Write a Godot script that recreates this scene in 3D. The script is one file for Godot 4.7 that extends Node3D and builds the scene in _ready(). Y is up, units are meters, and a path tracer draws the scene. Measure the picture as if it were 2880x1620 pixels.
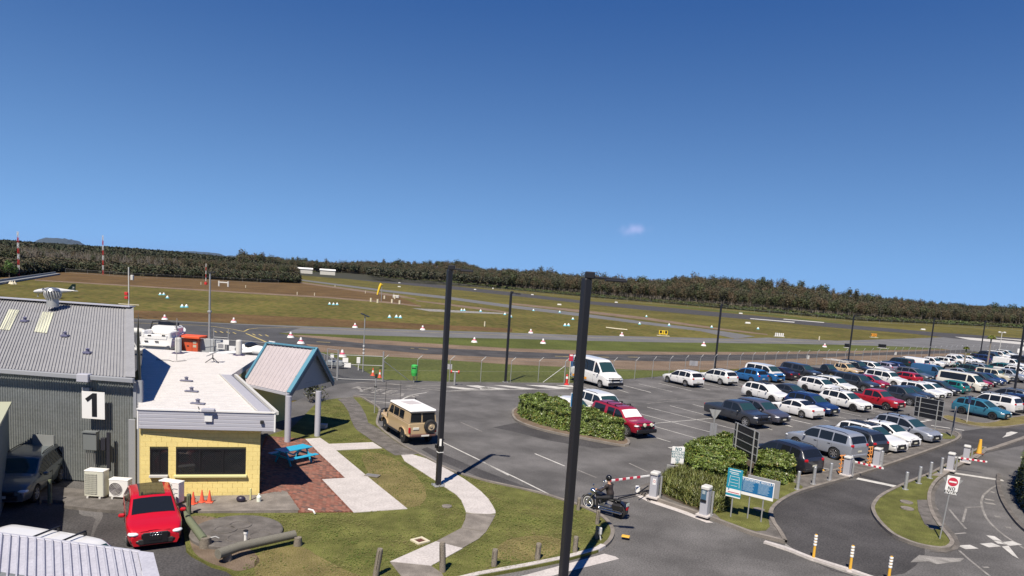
extends Node3D
# A regional airport's car park seen from a mast: sheds and a yellow block building on the left,
# a full car park on the right, the airfield and the bush behind.
var rng := RandomNumberGenerator.new()
var taken := {}
var M := {}
var cache := {}
# ---------------------------------------------------------------- mesh builder
class MB:
	var v := PackedVector3Array()
	var n := PackedVector3Array()
	var c := PackedColorArray()
	var col := Color.WHITE
	var tint := false
	func t3(a: Vector3, b: Vector3, d: Vector3, na: Vector3, nb: Vector3, nd: Vector3) -> void:
		if (d - a).cross(b - a).dot(na + nb + nd) < 0.0:
			v.append_array([a, d, b])
			n.append_array([na, nd, nb])
		else:
			v.append_array([a, b, d])
			n.append_array([na, nb, nd])
		if tint:
			c.append_array([col, col, col])
	func tri(a: Vector3, b: Vector3, d: Vector3, nn: Vector3) -> void:
		t3(a, b, d, nn, nn, nn)
	func quad(a: Vector3, b: Vector3, d: Vector3, e: Vector3, nn = null) -> void:
		var m: Vector3 = nn if nn != null else (e - a).cross(b - a).normalized()
		tri(a, b, d, m)
		tri(a, d, e, m)
	func box(o: Vector3, s: Vector3, b := Basis(), r := 0.0) -> void:
		var h := s * 0.5
		var ax := [Vector3.RIGHT, Vector3.UP, Vector3.BACK]
		r = minf(r, minf(h.x, minf(h.y, h.z)) * 0.9)
		for k in 3:
			var i := (k + 1) % 3
			var j := (k + 2) % 3
			for sg in [-1.0, 1.0]:
				var cc: Vector3 = ax[k] * h[k] * sg
				var u: Vector3 = ax[i] * (h[i] - r)
				var w: Vector3 = ax[j] * (h[j] - r)
				quad(o + b * (cc - u - w), o + b * (cc + u - w), o + b * (cc + u + w), o + b * (cc - u + w), b * (ax[k] * sg))
				if r > 0.0:
					for sj in [-1.0, 1.0]:
						var p1: Vector3 = ax[k] * sg * h[k] + ax[i] * sj * (h[i] - r)
						var p2: Vector3 = ax[k] * sg * (h[k] - r) + ax[i] * sj * h[i]
						quad(o + b * (p1 - w), o + b * (p1 + w), o + b * (p2 + w), o + b * (p2 - w), b * (ax[k] * sg + ax[i] * sj).normalized())
		if r > 0.0:
			for sx in [-1.0, 1.0]:
				for sy in [-1.0, 1.0]:
					for sz in [-1.0, 1.0]:
						var g := Vector3(sx, sy, sz)
						tri(o + b * (g * Vector3(h.x, h.y - r, h.z - r)), o + b * (g * Vector3(h.x - r, h.y, h.z - r)), o + b * (g * Vector3(h.x - r, h.y - r, h.z)), b * g.normalized())
	func bar(a: Vector3, b: Vector3, w: float, h: float, r := 0.0) -> void:
		var d := b - a
		var x := d.normalized()
		var up := Vector3.UP if absf(x.y) < 0.95 else Vector3.RIGHT
		var z := x.cross(up).normalized()
		box((a + b) * 0.5, Vector3(d.length(), h, w), Basis(x, z.cross(x).normalized(), z), r)
	func tube(pts: Array, r: float, sides := 8, r2 := -1.0, cap := true) -> void:
		if r2 < 0.0:
			r2 = r
		var rings := []
		var nor := []
		var prev := Vector3.ZERO
		for i in pts.size():
			var t: Vector3 = (pts[mini(i + 1, pts.size() - 1)] - pts[maxi(i - 1, 0)]).normalized()
			var u := prev
			if i == 0:
				u = t.cross(Vector3.UP if absf(t.y) < 0.9 else Vector3.RIGHT).normalized()
			u = (u - t * u.dot(t)).normalized()
			prev = u
			var w := t.cross(u)
			var ring := []
			var nr := []
			var rr := lerpf(r, r2, float(i) / maxf(1.0, pts.size() - 1))
			for k in sides:
				var a := TAU * k / sides
				var d := u * cos(a) + w * sin(a)
				ring.append(pts[i] + d * rr)
				nr.append(d)
			rings.append(ring)
			nor.append(nr)
		for i in pts.size() - 1:
			for k in sides:
				var k2 := (k + 1) % sides
				t3(rings[i][k], rings[i][k2], rings[i + 1][k2], nor[i][k], nor[i][k2], nor[i + 1][k2])
				t3(rings[i][k], rings[i + 1][k2], rings[i + 1][k], nor[i][k], nor[i + 1][k2], nor[i + 1][k])
		if cap:
			for e in [0, pts.size() - 1]:
				var o: Vector3 = pts[e]
				var other: Vector3 = pts[1] if e == 0 else pts[pts.size() - 2]
				var nn := (o - other).normalized()
				for k in sides:
					tri(o, rings[e][k], rings[e][(k + 1) % sides], nn)
	func cyl(a: Vector3, b: Vector3, r: float, sides := 10, r2 := -1.0) -> void:
		tube([a, b], r, sides, r2)
	func lathe(o: Vector3, prof: Array, sides := 16, b := Basis()) -> void:
		for i in prof.size() - 1:
			var p: Vector2 = prof[i]
			var q: Vector2 = prof[i + 1]
			var sl := Vector2(q.y - p.y, p.x - q.x).normalized()
			for k in sides:
				var a1 := TAU * k / sides
				var a2 := TAU * (k + 1) / sides
				var d1 := Vector3(cos(a1), 0, sin(a1))
				var d2 := Vector3(cos(a2), 0, sin(a2))
				var n1 := b * (d1 * sl.x + Vector3.UP * sl.y)
				var n2 := b * (d2 * sl.x + Vector3.UP * sl.y)
				var A := o + b * (d1 * p.x + Vector3.UP * p.y)
				var B := o + b * (d2 * p.x + Vector3.UP * p.y)
				var C := o + b * (d2 * q.x + Vector3.UP * q.y)
				var D := o + b * (d1 * q.x + Vector3.UP * q.y)
				if p.x > 1e-5:
					t3(A, B, C, n1, n2, n2)
				if q.x > 1e-5:
					t3(A, C, D, n1, n2, n1)
	func ell(o: Vector3, r: Vector3, b := Basis(), rings := 7, segs := 12) -> void:
		for i in rings:
			for k in segs:
				var q := []
				for e in [[i, k], [i, k + 1], [i + 1, k + 1], [i + 1, k]]:
					var th: float = PI * e[0] / rings
					var ph: float = TAU * e[1] / segs
					q.append(Vector3(sin(th) * cos(ph), cos(th), sin(th) * sin(ph)))
				var P := []
				var N := []
				for e in q:
					P.append(o + b * (e * r))
					N.append((b * (e / r)).normalized())
				t3(P[0], P[1], P[2], N[0], N[1], N[2])
				t3(P[0], P[2], P[3], N[0], N[2], N[3])
	func sheet(poly: Array, y: float) -> void:
		var pp := PackedVector2Array(poly)
		var ix := Geometry2D.triangulate_polygon(pp)
		for i in range(0, ix.size(), 3):
			var a := pp[ix[i]]
			var b := pp[ix[i + 1]]
			var d := pp[ix[i + 2]]
			tri(Vector3(a.x, y, a.y), Vector3(b.x, y, b.y), Vector3(d.x, y, d.y), Vector3.UP)
	func prism(poly: Array, y0: float, y1: float) -> void:
		sheet(poly, y1)
		var area := 0.0
		for i in poly.size():
			var p: Vector2 = poly[i]
			var q: Vector2 = poly[(i + 1) % poly.size()]
			area += p.x * q.y - q.x * p.y
		for i in poly.size():
			var p: Vector2 = poly[i]
			var q: Vector2 = poly[(i + 1) % poly.size()]
			var d := (q - p).normalized() * signf(area)
			quad(Vector3(p.x, y0, p.y), Vector3(q.x, y0, q.y), Vector3(q.x, y1, q.y), Vector3(p.x, y1, p.y), Vector3(d.y, 0, -d.x))
	func done() -> ArrayMesh:
		var arr := []
		arr.resize(Mesh.ARRAY_MAX)
		arr[Mesh.ARRAY_VERTEX] = v
		arr[Mesh.ARRAY_NORMAL] = n
		if tint:
			arr[Mesh.ARRAY_COLOR] = c
		var m := ArrayMesh.new()
		if v.size() > 0:
			m.add_surface_from_arrays(Mesh.PRIMITIVE_TRIANGLES, arr)
		return m
# ---------------------------------------------------------------- scene helpers
func V(x: float, y: float, z: float) -> Vector3:
	return Vector3(x, y, z)
func V2(x: float, y: float) -> Vector2:
	return Vector2(x, y)
func numbered(called: String) -> String:
	var k: int = taken.get(called, 0)
	taken[called] = k + 1
	return called if k == 0 else "%s_%03d" % [called, k]
func tag(o: Node3D, label := "", category := "", group := "", kind := "") -> Node3D:
	if label:
		o.set_meta("label", label)
	if category:
		o.set_meta("category", category)
	if group:
		o.set_meta("group", group)
	if kind:
		o.set_meta("kind", kind)
	return o
func thing(called: String, label: String, category: String, at := Vector3.ZERO, turn := 0.0, group := "") -> Node3D:
	var o := Node3D.new()
	o.name = numbered(called)
	add_child(o)
	o.position = at
	o.rotation.y = turn
	tag(o, label, category, group)
	return o
func put(called: String, what, m: Material, parent: Node3D) -> MeshInstance3D:
	var o := MeshInstance3D.new()
	o.mesh = what.done() if what is MB else what
	o.material_override = m
	o.name = called if parent != self else numbered(called)
	if parent != self:
		var k := 0
		while parent.has_node(NodePath(o.name)):
			k += 1
			o.name = "%s_%03d" % [called, k]
	parent.add_child(o)
	return o
func solo(called: String, what, m: Material, label: String, category: String, group := "") -> MeshInstance3D:
	var o := put(called, what, m, self)
	tag(o, label, category, group)
	return o
func struct(called: String, what, m: Material) -> MeshInstance3D:
	var o := put(called, what, m, self)
	o.set_meta("kind", "structure")
	return o
func ground(called: String, poly: Array, y: float, m: Material) -> MeshInstance3D:
	var b := MB.new()
	b.sheet(poly, y)
	return struct(called, b, m)
func slab(called: String, poly: Array, y0: float, y1: float, m: Material) -> MeshInstance3D:
	var b := MB.new()
	b.prism(poly, y0, y1)
	return struct(called, b, m)
func v3(p: Vector2, y := 0.0) -> Vector3:
	return V(p.x, y, p.y)
func smooth(poly: Array, times := 2, closed := true) -> Array:
	for t in times:
		var out := []
		for i in poly.size():
			if not closed and i == poly.size() - 1:
				break
			var p = poly[i]
			var q = poly[(i + 1) % poly.size()]
			out.append(p.lerp(q, 0.25))
			out.append(p.lerp(q, 0.75))
		if not closed:
			out.push_front(poly[0])
			out.push_back(poly[poly.size() - 1])
		poly = out
	return poly
func band(pts: Array, w: float, y: float, b: MB) -> void:
	for i in pts.size() - 1:
		var p: Vector2 = pts[i]
		var q: Vector2 = pts[i + 1]
		var d := (q - p).normalized().orthogonal() * w * 0.5
		b.quad(v3(p - d, y), v3(q - d, y), v3(q + d, y), v3(p + d, y), Vector3.UP)
# a raised kerb along a line of points
func kerb(pts: Array, w: float, y1: float, b: MB) -> void:
	var L := []
	var R := []
	for i in pts.size():
		var t: Vector2 = (pts[mini(i + 1, pts.size() - 1)] - pts[maxi(i - 1, 0)]).normalized()
		var d := t.orthogonal() * w * 0.5
		L.append(pts[i] + d)
		R.append(pts[i] - d)
	for i in pts.size() - 1:
		b.quad(v3(L[i], y1), v3(L[i + 1], y1), v3(R[i + 1], y1), v3(R[i], y1), Vector3.UP)
		var d2: Vector2 = (L[i] - R[i]).normalized()
		b.quad(v3(L[i], 0), v3(L[i + 1], 0), v3(L[i + 1], y1), v3(L[i], y1), v3(d2))
		b.quad(v3(R[i], 0), v3(R[i + 1], 0), v3(R[i + 1], y1), v3(R[i], y1), v3(-d2))
func words(text: String, height: float, m: Material, parent: Node3D, xf: Transform3D, called := "lettering", serif := false, thick := 0.012) -> MeshInstance3D:
	var t := TextMesh.new()
	var f := SystemFont.new()
	f.font_names = PackedStringArray(["Droid Serif" if serif else "Droid Sans"])
	f.font_weight = 700
	t.font = f
	t.text = text
	t.font_size = 64
	t.pixel_size = height / 46.0
	t.depth = thick
	t.curve_step = 2.0
	var o := put(called, t, m, parent)
	o.transform = xf
	return o
# ---------------------------------------------------------------- materials
func L(r: float, g: float, b: float) -> Color:
	return Color(r, g, b).linear_to_srgb()
func plain(r: float, g: float, b: float, rough := 0.8, metal := 0.0) -> StandardMaterial3D:
	var m := StandardMaterial3D.new()
	m.albedo_color = L(r, g, b)
	m.roughness = rough
	m.metallic = metal
	return m
func ntex(freq: float, cols: Array, sd: int, oct := 4, w := 512, kind := FastNoiseLite.TYPE_SIMPLEX_SMOOTH) -> NoiseTexture2D:
	var nz := FastNoiseLite.new()
	nz.seed = sd
	nz.noise_type = kind
	nz.frequency = freq
	nz.fractal_octaves = oct
	nz.fractal_gain = 0.6
	var g := Gradient.new()
	var off := PackedFloat32Array()
	var cc := PackedColorArray()
	for i in cols.size():
		off.append(0.18 + 0.64 * float(i) / (cols.size() - 1))
		cc.append(cols[i])
	g.offsets = off
	g.colors = cc
	var t := NoiseTexture2D.new()
	t.width = w
	t.height = w
	t.seamless = true
	t.noise = nz
	t.color_ramp = g
	return t
# a surface of two layers: a fine one repeating every "fine" metres, times a broad one every "broad" metres
func mottled(cols: Array, fine: float, broad: float, contrast: float, sd: int, rough := 0.9, freq := 0.03, world := true) -> StandardMaterial3D:
	var m := StandardMaterial3D.new()
	m.albedo_texture = ntex(freq, cols, sd)
	m.uv1_triplanar = true
	m.uv1_world_triplanar = world
	m.uv1_scale = Vector3.ONE / fine
	m.roughness = rough
	m.metallic_specular = 0.3
	if broad > 0.0:
		var lo := 1.0 - contrast
		m.detail_enabled = true
		m.detail_blend_mode = BaseMaterial3D.BLEND_MODE_MUL
		m.detail_albedo = ntex(0.012, [L(lo, lo, lo), L(1, 1, 1)], sd + 77, 5, 512)
		m.detail_uv_layer = BaseMaterial3D.DETAIL_UV_2
		m.uv2_triplanar = true
		m.uv2_world_triplanar = world
		m.uv2_scale = Vector3.ONE / broad
	return m
func paint(r: float, g: float, b: float, metal := 0.0) -> StandardMaterial3D:
	var key := "paint%.3f,%.3f,%.3f" % [r, g, b]
	if not M.has(key):
		var m := plain(r, g, b, 0.35, metal)
		m.clearcoat_enabled = true
		m.clearcoat = 0.8
		m.clearcoat_roughness = 0.06
		M[key] = m
	return M[key]
func make_materials() -> void:
	M.asphalt = mottled([L(.11, .105, .104), L(.16, .153, .152), L(.2, .19, .188)], 2.3, 31.0, 0.42, 3, 0.92, 0.05)
	M.asphalt_dark = mottled([L(.055, .053, .055), L(.085, .081, .083), L(.115, .108, .109)], 2.7, 26.0, 0.4, 5, 0.9, 0.05)
	M.apron = mottled([L(.07, .07, .072), L(.095, .095, .1), L(.115, .112, .118)], 4.0, 47.0, 0.3, 7, 0.9, 0.05)
	M.taxiway = mottled([L(.14, .138, .142), L(.17, .168, .172), L(.2, .195, .195)], 4.0, 60.0, 0.22, 9, 0.9, 0.05)
	M.lawn = mottled([L(.07, .085, .018), L(.125, .145, .034), L(.175, .17, .055), L(.27, .22, .11)], 1.7, 9.0, 0.42, 11, 1.0, 0.055)
	M.lawn_dry = mottled([L(.1, .095, .028), L(.17, .155, .05), L(.23, .18, .08), L(.31, .24, .15)], 1.9, 11.0, 0.35, 12, 1.0, 0.055)
	M.dirt = mottled([L(.12, .085, .06), L(.2, .15, .11), L(.28, .22, .17)], 1.3, 8.0, 0.35, 13, 1.0, 0.06)
	M.verge = mottled([L(.16, .115, .075), L(.23, .165, .12), L(.3, .22, .165)], 5.0, 37.0, 0.3, 15, 1.0, 0.05)
	M.field = mottled([L(.075, .075, .016), L(.125, .118, .026), L(.165, .138, .038), L(.19, .13, .046)], 23.0, 210.0, 0.4, 17, 1.0, 0.02)
	M.field_green = mottled([L(.07, .085, .02), L(.105, .125, .03), L(.14, .14, .04)], 9.0, 80.0, 0.35, 18, 1.0, 0.04)
	M.field_brown = mottled([L(.1, .062, .026), L(.15, .088, .038), L(.16, .1, .045), L(.13, .1, .03)], 19.0, 90.0, 0.35, 19, 1.0, 0.03)
	M.concrete = mottled([L(.47, .43, .415), L(.54, .5, .485), L(.6, .56, .54)], 2.1, 7.0, 0.14, 21, 0.9, 0.03)
	M.concrete_old = mottled([L(.19, .17, .15), L(.27, .24, .215), L(.36, .32, .29)], 1.1, 6.0, 0.35, 23, 0.95, 0.06)
	M.concrete_dark = mottled([L(.11, .1, .095), L(.17, .155, .145), L(.24, .22, .205)], 1.0, 5.0, 0.4, 25, 0.95, 0.06)
	M.line = mottled([L(.42, .4, .37), L(.6, .58, .55), L(.7, .68, .66)], 0.9, 6.0, 0.3, 27, 0.85, 0.06)
	M.line_worn = mottled([L(.17, .16, .155), L(.3, .285, .27), L(.5, .47, .44)], 0.8, 5.0, 0.4, 29, 0.9, 0.06)
	M.line_yellow = mottled([L(.42, .33, .12), L(.55, .43, .17), L(.6, .5, .25)], 1.0, 7.0, 0.3, 31, 0.85, 0.06)
	M.brick = mottled([L(.13, .05, .033), L(.2, .075, .05), L(.28, .12, .085)], 0.7, 4.0, 0.35, 33, 0.95, 0.05)
	M.timber = mottled([L(.09, .075, .06), L(.2, .175, .145), L(.36, .32, .27)], 0.5, 0.0, 0.0, 35, 0.95, 0.03)
	M.timber_green = mottled([L(.07, .085, .05), L(.15, .17, .11), L(.24, .25, .18)], 0.5, 0.0, 0.0, 37, 0.95, 0.03)
	M.bark = mottled([L(.1, .085, .07), L(.24, .21, .18), L(.4, .36, .32)], 1.2, 0.0, 0.0, 39, 1.0, 0.03)
	M.soil = plain(.06, .045, .03, 1.0)
	M.block = mottled([L(.8, .64, .25), L(.85, .69, .28), L(.88, .72, .31)], 1.1, 5.0, 0.08, 41, 0.75, 0.03)
	M.mortar = plain(.72, .57, .22, 0.9)
	M.cladding = mottled([L(.2, .215, .215), L(.235, .25, .25), L(.27, .285, .285)], 1.5, 5.0, 0.15, 43, 0.5, 0.02)
	M.cladding.metallic = 0.25
	M.roof_grey = mottled([L(.27, .27, .285), L(.3, .3, .315), L(.33, .33, .345)], 1.5, 5.0, 0.12, 45, 0.5, 0.02)
	M.roof_lilac = mottled([L(.38, .38, .45), L(.43, .43, .5), L(.47, .47, .54)], 1.2, 4.0, 0.12, 46, 0.45, 0.02)
	M.roof_pink = mottled([L(.4, .36, .38), L(.46, .41, .43), L(.5, .45, .47)], 1.0, 3.0, 0.12, 47, 0.5, 0.02)
	M.roof_white = mottled([L(.58, .55, .535), L(.66, .63, .615), L(.72, .69, .675)], 1.6, 6.0, 0.1, 48, 0.6, 0.03)
	M.trim_grey = plain(.27, .28, .31, 0.5)
	M.trim_pale = plain(.42, .42, .48, 0.5)
	M.trim_blue = plain(.09, .24, .33, 0.45)
	M.gable = plain(.22, .25, .3, 0.6)
	M.white = plain(.78, .77, .76, 0.5)
	M.white_dull = plain(.55, .54, .52, 0.7)
	M.cream = plain(.62, .56, .42, 0.7)
	M.black = plain(.012, .012, .015, 0.45)
	M.pole_black = plain(.016, .016, .022, 0.4)
	M.dark = plain(.02, .02, .022, 0.7)
	M.rubber = plain(.018, .018, .02, 0.85)
	M.steel = plain(.5, .5, .5, 0.35, 0.8)
	M.galv = plain(.38, .38, .38, 0.5, 0.4)
	M.chrome = plain(.75, .75, .76, 0.12, 1.0)
	M.brushed = plain(.55, .55, .56, 0.4, 0.6)
	M.alloy = plain(.5, .5, .52, 0.3, 0.7)
	M.alloy_dark = plain(.05, .05, .055, 0.4, 0.5)
	M.glass = plain(.012, .014, .018, 0.04)
	M.glass_teal = plain(.02, .05, .055, 0.04)
	M.lamp = plain(.7, .72, .75, 0.08)
	M.red_lamp = plain(.42, .012, .02, 0.15)
	M.orange_lamp = plain(.75, .22, .03, 0.2)
	M.plate = plain(.62, .6, .5, 0.5)
	M.plate_yellow = plain(.7, .6, .12, 0.5)
	M.red = plain(.55, .03, .03, 0.5)
	M.orange = plain(.72, .1, .03, 0.6)
	M.cone = plain(.78, .12, .06, 0.6)
	M.yellow = plain(.75, .42, .05, 0.5)
	M.green = plain(.05, .42, .08, 0.45)
	M.sign_blue = plain(.012, .13, .31, 0.4)
	M.sign_teal = plain(.02, .25, .36, 0.4)
	M.sign_yellow = plain(.8, .55, .03, 0.5)
	M.sign_orange = plain(.8, .33, .03, 0.5)
	M.sign_red = plain(.5, .03, .06, 0.5)
	M.table_blue = plain(.03, .36, .56, 0.5)
	M.cone_blue = plain(.12, .45, .56, 0.6)
	M.lichen = plain(.34, .34, .3, 0.9)
	M.leaf = StandardMaterial3D.new()
	M.leaf.vertex_color_use_as_albedo = true
	M.leaf.roughness = 0.75
	M.leaf.backlight_enabled = true
	M.leaf.backlight = Color(0.1, 0.13, 0.03)
	M.shiny_leaf = StandardMaterial3D.new()
	M.shiny_leaf.vertex_color_use_as_albedo = true
	M.shiny_leaf.roughness = 0.42
	M.shiny_leaf.backlight_enabled = true
	M.shiny_leaf.backlight = Color(0.16, 0.22, 0.04)
	M.tinted = StandardMaterial3D.new()
	M.tinted.vertex_color_use_as_albedo = true
	M.tinted.roughness = 0.9
	M.mesh_wire = StandardMaterial3D.new()
	M.mesh_wire.transparency = BaseMaterial3D.TRANSPARENCY_ALPHA
	M.mesh_wire.albedo_color = Color(0.45, 0.45, 0.43, 0.09)
	M.mesh_wire.roughness = 0.9
# ---------------------------------------------------------------- the scene
func _ready() -> void:
	rng.seed = 20261029
	var cam := Camera3D.new()
	cam.name = "camera"
	var near := 0.1
	cam.projection = Camera3D.PROJECTION_FRUSTUM
	cam.near = near
	cam.far = 40000.0
	cam.size = 0.82884 * near
	cam.frustum_offset = V2(0, 0.1144 * near)
	var pitch := 0.1274
	var roll := 0.0668
	var fwd := V(0, -sin(pitch), -cos(pitch))
	var up0 := V(0, cos(pitch), -sin(pitch))
	var right := Vector3.RIGHT * cos(roll) + up0 * sin(roll)
	var up := up0 * cos(roll) - Vector3.RIGHT * sin(roll)
	cam.transform = Transform3D(Basis(right, up, -fwd), V(0, 10.118, 0))
	add_child(cam)
	cam.current = true
	var env := Environment.new()
	env.background_mode = Environment.BG_SKY
	env.tonemap_mode = Environment.TONE_MAPPER_LINEAR
	env.tonemap_exposure = 1.28
	var sky := Sky.new()
	var sm := ProceduralSkyMaterial.new()
	sm.sky_top_color = L(.0, .04, .2)
	sm.sky_horizon_color = L(.2, .4, .72)
	sm.sky_curve = 0.14
	sm.sky_cover = cloud()
	sm.ground_horizon_color = L(.2, .2, .17)
	sm.ground_bottom_color = L(.1, .1, .08)
	sm.sun_angle_max = 1.0
	sky.sky_material = sm
	env.sky = sky
	env.sdfgi_enabled = true
	env.ssao_enabled = true
	env.ssil_enabled = true
	env.fog_enabled = true
	env.fog_density = 0.00001
	env.fog_light_color = Color(0.62, 0.74, 0.95)
	var we := WorldEnvironment.new()
	we.name = "world_environment"
	we.environment = env
	add_child(we)
	var sun := DirectionalLight3D.new()
	sun.name = "sun"
	sun.light_energy = 1.6
	sun.light_color = Color(1.0, 0.965, 0.9)
	sun.light_angular_distance = 0.5
	sun.shadow_enabled = true
	var el := deg_to_rad(55.0)
	var dir := V(0.316 * cos(el), -sin(el), -0.949 * cos(el))
	sun.basis = Basis.looking_at(dir, Vector3.UP)
	add_child(sun)
	make_materials()
	build_ground()
	build_markings()
	build_hangar()
	build_clubhouse()
	build_shed()
	build_fence()
	build_poles()
	build_islands()
	build_forest()
	build_airfield_things()
	build_yard_things()
	build_signs()
	build_gates()
	build_cars()
	build_red_car()
	build_wagon()
	build_rider()
	build_lawn_blades()
# one small cloud low over the bush
func cloud() -> ImageTexture:
	var w := 2048
	var im := Image.create(w, 1024, false, Image.FORMAT_RGBA8)
	im.fill(Color(0, 0, 0, 0))
	var d := V(0.1637, 0.0814, -1.0186).normalized()
	var cx := fposmod((atan2(d.z, d.x) + PI) / TAU * w - w / 4.0, w)
	var cy := 1024.0 - (asin(d.y) / PI + 0.5) * 1024.0
	var nz := FastNoiseLite.new()
	nz.seed = 3
	nz.frequency = 0.22
	for i in range(-9, 10):
		for j in range(-5, 6):
			var r := V2(i / 7.0, (j + i * .1) / 2.6).length()
			var a := clampf((1.0 - r) * 1.1 + nz.get_noise_2d(i, j) * .7, 0, 1)
			im.set_pixel(posmod(int(cx) + i, w), int(cy) + j, Color(.9, .72, .76, a * .22))
	return ImageTexture.create_from_image(im)
# ground points from a flat list of x, z
func pl(a: Array) -> Array:
	var o := []
	for i in range(0, a.size(), 2):
		o.append(V2(a[i], a[i + 1]))
	return o
# ---------------------------------------------------------------- ground
func build_ground() -> void:
	ground("ground", [V2(-9000, 400), V2(9000, 400), V2(9000, -16000), V2(-9000, -16000)], -0.03, M.field)
	ground("grass_band", pl([-171.4,-200.1,-147.1,-212.5,-83.7,-223.9,-62.64,-228.8,-41.94,-223.2,-28.54,-210.2,-47.67,-279.4,-75.9,-333.1,-117.5,-375.2,-131.7,-351.9,-158.6,-347.6,-180.3,-324.2,-194.1,-324.1,-201.1,-298.7]), -0.02, M.field_brown)
	ground("grass_band", pl([-59.83,-108.9,-49.7,-110.7,-42.05,-112.7,-27.38,-119.4,-16.13,-125.1,-.45,-132.2,-.53,-141.8,-17.82,-137.8,-31.23,-135.9,-45.33,-132.9,-58.66,-128.7,-68.26,-124.2]), -0.02, M.field_brown)
	ground("grass_strip", pl([-34.32,-101,-21.35,-106.6,-11.08,-111.2,-.34,-118.9,-.33,-117.3,12.89,-123.5,27.84,-131.3,54.02,-147.8,74.1,-159.4,95.8,-169.6,105.3,-171.1,96.8,-161.7,71.4,-144.3,46.12,-125.7,26.53,-113.2,12.72,-106.1,-.19,-101.1,-9.95,-100.4,-18.62,-100.3,-27.28,-100.3,-32.38,-99.7]), -0.02, M.field_green)
	ground("gravel_verge", pl([-32.38,-99.7,-27.28,-100.3,-18.62,-100.3,-9.95,-100.4,-.19,-101.1,12.72,-106.1,26.53,-113.2,46.12,-125.7,71.4,-144.3,98.6,-164.7,110.5,-171.6,97.6,-160.4,68.1,-137.5,43.98,-119.8,26.38,-108.9,9.83,-99.2,-.15,-96.7,-9.38,-94.9,-20.17,-94.2,-30.37,-97.8]), -0.016, M.verge)
	ground("gravel_verge", pl([-26.8,-88.9,-18.93,-88.5,-11.03,-86.8,-.08,-88.8,13.41,-93.9,22.34,-97.6,40.51,-110,61.59,-127.9,96.2,-154.4,102.7,-159.3,97.1,-147.8,68.27,-124.2,42.13,-103.3,26.71,-90.8,17.8,-85.5,10.22,-83.8,-.02,-81.8,-8.03,-82,-16.19,-81.4,-23.35,-81.7]), -0.016, M.verge)
	ground("grass_strip", pl([-23.35,-81.7,-16.19,-81.4,-8.03,-82,-.02,-81.8,10.22,-83.8,17.8,-85.5,23,-88.5,19.23,-80.8,6.17,-69.15,-5.82,-64.83,-11.87,-63.08,-15.59,-70.6,-19.13,-75.6]), -0.02, M.field_green)
	ground("sandy_track", pl([-148.9,-215.1,-84.8,-226.7,-63.46,-231.8,-42.48,-226,-28.89,-212.7,-28.06,-205.1,-41.02,-215.7,-61.14,-221.5,-81.4,-216.4,-144.6,-208.8]), -0.014, M.verge)
	ground("sandy_track", pl([-125.3,-402,-77.9,-336.8,-49.59,-294.4,-37.51,-264.2,-37.85,-258.4,-48.75,-276.5,-75,-313.6,-117.5,-374.7]), -0.014, M.verge)
	ground("gravel_verge", pl([-1.64,-272,22.78,-241.5,39.81,-220.6,55.8,-188.8,65.23,-179.2,66.93,-184.5,58.54,-197.4,44.45,-237.7,26.45,-262,-1.79,-289.6]), -0.014, M.verge)
	ground("gravel_verge", pl([-36.12,-252.5,-24.71,-241.4,-10.99,-226.9,-1.1,-208.4,-1.52,-203,-11.9,-213.7,-24.72,-230.2,-35.43,-244.9]), -0.014, M.verge)
	ground("gravel_verge", pl([-29.12,-195,-22.29,-197.8,-11.83,-200.7,-1.52,-203,-4.11,-195,-15.79,-188,-22.9,-184.8]), -0.014, M.line_worn)
	ground("sandy_track", pl([73,-427,102.3,-427,120.3,-390.4,147.7,-410,142.3,-338.9,152.1,-324.7,146.2,-312.6,133,-318.8,134.6,-374.2,111.5,-364.4,93.7,-395.9]), -0.014, M.field_green)
	ground("taxiway", pl([-59.46,-108.2,-49.39,-110,-41.78,-112,-27.01,-117.8,-15.9,-123.3,-.44,-130.3,13.18,-136,28.48,-144.6,49.71,-156.3,61.57,-168.9,81.3,-175.1,115.6,-207.6,157.6,-248.7,158.4,-242.6,172.2,-214.6,178.4,-194.4,130.3,-161.8,124,-169.1,114.3,-168.4,104.9,-164.2,105.3,-171.1,95.8,-169.6,74.1,-159.4,54.02,-147.8,27.84,-131.3,12.89,-123.5,-.33,-117.3,-11.08,-111.2,-21.35,-106.6,-34.32,-101,-36.38,-97,-37.64,-89.4,-45.66,-83.1]), -0.012, M.taxiway)
	ground("taxiway", pl([-148.7,-475,-67.38,-357.1,-32.83,-319.1,-1.59,-265.9,22.2,-235.1,37.54,-207.8,54.67,-184.8,58.95,-170.3,49.71,-156.3,47.28,-176.8,34.77,-192.1,20.15,-212.6,-1.36,-239.2,-29.36,-285.9,-61.22,-324.7,-137.8,-438]), -0.012, M.taxiway)
	ground("taxiway", pl([138,-211,143,-188.7,157.9,-171.8,140.4,-152.6,122.4,-163.8,112.2,-172.7]), -0.01, M.taxiway)
	ground("runway", pl([-343.1,-1063,-192.9,-783,-54.4,-608,-3.7,-514,37.76,-406,74.5,-386,120.4,-333.3,144.6,-295.1,168.3,-278.4,202.1,-276.9,227.7,-248.6,200,-218.2,170.6,-233.4,147.5,-232.5,141.1,-250.9,118.1,-255.6,100.1,-276.6,81.5,-291.8,56.23,-313.8,32.7,-350.4,-2.8,-409,-49.93,-483,-103.7,-548,-163.7,-637,-302.5,-924]), -0.01, M.asphalt_dark)
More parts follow.
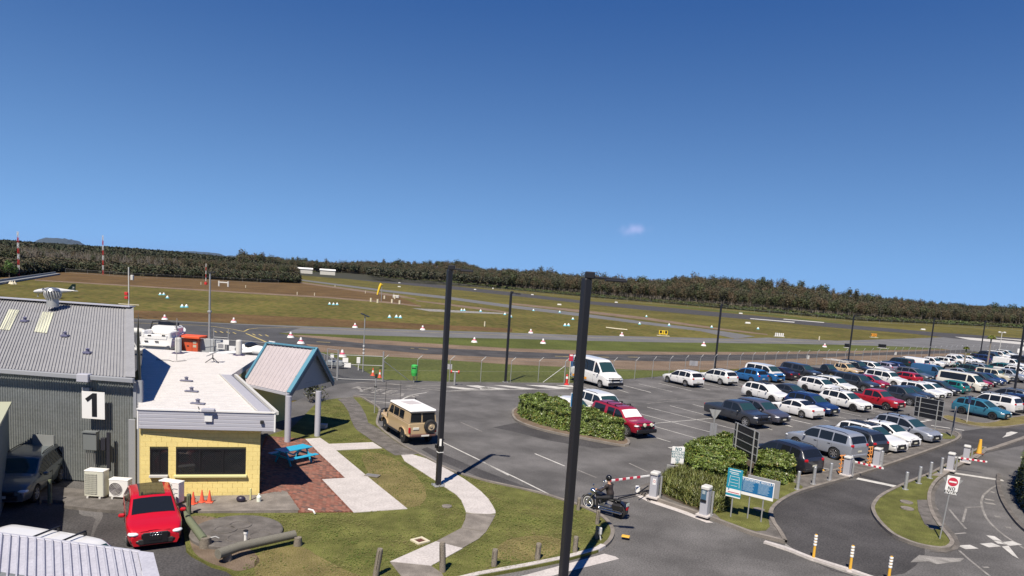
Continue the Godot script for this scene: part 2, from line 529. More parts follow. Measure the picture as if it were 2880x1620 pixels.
	ground("apron", pl([-83,-90.6,-58.74,-106.9,-48.78,-108.7,-41.43,-110.4,-34.25,-111.8,-33.89,-102.1,-34.17,-100.3,-31.84,-98.7,-29.52,-95.8,-26.54,-88.5,-23.11,-81.9,-18.75,-75.8,-15.02,-69.34,-11.87,-63.08,-10.58,-56.48,-17.01,-50.29,-26.65,-46.62,-39.75,-43.07]), -0.008, M.apron)
	ground("service_lane", pl([-30.37,-97.8,-20.17,-94.2,-9.38,-94.9,-.15,-96.7,9.83,-99.2,26.38,-108.9,43.98,-119.8,68.1,-137.5,98.5,-161.9,110.5,-171.6,113,-169.5,105.8,-161.2,96.2,-154.4,61.59,-127.9,40.51,-110,22.34,-97.6,13.41,-93.9,-.08,-88.8,-11.03,-86.8,-18.93,-88.5,-26.8,-88.9]), -0.006, M.asphalt_dark)
	var wb := MB.new()
	wb.sheet(pl([156.2,-247.6,163.5,-248.3,175.1,-239.7,185.5,-231.3,174.3,-217.2,162.2,-221.8,150.3,-230.1]), 0.0)
	wb.sheet(pl([180.1,-262.3,190.4,-260.7,201,-250.8,192.9,-240.7,183.7,-251.5,176.3,-257.5]), 0.0)
	wb.sheet(pl([100.1,-297.5,116.2,-290.3,112.1,-280.5,97.2,-289.7]), 0.0)
	wb.sheet(pl([122.7,-319.5,137.2,-310.2,133.2,-301.6,119.3,-311.5]), 0.0)
	wb.sheet(pl([-192.1,-708,-176.2,-685,-169.7,-659,-184.7,-679]), 0.0)
	struct("runway_threshold_marking", wb, M.line)
	var yl := MB.new()
	for s in [pl([-26.32,-92.4,-24.5,-92.5]), pl([-13.65,-92.1,-13.18,-92.1]), pl([-12.61,-92.2,-11.31,-92]), pl([5.73,-94.2,7.74,-94.9]), pl([11.79,-96.8,13.57,-97.6]), pl([16.59,-99.7,18.08,-100.3]), pl([65.97,-134.7,69.06,-137.4])]:
		band(s, 0.3, 0.0, yl)
	band(pl([-55.7,-101.3,-47.53,-104.3,-45.25,-103.9,-41.36,-101.7,-38.79,-99.3,-39.64,-103.3,-39.23,-106.2,-36.2,-110,-25.63,-113.6,-13.23,-119.2,7.81,-127.9,52.97,-152.7,91.8,-177.2]), 0.22, 0.0, yl)
	band(pl([-37.14,-96.4,-32.6,-89.7,-29.23,-84.5,-27.82,-83.5,-28.4,-82.1]), 0.3, 0.002, yl)
	for k in 9:
		if k != 4:
			var p0: Vector2 = pl([-42.36,-97.6,-34.79,-96.9])[0].lerp(pl([-42.36,-97.6,-34.79,-96.9])[1], k / 8.0)
			var p1: Vector2 = pl([-41.15,-95.8,-33.74,-95.1])[0].lerp(pl([-41.15,-95.8,-33.74,-95.1])[1], k / 8.0)
			band([p0, p1], 0.2, 0.0, yl)
	struct("taxiway_marking", yl, M.line_yellow)
	ground("road", pl([-15.96,-50.69,-15.54,-55.44,-15.04,-59.74,-12.01,-63.78,-5.86,-65.19,6.24,-69.99,11.81,-74.8,18.35,-81.1,21.94,-84.2,33.22,-94.6,51.53,-110.9,75.1,-130,98.7,-150.3,127.1,-170,134.7,-146.3,45.8,-45.46,20.32,-19.05,-15,-14.9,-29.78,-30.16,-19.55,-36.03]), -0.004, M.asphalt)
	ground("driveway", pl([-26.41,-28.43,-20.3,-28.38,-13.76,-27.8,-12.57,-26.19,-10.57,-22.8,-9.56,-22.06,-8.97,-21.83,-8.45,-21.36,-6.1,-17.86,-15.64,-16.61]), 0.001, M.asphalt_dark)
	ground("asphalt_patch", pl([0.63,-48.47,2.02,-46.54,4.71,-44.71,7.33,-43.16,5.56,-42.25,2.65,-43.55,0.34,-45.53,-1.02,-46.35]), 0.0, M.asphalt_dark)
	ground("asphalt_patch", pl([-3.51,-36.89,-.16,-33.1,2.13,-31.36,3.35,-30.81,2.15,-32.09,0.62,-33.68,-1.96,-36.47,-4.64,-39.73,-4.91,-39.18]), 0.0, M.asphalt_dark)
	ground("ramp", smooth(pl([13.83,-33.58,16.19,-36.01,20.21,-39.34,22.01,-37.81,19.75,-35.55,18.51,-33.82,18.02,-32.88,17.59,-31.67,17.26,-30.15,17.54,-28.56,18.06,-28.25,15.71,-25.48,14.53,-24.97,12.76,-24.69,11.97,-26.38,11.77,-27.76,12.06,-29.83,12.4,-31.14,12.81,-32.12]), 1), 0.0, M.asphalt_dark)
	ground("ramp", pl([20.25,-39.43,23.52,-42.3,33.58,-51.58,35.77,-53.94,37.7,-56.98,46.71,-63.09,71.2,-76.3,56.71,-60.39,39.76,-52.69,34.17,-48.73,28.27,-43.01,26.03,-41.48,22.01,-37.81]), 0.0, M.asphalt_dark)
	var lawn: Array = pl([-12.69,-26.43,-11.98,-26.43,-8.23,-27.23,-11.1,-33.07,-14.02,-39.41,-13.31,-42.03,-14.22,-50.79,-13.43,-52.31,-12.25,-53.49,-11.67,-53.54,-10.52,-51.52,-9.29,-49.39,-8.96,-46.87,-8.61,-44.61,-8.14,-43.29,-6.09,-39.31,-4.89,-37.69,-3.93,-36.41,-3.35,-35.36,-2.35,-34.26,-.67,-33.12,0.75,-32.46,2.14,-31.65,2.81,-31.03,3.33,-30.62,3.7,-30.15,4.14,-29.6,4.4,-28.88,4.56,-28.04,4.53,-27.17,4.31,-26.36,3.98,-25.73,3.69,-25.32,2.41,-24.28,0.97,-23.34,-.62,-22.4,-3.08,-20.49,-6.13,-18.56,-8.37,-21.15,-8.88,-21.62,-9.46,-21.84,-10.46,-22.57,-10.81,-22.93])
	slab("lawn", lawn, -0.02, 0.1, M.lawn)
	ground("bare_soil", smooth(pl([-12.23,-25.97,-11.74,-26.25,-10.84,-25.97,-10.98,-24.9,-10.44,-24,-9.26,-23.57,-8.56,-23.21,-7.88,-22.13,-8.4,-21.42,-8.91,-21.71,-9.49,-21.9,-10.47,-22.64,-11.44,-24.41]), 2), 0.104, M.dirt)
	ground("dry_grass", smooth(pl([-8.56,-23.21,-7.13,-24.01,-6.29,-23.07,-4.6,-21.74,-3.17,-21.04,-5.76,-19.58,-7.59,-20.65]), 2), 0.104, M.lawn_dry)
	ground("dry_grass", smooth(pl([0.02,-25.67,1.26,-26.53,2.2,-26.4,2.78,-25.76,2.1,-24.56,0.63,-23.7,-.23,-23.91]), 2), 0.104, M.lawn_dry)
	ground("dry_grass", smooth(pl([-8.29,-37.85,-5.87,-36.74,-3.48,-31.52,-3.47,-28.69,-4.87,-28.93,-6.55,-32.77]), 2), 0.104, M.lawn_dry)
	var kb := MB.new()
	kerb(smooth(pl([-12.38,-54.21,-11.82,-54.24,-10.66,-52.19,-9.41,-50.03,-9.05,-47.48,-8.68,-44.94,-8.2,-43.61,-6.13,-39.61,-4.92,-37.98,-3.96,-36.69,-3.37,-35.64,-2.37,-34.53,-.68,-33.39,0.76,-32.72,2.16,-31.91,2.83,-31.28,3.35,-30.87,3.73,-30.39,4.17,-29.84,4.46,-29.17,4.62,-28.33,4.59,-27.44,4.36,-26.58,4.03,-25.94]), 2, false), 0.16, 0.115, kb)
	struct("kerb", kb, M.concrete_old)
	var kb2 := MB.new()
	kerb(pl([4,-25.94,3.72,-25.53,2.43,-24.48,0.98,-23.54,-.62,-22.59,-3.11,-20.7]), 0.22, 0.125, kb2)
	struct("kerb", kb2, M.concrete)
	ground("gutter", smooth(pl([3.32,-30.47,4.14,-29.57,4.57,-29.04,5.02,-28.4,5.09,-27.49,4.86,-26.71,4.42,-25.89,4.04,-25.43,3.88,-25.64,4.25,-26.35,4.64,-27.45,4.68,-28.39,4.47,-29.28,4.08,-29.82]), 1), 0.002, M.concrete_dark)
	ground("gutter", pl([3.97,-25.3,4.36,-25.1,4.47,-24.9,2.32,-23.35,1.25,-22.47,-.01,-21.73,-.92,-21.59,0.97,-22.94]), 0.003, M.concrete)
	slab("path", pl([-11.67,-39.3,-10.96,-39.82,-10.08,-38.52,-7.81,-39.58,-7.02,-38.36,-9.36,-37.26,-6.02,-31.74,-4.04,-28.54,-6.12,-27.64,-8.61,-31.84,-7.63,-32.31,-9.97,-36.29]), 0.0, 0.125, M.concrete)
	slab("path", smooth(pl([-6.04,-37.05,-4.87,-37.58,-2.57,-34.36,-1.88,-33.28,-.8,-31.08,-.31,-29.17,-.28,-28.56,-1.54,-28.51,-1.59,-28.88,-1.99,-30.64,-2.9,-32.06,-3.37,-32.9]), 1), 0.0, 0.125, M.concrete)
	slab("path", pl([-1.54,-28.46,-.28,-28.53,-.37,-27.85,-.59,-26.48,-1.59,-26.74,-1.51,-27.78]), 0.0, 0.122, M.concrete_old)
	slab("path", pl([-1.59,-26.69,-.6,-26.44,-.84,-25.67,-1.38,-24.67,-2.43,-25.11]), 0.0, 0.122, M.concrete_old)
	slab("path", pl([-2.43,-25.11,-1.37,-24.63,-2.33,-22.89,-3.77,-23.01]), 0.0, 0.126, M.concrete)
	slab("path", pl([-3.77,-22.99,-2.33,-22.88,-1.92,-22.4,-1.55,-21.39,-2.46,-20.54]), 0.0, 0.122, M.concrete_old)
	slab("path", pl([-13.06,-52.04,-12.24,-50.43,-11.19,-47.71,-10.35,-44.97,-9.7,-43.11,-9.38,-42.4,-7.85,-39.81,-6.08,-37.04,-4.9,-37.65,-6.06,-39.17,-8.29,-43.39,-9.17,-44.71,-9.87,-47.16,-10.94,-50.31,-12.18,-53.28,-12.88,-52.77]), 0.0, 0.122, M.concrete_dark)
	slab("pavement", pl([-14.21,-27.7,-13.99,-28.06,-10.57,-29.01,-9.69,-29.93,-8.31,-27.5,-12.04,-26.57,-12.73,-26.53,-13.54,-26.55]), 0.0, 0.13, M.concrete_old)
	var dv := MB.new()
	dv.box(V(-12.63, 0, -27.07) + V(0, .131, 0), V(.03, .01, .9))
	slab("pavement", pl([-19.63,-28.39,-17.47,-28.22,-15.45,-27.76,-14.97,-27.1,-14.58,-26.06,-15.97,-26.09,-17.19,-26.24,-17.45,-26.71,-17.79,-26.76,-18.35,-26.68,-18.27,-26.41]), 0.0, 0.13, M.concrete_dark)
	ground("wheel_track", smooth(pl([-16.74,-26.41,-15.69,-26.22,-15.28,-25.62,-14.86,-24.41,-14.01,-22.79,-14.11,-22.77,-15.09,-24.64,-15.51,-25.57,-16.18,-25.59]), 1), 0.005, M.asphalt)
	var bricks: Array = pl([-12.72,-34.79,-14.02,-39.41,-11.69,-39.38,-9.99,-36.37,-7.65,-32.38,-8.63,-31.9,-6.15,-27.7,-8.23,-27.23,-9.61,-29.69,-10.58,-29.03])
	slab("brick_bed", bricks, 0.0, 0.11, M.brick)
	lay_bricks(bricks)
	var tank := thing("tank_lid", "round weathered concrete tank lid with four inset covers on the lawn", "tank lid", V(-9.76, 0.1, -24.68))
	var tb := MB.new()
	tb.lathe(Vector3.ZERO, [V2(1.62, -.1), V2(1.62, .1), V2(1.57, .13), V2(0, .13)], 40)
	put("slab", tb, M.concrete_dark, tank)
	for q in [V(-10.17, 0.2, -24.62), V(-9.83, 0.2, -25.14), V(-8.73, 0.2, -24.24), V(-9.4, 0.2, -23.93)]:
		var cb := MB.new()
		var o: Vector3 = q - tank.position
		cb.lathe(V(o.x, .12, o.z), [V2(.42, 0), V2(.42, .035), V2(.36, .04), V2(.35, .02), V2(0, .02)], 28)
		put("cover", cb, M.concrete_dark, tank)
	var pv := MB.new()
	var pb := V(-8.96, 0.2, -23.44) - tank.position
	pv.tube([pb, pb + V(0, .42, 0)], .055, 12)
	pv.tube([pb + V(0, .4, 0), pb + V(0, .5, 0)], .075, 12)
	put("vent_pipe", pv, M.white, tank)
	var pc := MB.new()
	pc.tube([pb + V(0, .5, 0), pb + V(0, .53, 0)], .085, 12)
	put("vent_cap", pc, M.black, tank)
	for q in [[V(-2.42, 0.1, -29.17), .22, "small round cream cover set in the lawn beside the curved path"], [V(20.6, 0.1, -34.57), .3, "upper of two round concrete covers on the grass island by the no entry sign"], [V(20.02, 0.1, -33.46), .3, "lower of two round concrete covers on the grass island by the no entry sign"], [V(12.03, 0.1, -31.67), .26, "round cover in the grass behind the wide blue notice board"]]:
		var mb := MB.new()
		mb.lathe(Vector3.ZERO, [V2(q[1], 0), V2(q[1], .05), V2(q[1] - .03, .06), V2(0, .06)], 24)
		solo("access_cover", mb, M.concrete_old, q[2], "cover", "round covers in the grass").position = q[0]
	var pit := thing("drain_pit", "square drain with a cream rim and dark opening in the lawn near the path", "drain", V(-3.01, 0.1, -25.05), 0.75)
	var r1 := MB.new()
	for s in [-1.0, 1.0]:
		r1.box(V(s * .22, .03, 0), V(.1, .06, .54))
		r1.box(V(0, .03, s * .22), V(.34, .06, .1))
	put("rim", r1, M.cream, pit)
	var r2 := MB.new()
	r2.box(V(0, .015, 0), V(.34, .02, .34))
	put("opening", r2, plain(.1, .03, .025), pit)
	var gr := thing("drain_grate", "rectangular steel drain grate at the edge of the white path", "grate", V(-6.45, 0.12, -32.93), -0.2)
	var g1 := MB.new()
	g1.box(V(0, .02, 0), V(.7, .03, .42))
	put("frame", g1, M.concrete_old, gr)
	var g2 := MB.new()
	for k in 9:
		g2.box(V(-.26 + k * .065, .04, 0), V(.03, .02, .34))
	put("bars", g2, M.galv, gr)
func lay_bricks(poly: Array) -> void:
	var pp := PackedVector2Array(poly)
	var lo := V2(1e9, 1e9)
	var hi := -lo
	for p in poly:
		lo = lo.min(p)
		hi = hi.max(p)
	var b := MB.new()
	b.box(Vector3.ZERO, V(.222, .03, .106), Basis(), .008)
	var list := []
	var ax := V2(0.85, 0.52).normalized()
	var ay := ax.orthogonal()
	var c := (lo + hi) / 2.0
	for i in range(-60, 60):
		for j in range(-110, 110):
			var p := c + ax * ((i + (0.5 if j % 2 else 0.0)) * .232) + ay * (j * .116)
			var ok := true
			for e in [V2(.1, .04), V2(-.1, .04), V2(.1, -.04), V2(-.1, -.04)]:
				ok = ok and Geometry2D.is_point_in_polygon(p + ax * e.x + ay * e.y, pp)
			if ok:
				list.append(p)
	var mm := MultiMesh.new()
	mm.transform_format = MultiMesh.TRANSFORM_3D
	mm.use_colors = true
	mm.mesh = b.done()
	mm.instance_count = list.size()
	for i in list.size():
		var p: Vector2 = list[i]
		mm.set_instance_transform(i, Transform3D(Basis(Vector3.UP, -ax.angle() + rng.randf_range(-.01, .01)), V(p.x, .118 + rng.randf_range(-.003, .003), p.y)))
		var t := rng.randf()
		var k := rng.randf_range(.75, 1.25)
		mm.set_instance_color(i, Color(.22 * k, .085 * k + .03 * t, .06 * k + .025 * t) if t < .85 else Color(.12, .07, .06))
	var o := MultiMeshInstance3D.new()
	o.multimesh = mm
	o.material_override = M.tinted
	o.name = "brick_pavers"
	o.set_meta("kind", "stuff")
	o.set_meta("label", "red brick pavers laid round the picnic table beside the yellow building")
	add_child(o)
func build_markings() -> void:
	var w := MB.new()
	for s in [pl([11.74,-58.46,16.99,-51.41]), pl([14.03,-60.01,16.33,-56.45]), pl([16.39,-61.62,17.16,-60.32]), pl([10.27,-55.51,15.49,-48.63]), pl([10.09,-51.35,13.2,-47.03]), pl([9.14,-47.99,10.89,-45.49]), pl([11.03,-51.56,20.07,-57.84]), pl([11.71,-70.4,13.69,-67.05]), pl([13.44,-72.5,16.08,-68.39]), pl([15.84,-74.1,18.38,-69.97]), pl([18.7,-75.2,20.67,-71.4]), pl([21.08,-76.6,23,-73.1]), pl([23.43,-78.4,25.01,-75]), pl([25.54,-79.4,26.63,-76.2]), pl([7,-67.81,8.91,-64.26]), pl([9.38,-69.66,11.3,-65.81]), pl([11.54,-70.6,13.68,-66.93]), pl([21.28,-60.05,22.34,-53.74]), pl([23.01,-57.85,24.53,-55.64]), pl([19.73,-52.99,20.1,-52.03]), pl([28.9,-79.8,31.21,-77.8]), pl([34.09,-85.5,34.98,-83]), pl([33.25,-83.1,34.03,-81.4]), pl([23.07,-57.91,24.64,-55.59]), pl([21.85,-54.69,22.33,-53.77]), pl([25.94,-58.88,26.87,-57.51]), pl([28.09,-60.64,29.18,-59.39]), pl([29.76,-63.58,31.4,-61.23]), pl([33.79,-65.52,34.8,-64.05]), pl([33.04,-64.25,33.6,-63.16]), pl([18.16,-41.91,19.82,-40.6]), pl([16.87,-39.19,17.43,-38.64]), pl([26.15,-46.87,26.63,-46.54]), pl([28.51,-48.94,28.83,-48.5]), pl([30.78,-51.12,31.14,-50.59]), pl([33.67,-65.13,41.13,-69.96])]:
		band(s, 0.1, 0.004, w)
	for s in [pl([-3.91,-41.22,-1.59,-37.82,0.21,-35]), pl([-1.42,-37.48,0.5,-34.76,2.18,-32.23]), pl([1.68,-39.9,3.28,-37.57])]:
		band(s, 0.11, 0.006, w)
	band(pl([10.41,-43.73,11.23,-44.13,13.61,-45.91]), 0.3, 0.004, w)
	struct("bay_marking", w, M.line)
	var f := MB.new()
	for s in [pl([-3.3,-47.31,-1.7,-44.85]), pl([3.84,-37.09,4.84,-35.66]), pl([7.11,-39.16,7.89,-37.54]), pl([-5.64,-59.31,-2.74,-61.42,5.56,-65.64]), pl([12.03,-60.33,16.38,-63.86,22.27,-67.26]), pl([13.4,-62.54,15.57,-64.09]), pl([19.34,-28.26,19.11,-27.19,18.87,-25.66]), pl([22.59,-34.2,22.06,-32.78,21.53,-31.22]), pl([20.45,-30.39,21.16,-30.65]), pl([23.68,-34.57,22.01,-32.23]), pl([23.74,-34.74,24.73,-35.02]), pl([19.18,-26.52,19.45,-26.57])]:
		band(s, 0.1, 0.003, f)
	band(pl([29.25,-40.17,27.83,-38.85,26.42,-37.36,25.42,-36.04,24.64,-34.77,23.82,-33.27,23.4,-32.29,23.1,-31.38,22.88,-30.53,22.8,-29.98,22.65,-29.04]), 0.11, 0.004, f)
	for s in [pl([-13.86,-61.31,-10.88,-61.26,-6.21,-62.57]), pl([-11.15,-61.88,-6.04,-60.96]), pl([-12.5,-55.44,-10.48,-55.44,-7.97,-56.16]), pl([-12.28,-54.53,-10.63,-54.21,-8.29,-54.35]), pl([-12.49,-58.45,-11.71,-59.47,-8.34,-59.08]), pl([-9.35,-60.96,-5.99,-59.84]), pl([-13.28,-58.79,-12.39,-57.38]), pl([-9.01,-59.7,-7.06,-59.16])]:
		band(s, 0.2, 0.004, f)
	band(pl([-10.7,-52.94,-8.91,-52.64]), 0.45, 0.004, f)
	band(pl([-10.48,-52.22,-8.81,-52.07]), 0.2, 0.005, f)
	struct("worn_marking", f, M.line_worn)
	var h := MB.new()
	for q in [pl([-1.66,-64.98,-.47,-65.34,2.47,-64.46,1.1,-63.68]), pl([1.37,-66.44,3.19,-67.07,6.18,-66.36,4.39,-65.28]), pl([-2.81,-63.11,-2.23,-63.76,-.07,-63.11,-2.75,-61.91]), pl([4.32,-67.65,6.01,-68.31,6.27,-67.44,6.03,-66.92]), pl([-5.86,-62.09,-5.38,-62.59,-2.77,-61.97,-4.21,-61.18]), pl([-4.17,-63.62,-3.05,-64.21,-1.3,-62.98,-2.34,-62.25])]:
		h.sheet(q, 0.004)
	band(pl([-5.69,-59.74,-3.47,-61.21,5.57,-65.75]), 0.14, 0.006, h)
	band(pl([-8.6,-53.85,-8.44,-55.26,-8.03,-57.04,-7.1,-58.36]), 0.16, 0.006, h)
	struct("crossing_marking", h, M.line)
	words("KEEP", 1.25, M.line_worn, self, Transform3D(Basis(V(0.98, 0, 0.2), V(0.25, 0, -0.97), V(0, 1, 0)), V(-11.48, 0, -58.2) + V(0, .004, 0)), "road_lettering", false, 0.004).set_meta("kind", "structure")
	words("CLEAR", 1.25, M.line_worn, self, Transform3D(Basis(V(0.98, 0, 0.2), V(0.25, 0, -0.97), V(0, 1, 0)), V(-10.06, 0, -56.8) + V(0, .004, 0)), "road_lettering", false, 0.004).set_meta("kind", "structure")
	var d := MB.new()
	band(pl([20.3,-39.14,22.04,-37.84]), 0.5, 0.008, d)
	band(pl([27.73,-42.02,30.03,-40.96]), 0.45, 0.008, d)
	for s in [pl([19.68,-28.66,20.36,-28.85]), pl([20.94,-29.08,21.63,-29.31]), pl([22.12,-29.46,22.84,-29.73])]:
		band(s, 0.42, 0.008, d)
	for s in [pl([34.12,-58.38,34.7,-58.78]), pl([35.06,-59.34,35.78,-59.83]), pl([36.15,-60.36,36.82,-60.76]), pl([37.16,-61.26,37.86,-61.73])]:
		band(s, 0.4, 0.006, d)
	band(pl([36.2,-58.83,37.38,-58.04]), 0.3, 0.006, d)
	band(pl([37.69,-57.93,38.19,-57.47]), 0.3, 0.006, d)
	d.sheet(pl([39.85,-55.25,41.15,-56.68,41.9,-57.7,42.86,-58.5,43.24,-58.2,41.19,-56.3]), 0.006)
	for s in [pl([22.14,-30.46,22.05,-29.85]), pl([22.01,-29.78,21.96,-29.43])]:
		band(s, 0.35, 0.008, d)
	d.sheet(pl([21.72,-29.11,22.14,-29.29,21.48,-27.73,21.47,-28.09]), 0.008)
	struct("stop_marking", d, M.line)
	var tx := MB.new()
	for s in [pl([25.98,-36.58,26.37,-36.41]), pl([25.46,-35.81,25.94,-35.74]), pl([27.39,-38.2,27.51,-38.04]), pl([24.43,-33.53,24.66,-33.43]), pl([23.84,-31.91,24.05,-31.82]), pl([21.83,-34.16,21.96,-34.11])]:
		band(s, 0.3, 0.004, tx)
	tx.sheet(pl([16.3,-26.53,17.16,-27.42,17.97,-27.3,18.98,-27.37,18.59,-27,17.34,-26.51,17.18,-26.77]), 0.004)
	tx.sheet(pl([10.82,-27.53,11.67,-27.46,11.78,-27.7,11.9,-27.15,12.21,-26.16,12.42,-26.23,12.78,-25.53,13.24,-25.15,13.68,-24.78,13.35,-24.61,13,-25.02,12.07,-26.01,11.5,-26.81]), 0.006)
	struct("worn_marking", tx, M.line_worn)
	var pk := MB.new()
	kerb(pl([10.87,-27.61,11.52,-27.09,12.17,-26.19,13.23,-25.24,13.7,-24.72,13.99,-24.42]), 0.2, 0.09, pk)
	struct("kerb", pk, M.concrete)
# ---------------------------------------------------------------- buildings
# a ribbed metal sheet spanning the four corners: ribs run from edge ab to edge dc
func ribbed(b: MB, a: Vector3, e: Vector3, d: Vector3, f: Vector3, count: int, h: float, wide := 0.35, slope := 0.12) -> void:
	var nn := (f - a).cross(e - a).normalized()
	if nn.y < -0.2 or (absf(nn.y) < 0.2 and nn.z < 0):
		nn = -nn
	var prev := 0.0
	for k in count:
		var ts := [float(k) / count, (k + 1.0 - wide - slope * 2.0) / count, (k + 1.0 - wide - slope) / count, (k + 1.0 - slope) / count, (k + 1.0) / count]
		var hs := [0.0, 0.0, h, h, 0.0]
		for i in 4:
			var p: Vector3 = a.lerp(e, ts[i]) + nn * hs[i]
			var q: Vector3 = a.lerp(e, ts[i + 1]) + nn * hs[i + 1]
			var r: Vector3 = f.lerp(d, ts[i + 1]) + nn * hs[i + 1]
			var s: Vector3 = f.lerp(d, ts[i]) + nn * hs[i]
			var m: Vector3 = (s - p).cross(q - p).normalized()
			if m.dot(nn) < 0:
				m = -m
			b.quad(p, q, r, s, m)
func wave(b: MB, a: Vector3, e: Vector3, y0: float, y1: float, count: int, h: float) -> void:
	var x := (e - a).normalized()
	var nn := x.cross(Vector3.UP)
	if nn.z < 0:
		nn = -nn
	var seg := 6
	for k in count * seg:
		var t0 := float(k) / (count * seg)
		var t1 := float(k + 1) / (count * seg)
		var a0 := TAU * count * t0
		var a1 := TAU * count * t1
		var pitch := (e - a).length() / count
		var p := a.lerp(e, t0) + nn * h * cos(a0)
		var q := a.lerp(e, t1) + nn * h * cos(a1)
		var n0 := (nn + x * (h * TAU / pitch) * sin(a0)).normalized()
		var n1 := (nn + x * (h * TAU / pitch) * sin(a1)).normalized()
		p.y = y0
		q.y = y0
		var r := q + V(0, y1 - y0, 0)
		var s := p + V(0, y1 - y0, 0)
		b.t3(p, q, r, n0, n1, n1)
		b.t3(p, r, s, n0, n1, n0)
func build_hangar() -> void:
	var h := thing("hangar", "grey corrugated metal hangar with a big black 1 on a white board", "hangar")
	var ER := V(-15.99, 4.85, -29.17)
	var EL := V(-21.92, 4.85, -29.38)
	var RR := V(-20.57, 7.2, -37.39)
	var RL := V(-26.71, 7.2, -35.94)
	EL = ER + (EL - ER) * 2.2
	RL = RR + (EL - ER)
	var n := 88
	var rb := MB.new()
	var inset := (EL - ER).normalized() * 0.42
	ribbed(rb, ER + inset, EL, RL, RR + inset, n, 0.045, 0.14, 0.08)
	put("roof_sheet", rb, M.roof_grey, h)
	var BR := RR + (RR - ER) * V(1, -1, 1)
	var BL := RL + (RL - EL) * V(1, -1, 1)
	var back := MB.new()
	back.quad(RR, RL, BL, BR)
	put("rear_roof_sheet", back, M.roof_grey, h)
	var fl := MB.new()
	fl.quad(ER + V(0, .035, 0), ER + inset + V(0, .035, 0), RR + inset + V(0, .035, 0), RR + V(0, .035, 0))
	fl.quad(ER + V(0, .035, 0), RR + V(0, .035, 0), RR + V(0, -.2, 0), ER + V(0, -.2, 0))
	fl.quad(BR, RR + V(0, .035, 0), RR + V(0, -.2, 0), BR + V(0, -.2, 0))
	put("barge_flashing", fl, M.roof_grey, h)
	var rc := MB.new()
	rc.bar(RR + V(0, .06, .1), RL + V(0, .06, .1), .55, .05)
	put("ridge_cap", rc, M.trim_pale, h)
	for q in [[V(-27.58,6.6,-37.75), V(-26.93,6.6,-37.68), V(-25.78,5.75,-35.32), V(-26.41,5.75,-35.44)], [V(-25.7,6.6,-37.66), V(-25,6.6,-37.58), V(-23.73,5.75,-35.11), V(-24.62,5.75,-35.44)]]:
		var pts := []
		for p in q:
			pts.append(p)
		var pn := (EL - ER).cross(RR - ER).normalized()
		for i in 4:
			var c := V(0, 10.118, 0)
			var dirn: Vector3 = (pts[i] - c).normalized()
			pts[i] = c + dirn * ((ER - c).dot(pn) / dirn.dot(pn))
			pts[i] += V(0, .03, 0)
		var sk := MB.new()
		ribbed(sk, pts[3], pts[2], pts[1], pts[0], 5, 0.03, 0.12, 0.07)
		put("skylight", sk, plain(.6, .6, .47, 0.4), h)
	for q in [V(-26.69, 6, -37.71), V(-22.6, 5.7, -34.79), V(-19.69, 5.35, -31.89)]:
		var pn := (EL - ER).cross(RR - ER).normalized()
		var c := V(0, 10.118, 0)
		var dirn: Vector3 = (q - c).normalized()
		var p: Vector3 = c + dirn * ((ER - c).dot(pn) / dirn.dot(pn))
		var cm := MB.new()
		cm.box(p + V(0, .05, 0), V(.34, .1, .26), Basis(), .02)
		cm.lathe(p + V(0, .1, 0), [V2(.07, 0), V2(.07, .1), V2(.1, .12), V2(0, .17)], 10)
		put("roof_cowl", cm, plain(.12, .12, .2, 0.4), h)
	var gt := MB.new()
	gt.bar(ER + V(0, -.1, .1), EL + V(0, -.1, .1), .16, .2, .02)
	put("gutter", gt, M.trim_grey, h)
	var rh := MB.new()
	var rhp := ER.lerp(EL, 0.163)
	rh.box(rhp + V(0, -.12, .14), V(.5, .34, .34), Basis(), .02)
	put("rain_head", rh, M.trim_pale, h)
	var rw := MB.new()
	rw.box(rhp + V(-.05, -.75, -.1), V(.32, .36, .2), Basis(), .01)
	put("wall_box", rw, M.trim_grey, h)
	var WR := V(-15.88, 0, -29.2) + V(0, 0, -.25)
	var WL := WR + (EL - ER) * V(1, 0, 1)
	var cl := MB.new()
	wave(cl, WL, WR, 0.05, 4.72, 118, 0.022)
	put("cladding", cl, M.cladding, h)
	var sw := MB.new()
	var WB := WR + (BR - ER) * V(1, 0, 1)
	sw.quad(WR, WB, WB + V(0, 4.72, 0), WR + V(0, 4.72, 0))
	var WG := (WR + WB) * 0.5
	sw.tri(WR + V(0, 4.72, 0), WB + V(0, 4.72, 0), WG + V(0, 7.0, 0), (WB - WR).cross(Vector3.UP).normalized())
	put("side_wall", sw, M.cladding, h)
	var dp := MB.new()
	dp.box(WR + V(-.02, 2.36, .05), V(.2, 4.7, .12))
	put("corner_flashing", dp, M.trim_grey, h)
	var dq := MB.new()
	dq.box(WR + V(-.33, 1.55, .09), V(.3, 2.9, .12), Basis(), .01)
	dq.box(WR + V(-.2, 3.9, .1), V(.13, 1.6, .1))
	put("downpipe", dq, M.trim_grey, h)
	var nb := thing("number_board", "white board with a black number 1 on the hangar wall", "sign", V(-17.77, 3.55, -27.84) * V(1, 1, 0) + V(0, 0, WR.z + 0.3))
	var nm := MB.new()
	nm.box(Vector3.ZERO, V(.98, 1.18, .03))
	put("board", nm, M.white, nb)
	words("1", 1.02, M.black, nb, Transform3D(Basis.IDENTITY, V(-.02, 0, .022)))
	var D := V(-19.91, 0, -28.08) * V(1, 1, 0) + V(0, 0, WR.z + 0.28)
	var door := MB.new()
	door.box(D + V(-.05, 1.05, 0), V(.92, 2.1, .05))
	var dn := put("door", door, plain(.24, .25, .25, 0.5), h)
	var dk := MB.new()
	dk.box(D + V(.3, 1.0, .05), V(.12, .04, .05))
	put("handle", dk, M.steel, dn)
	var ds := MB.new()
	ds.box(D + V(.17, 1.0, .035), V(.34, .36, .02))
	var dsn := put("notice", ds, M.sign_red, dn)
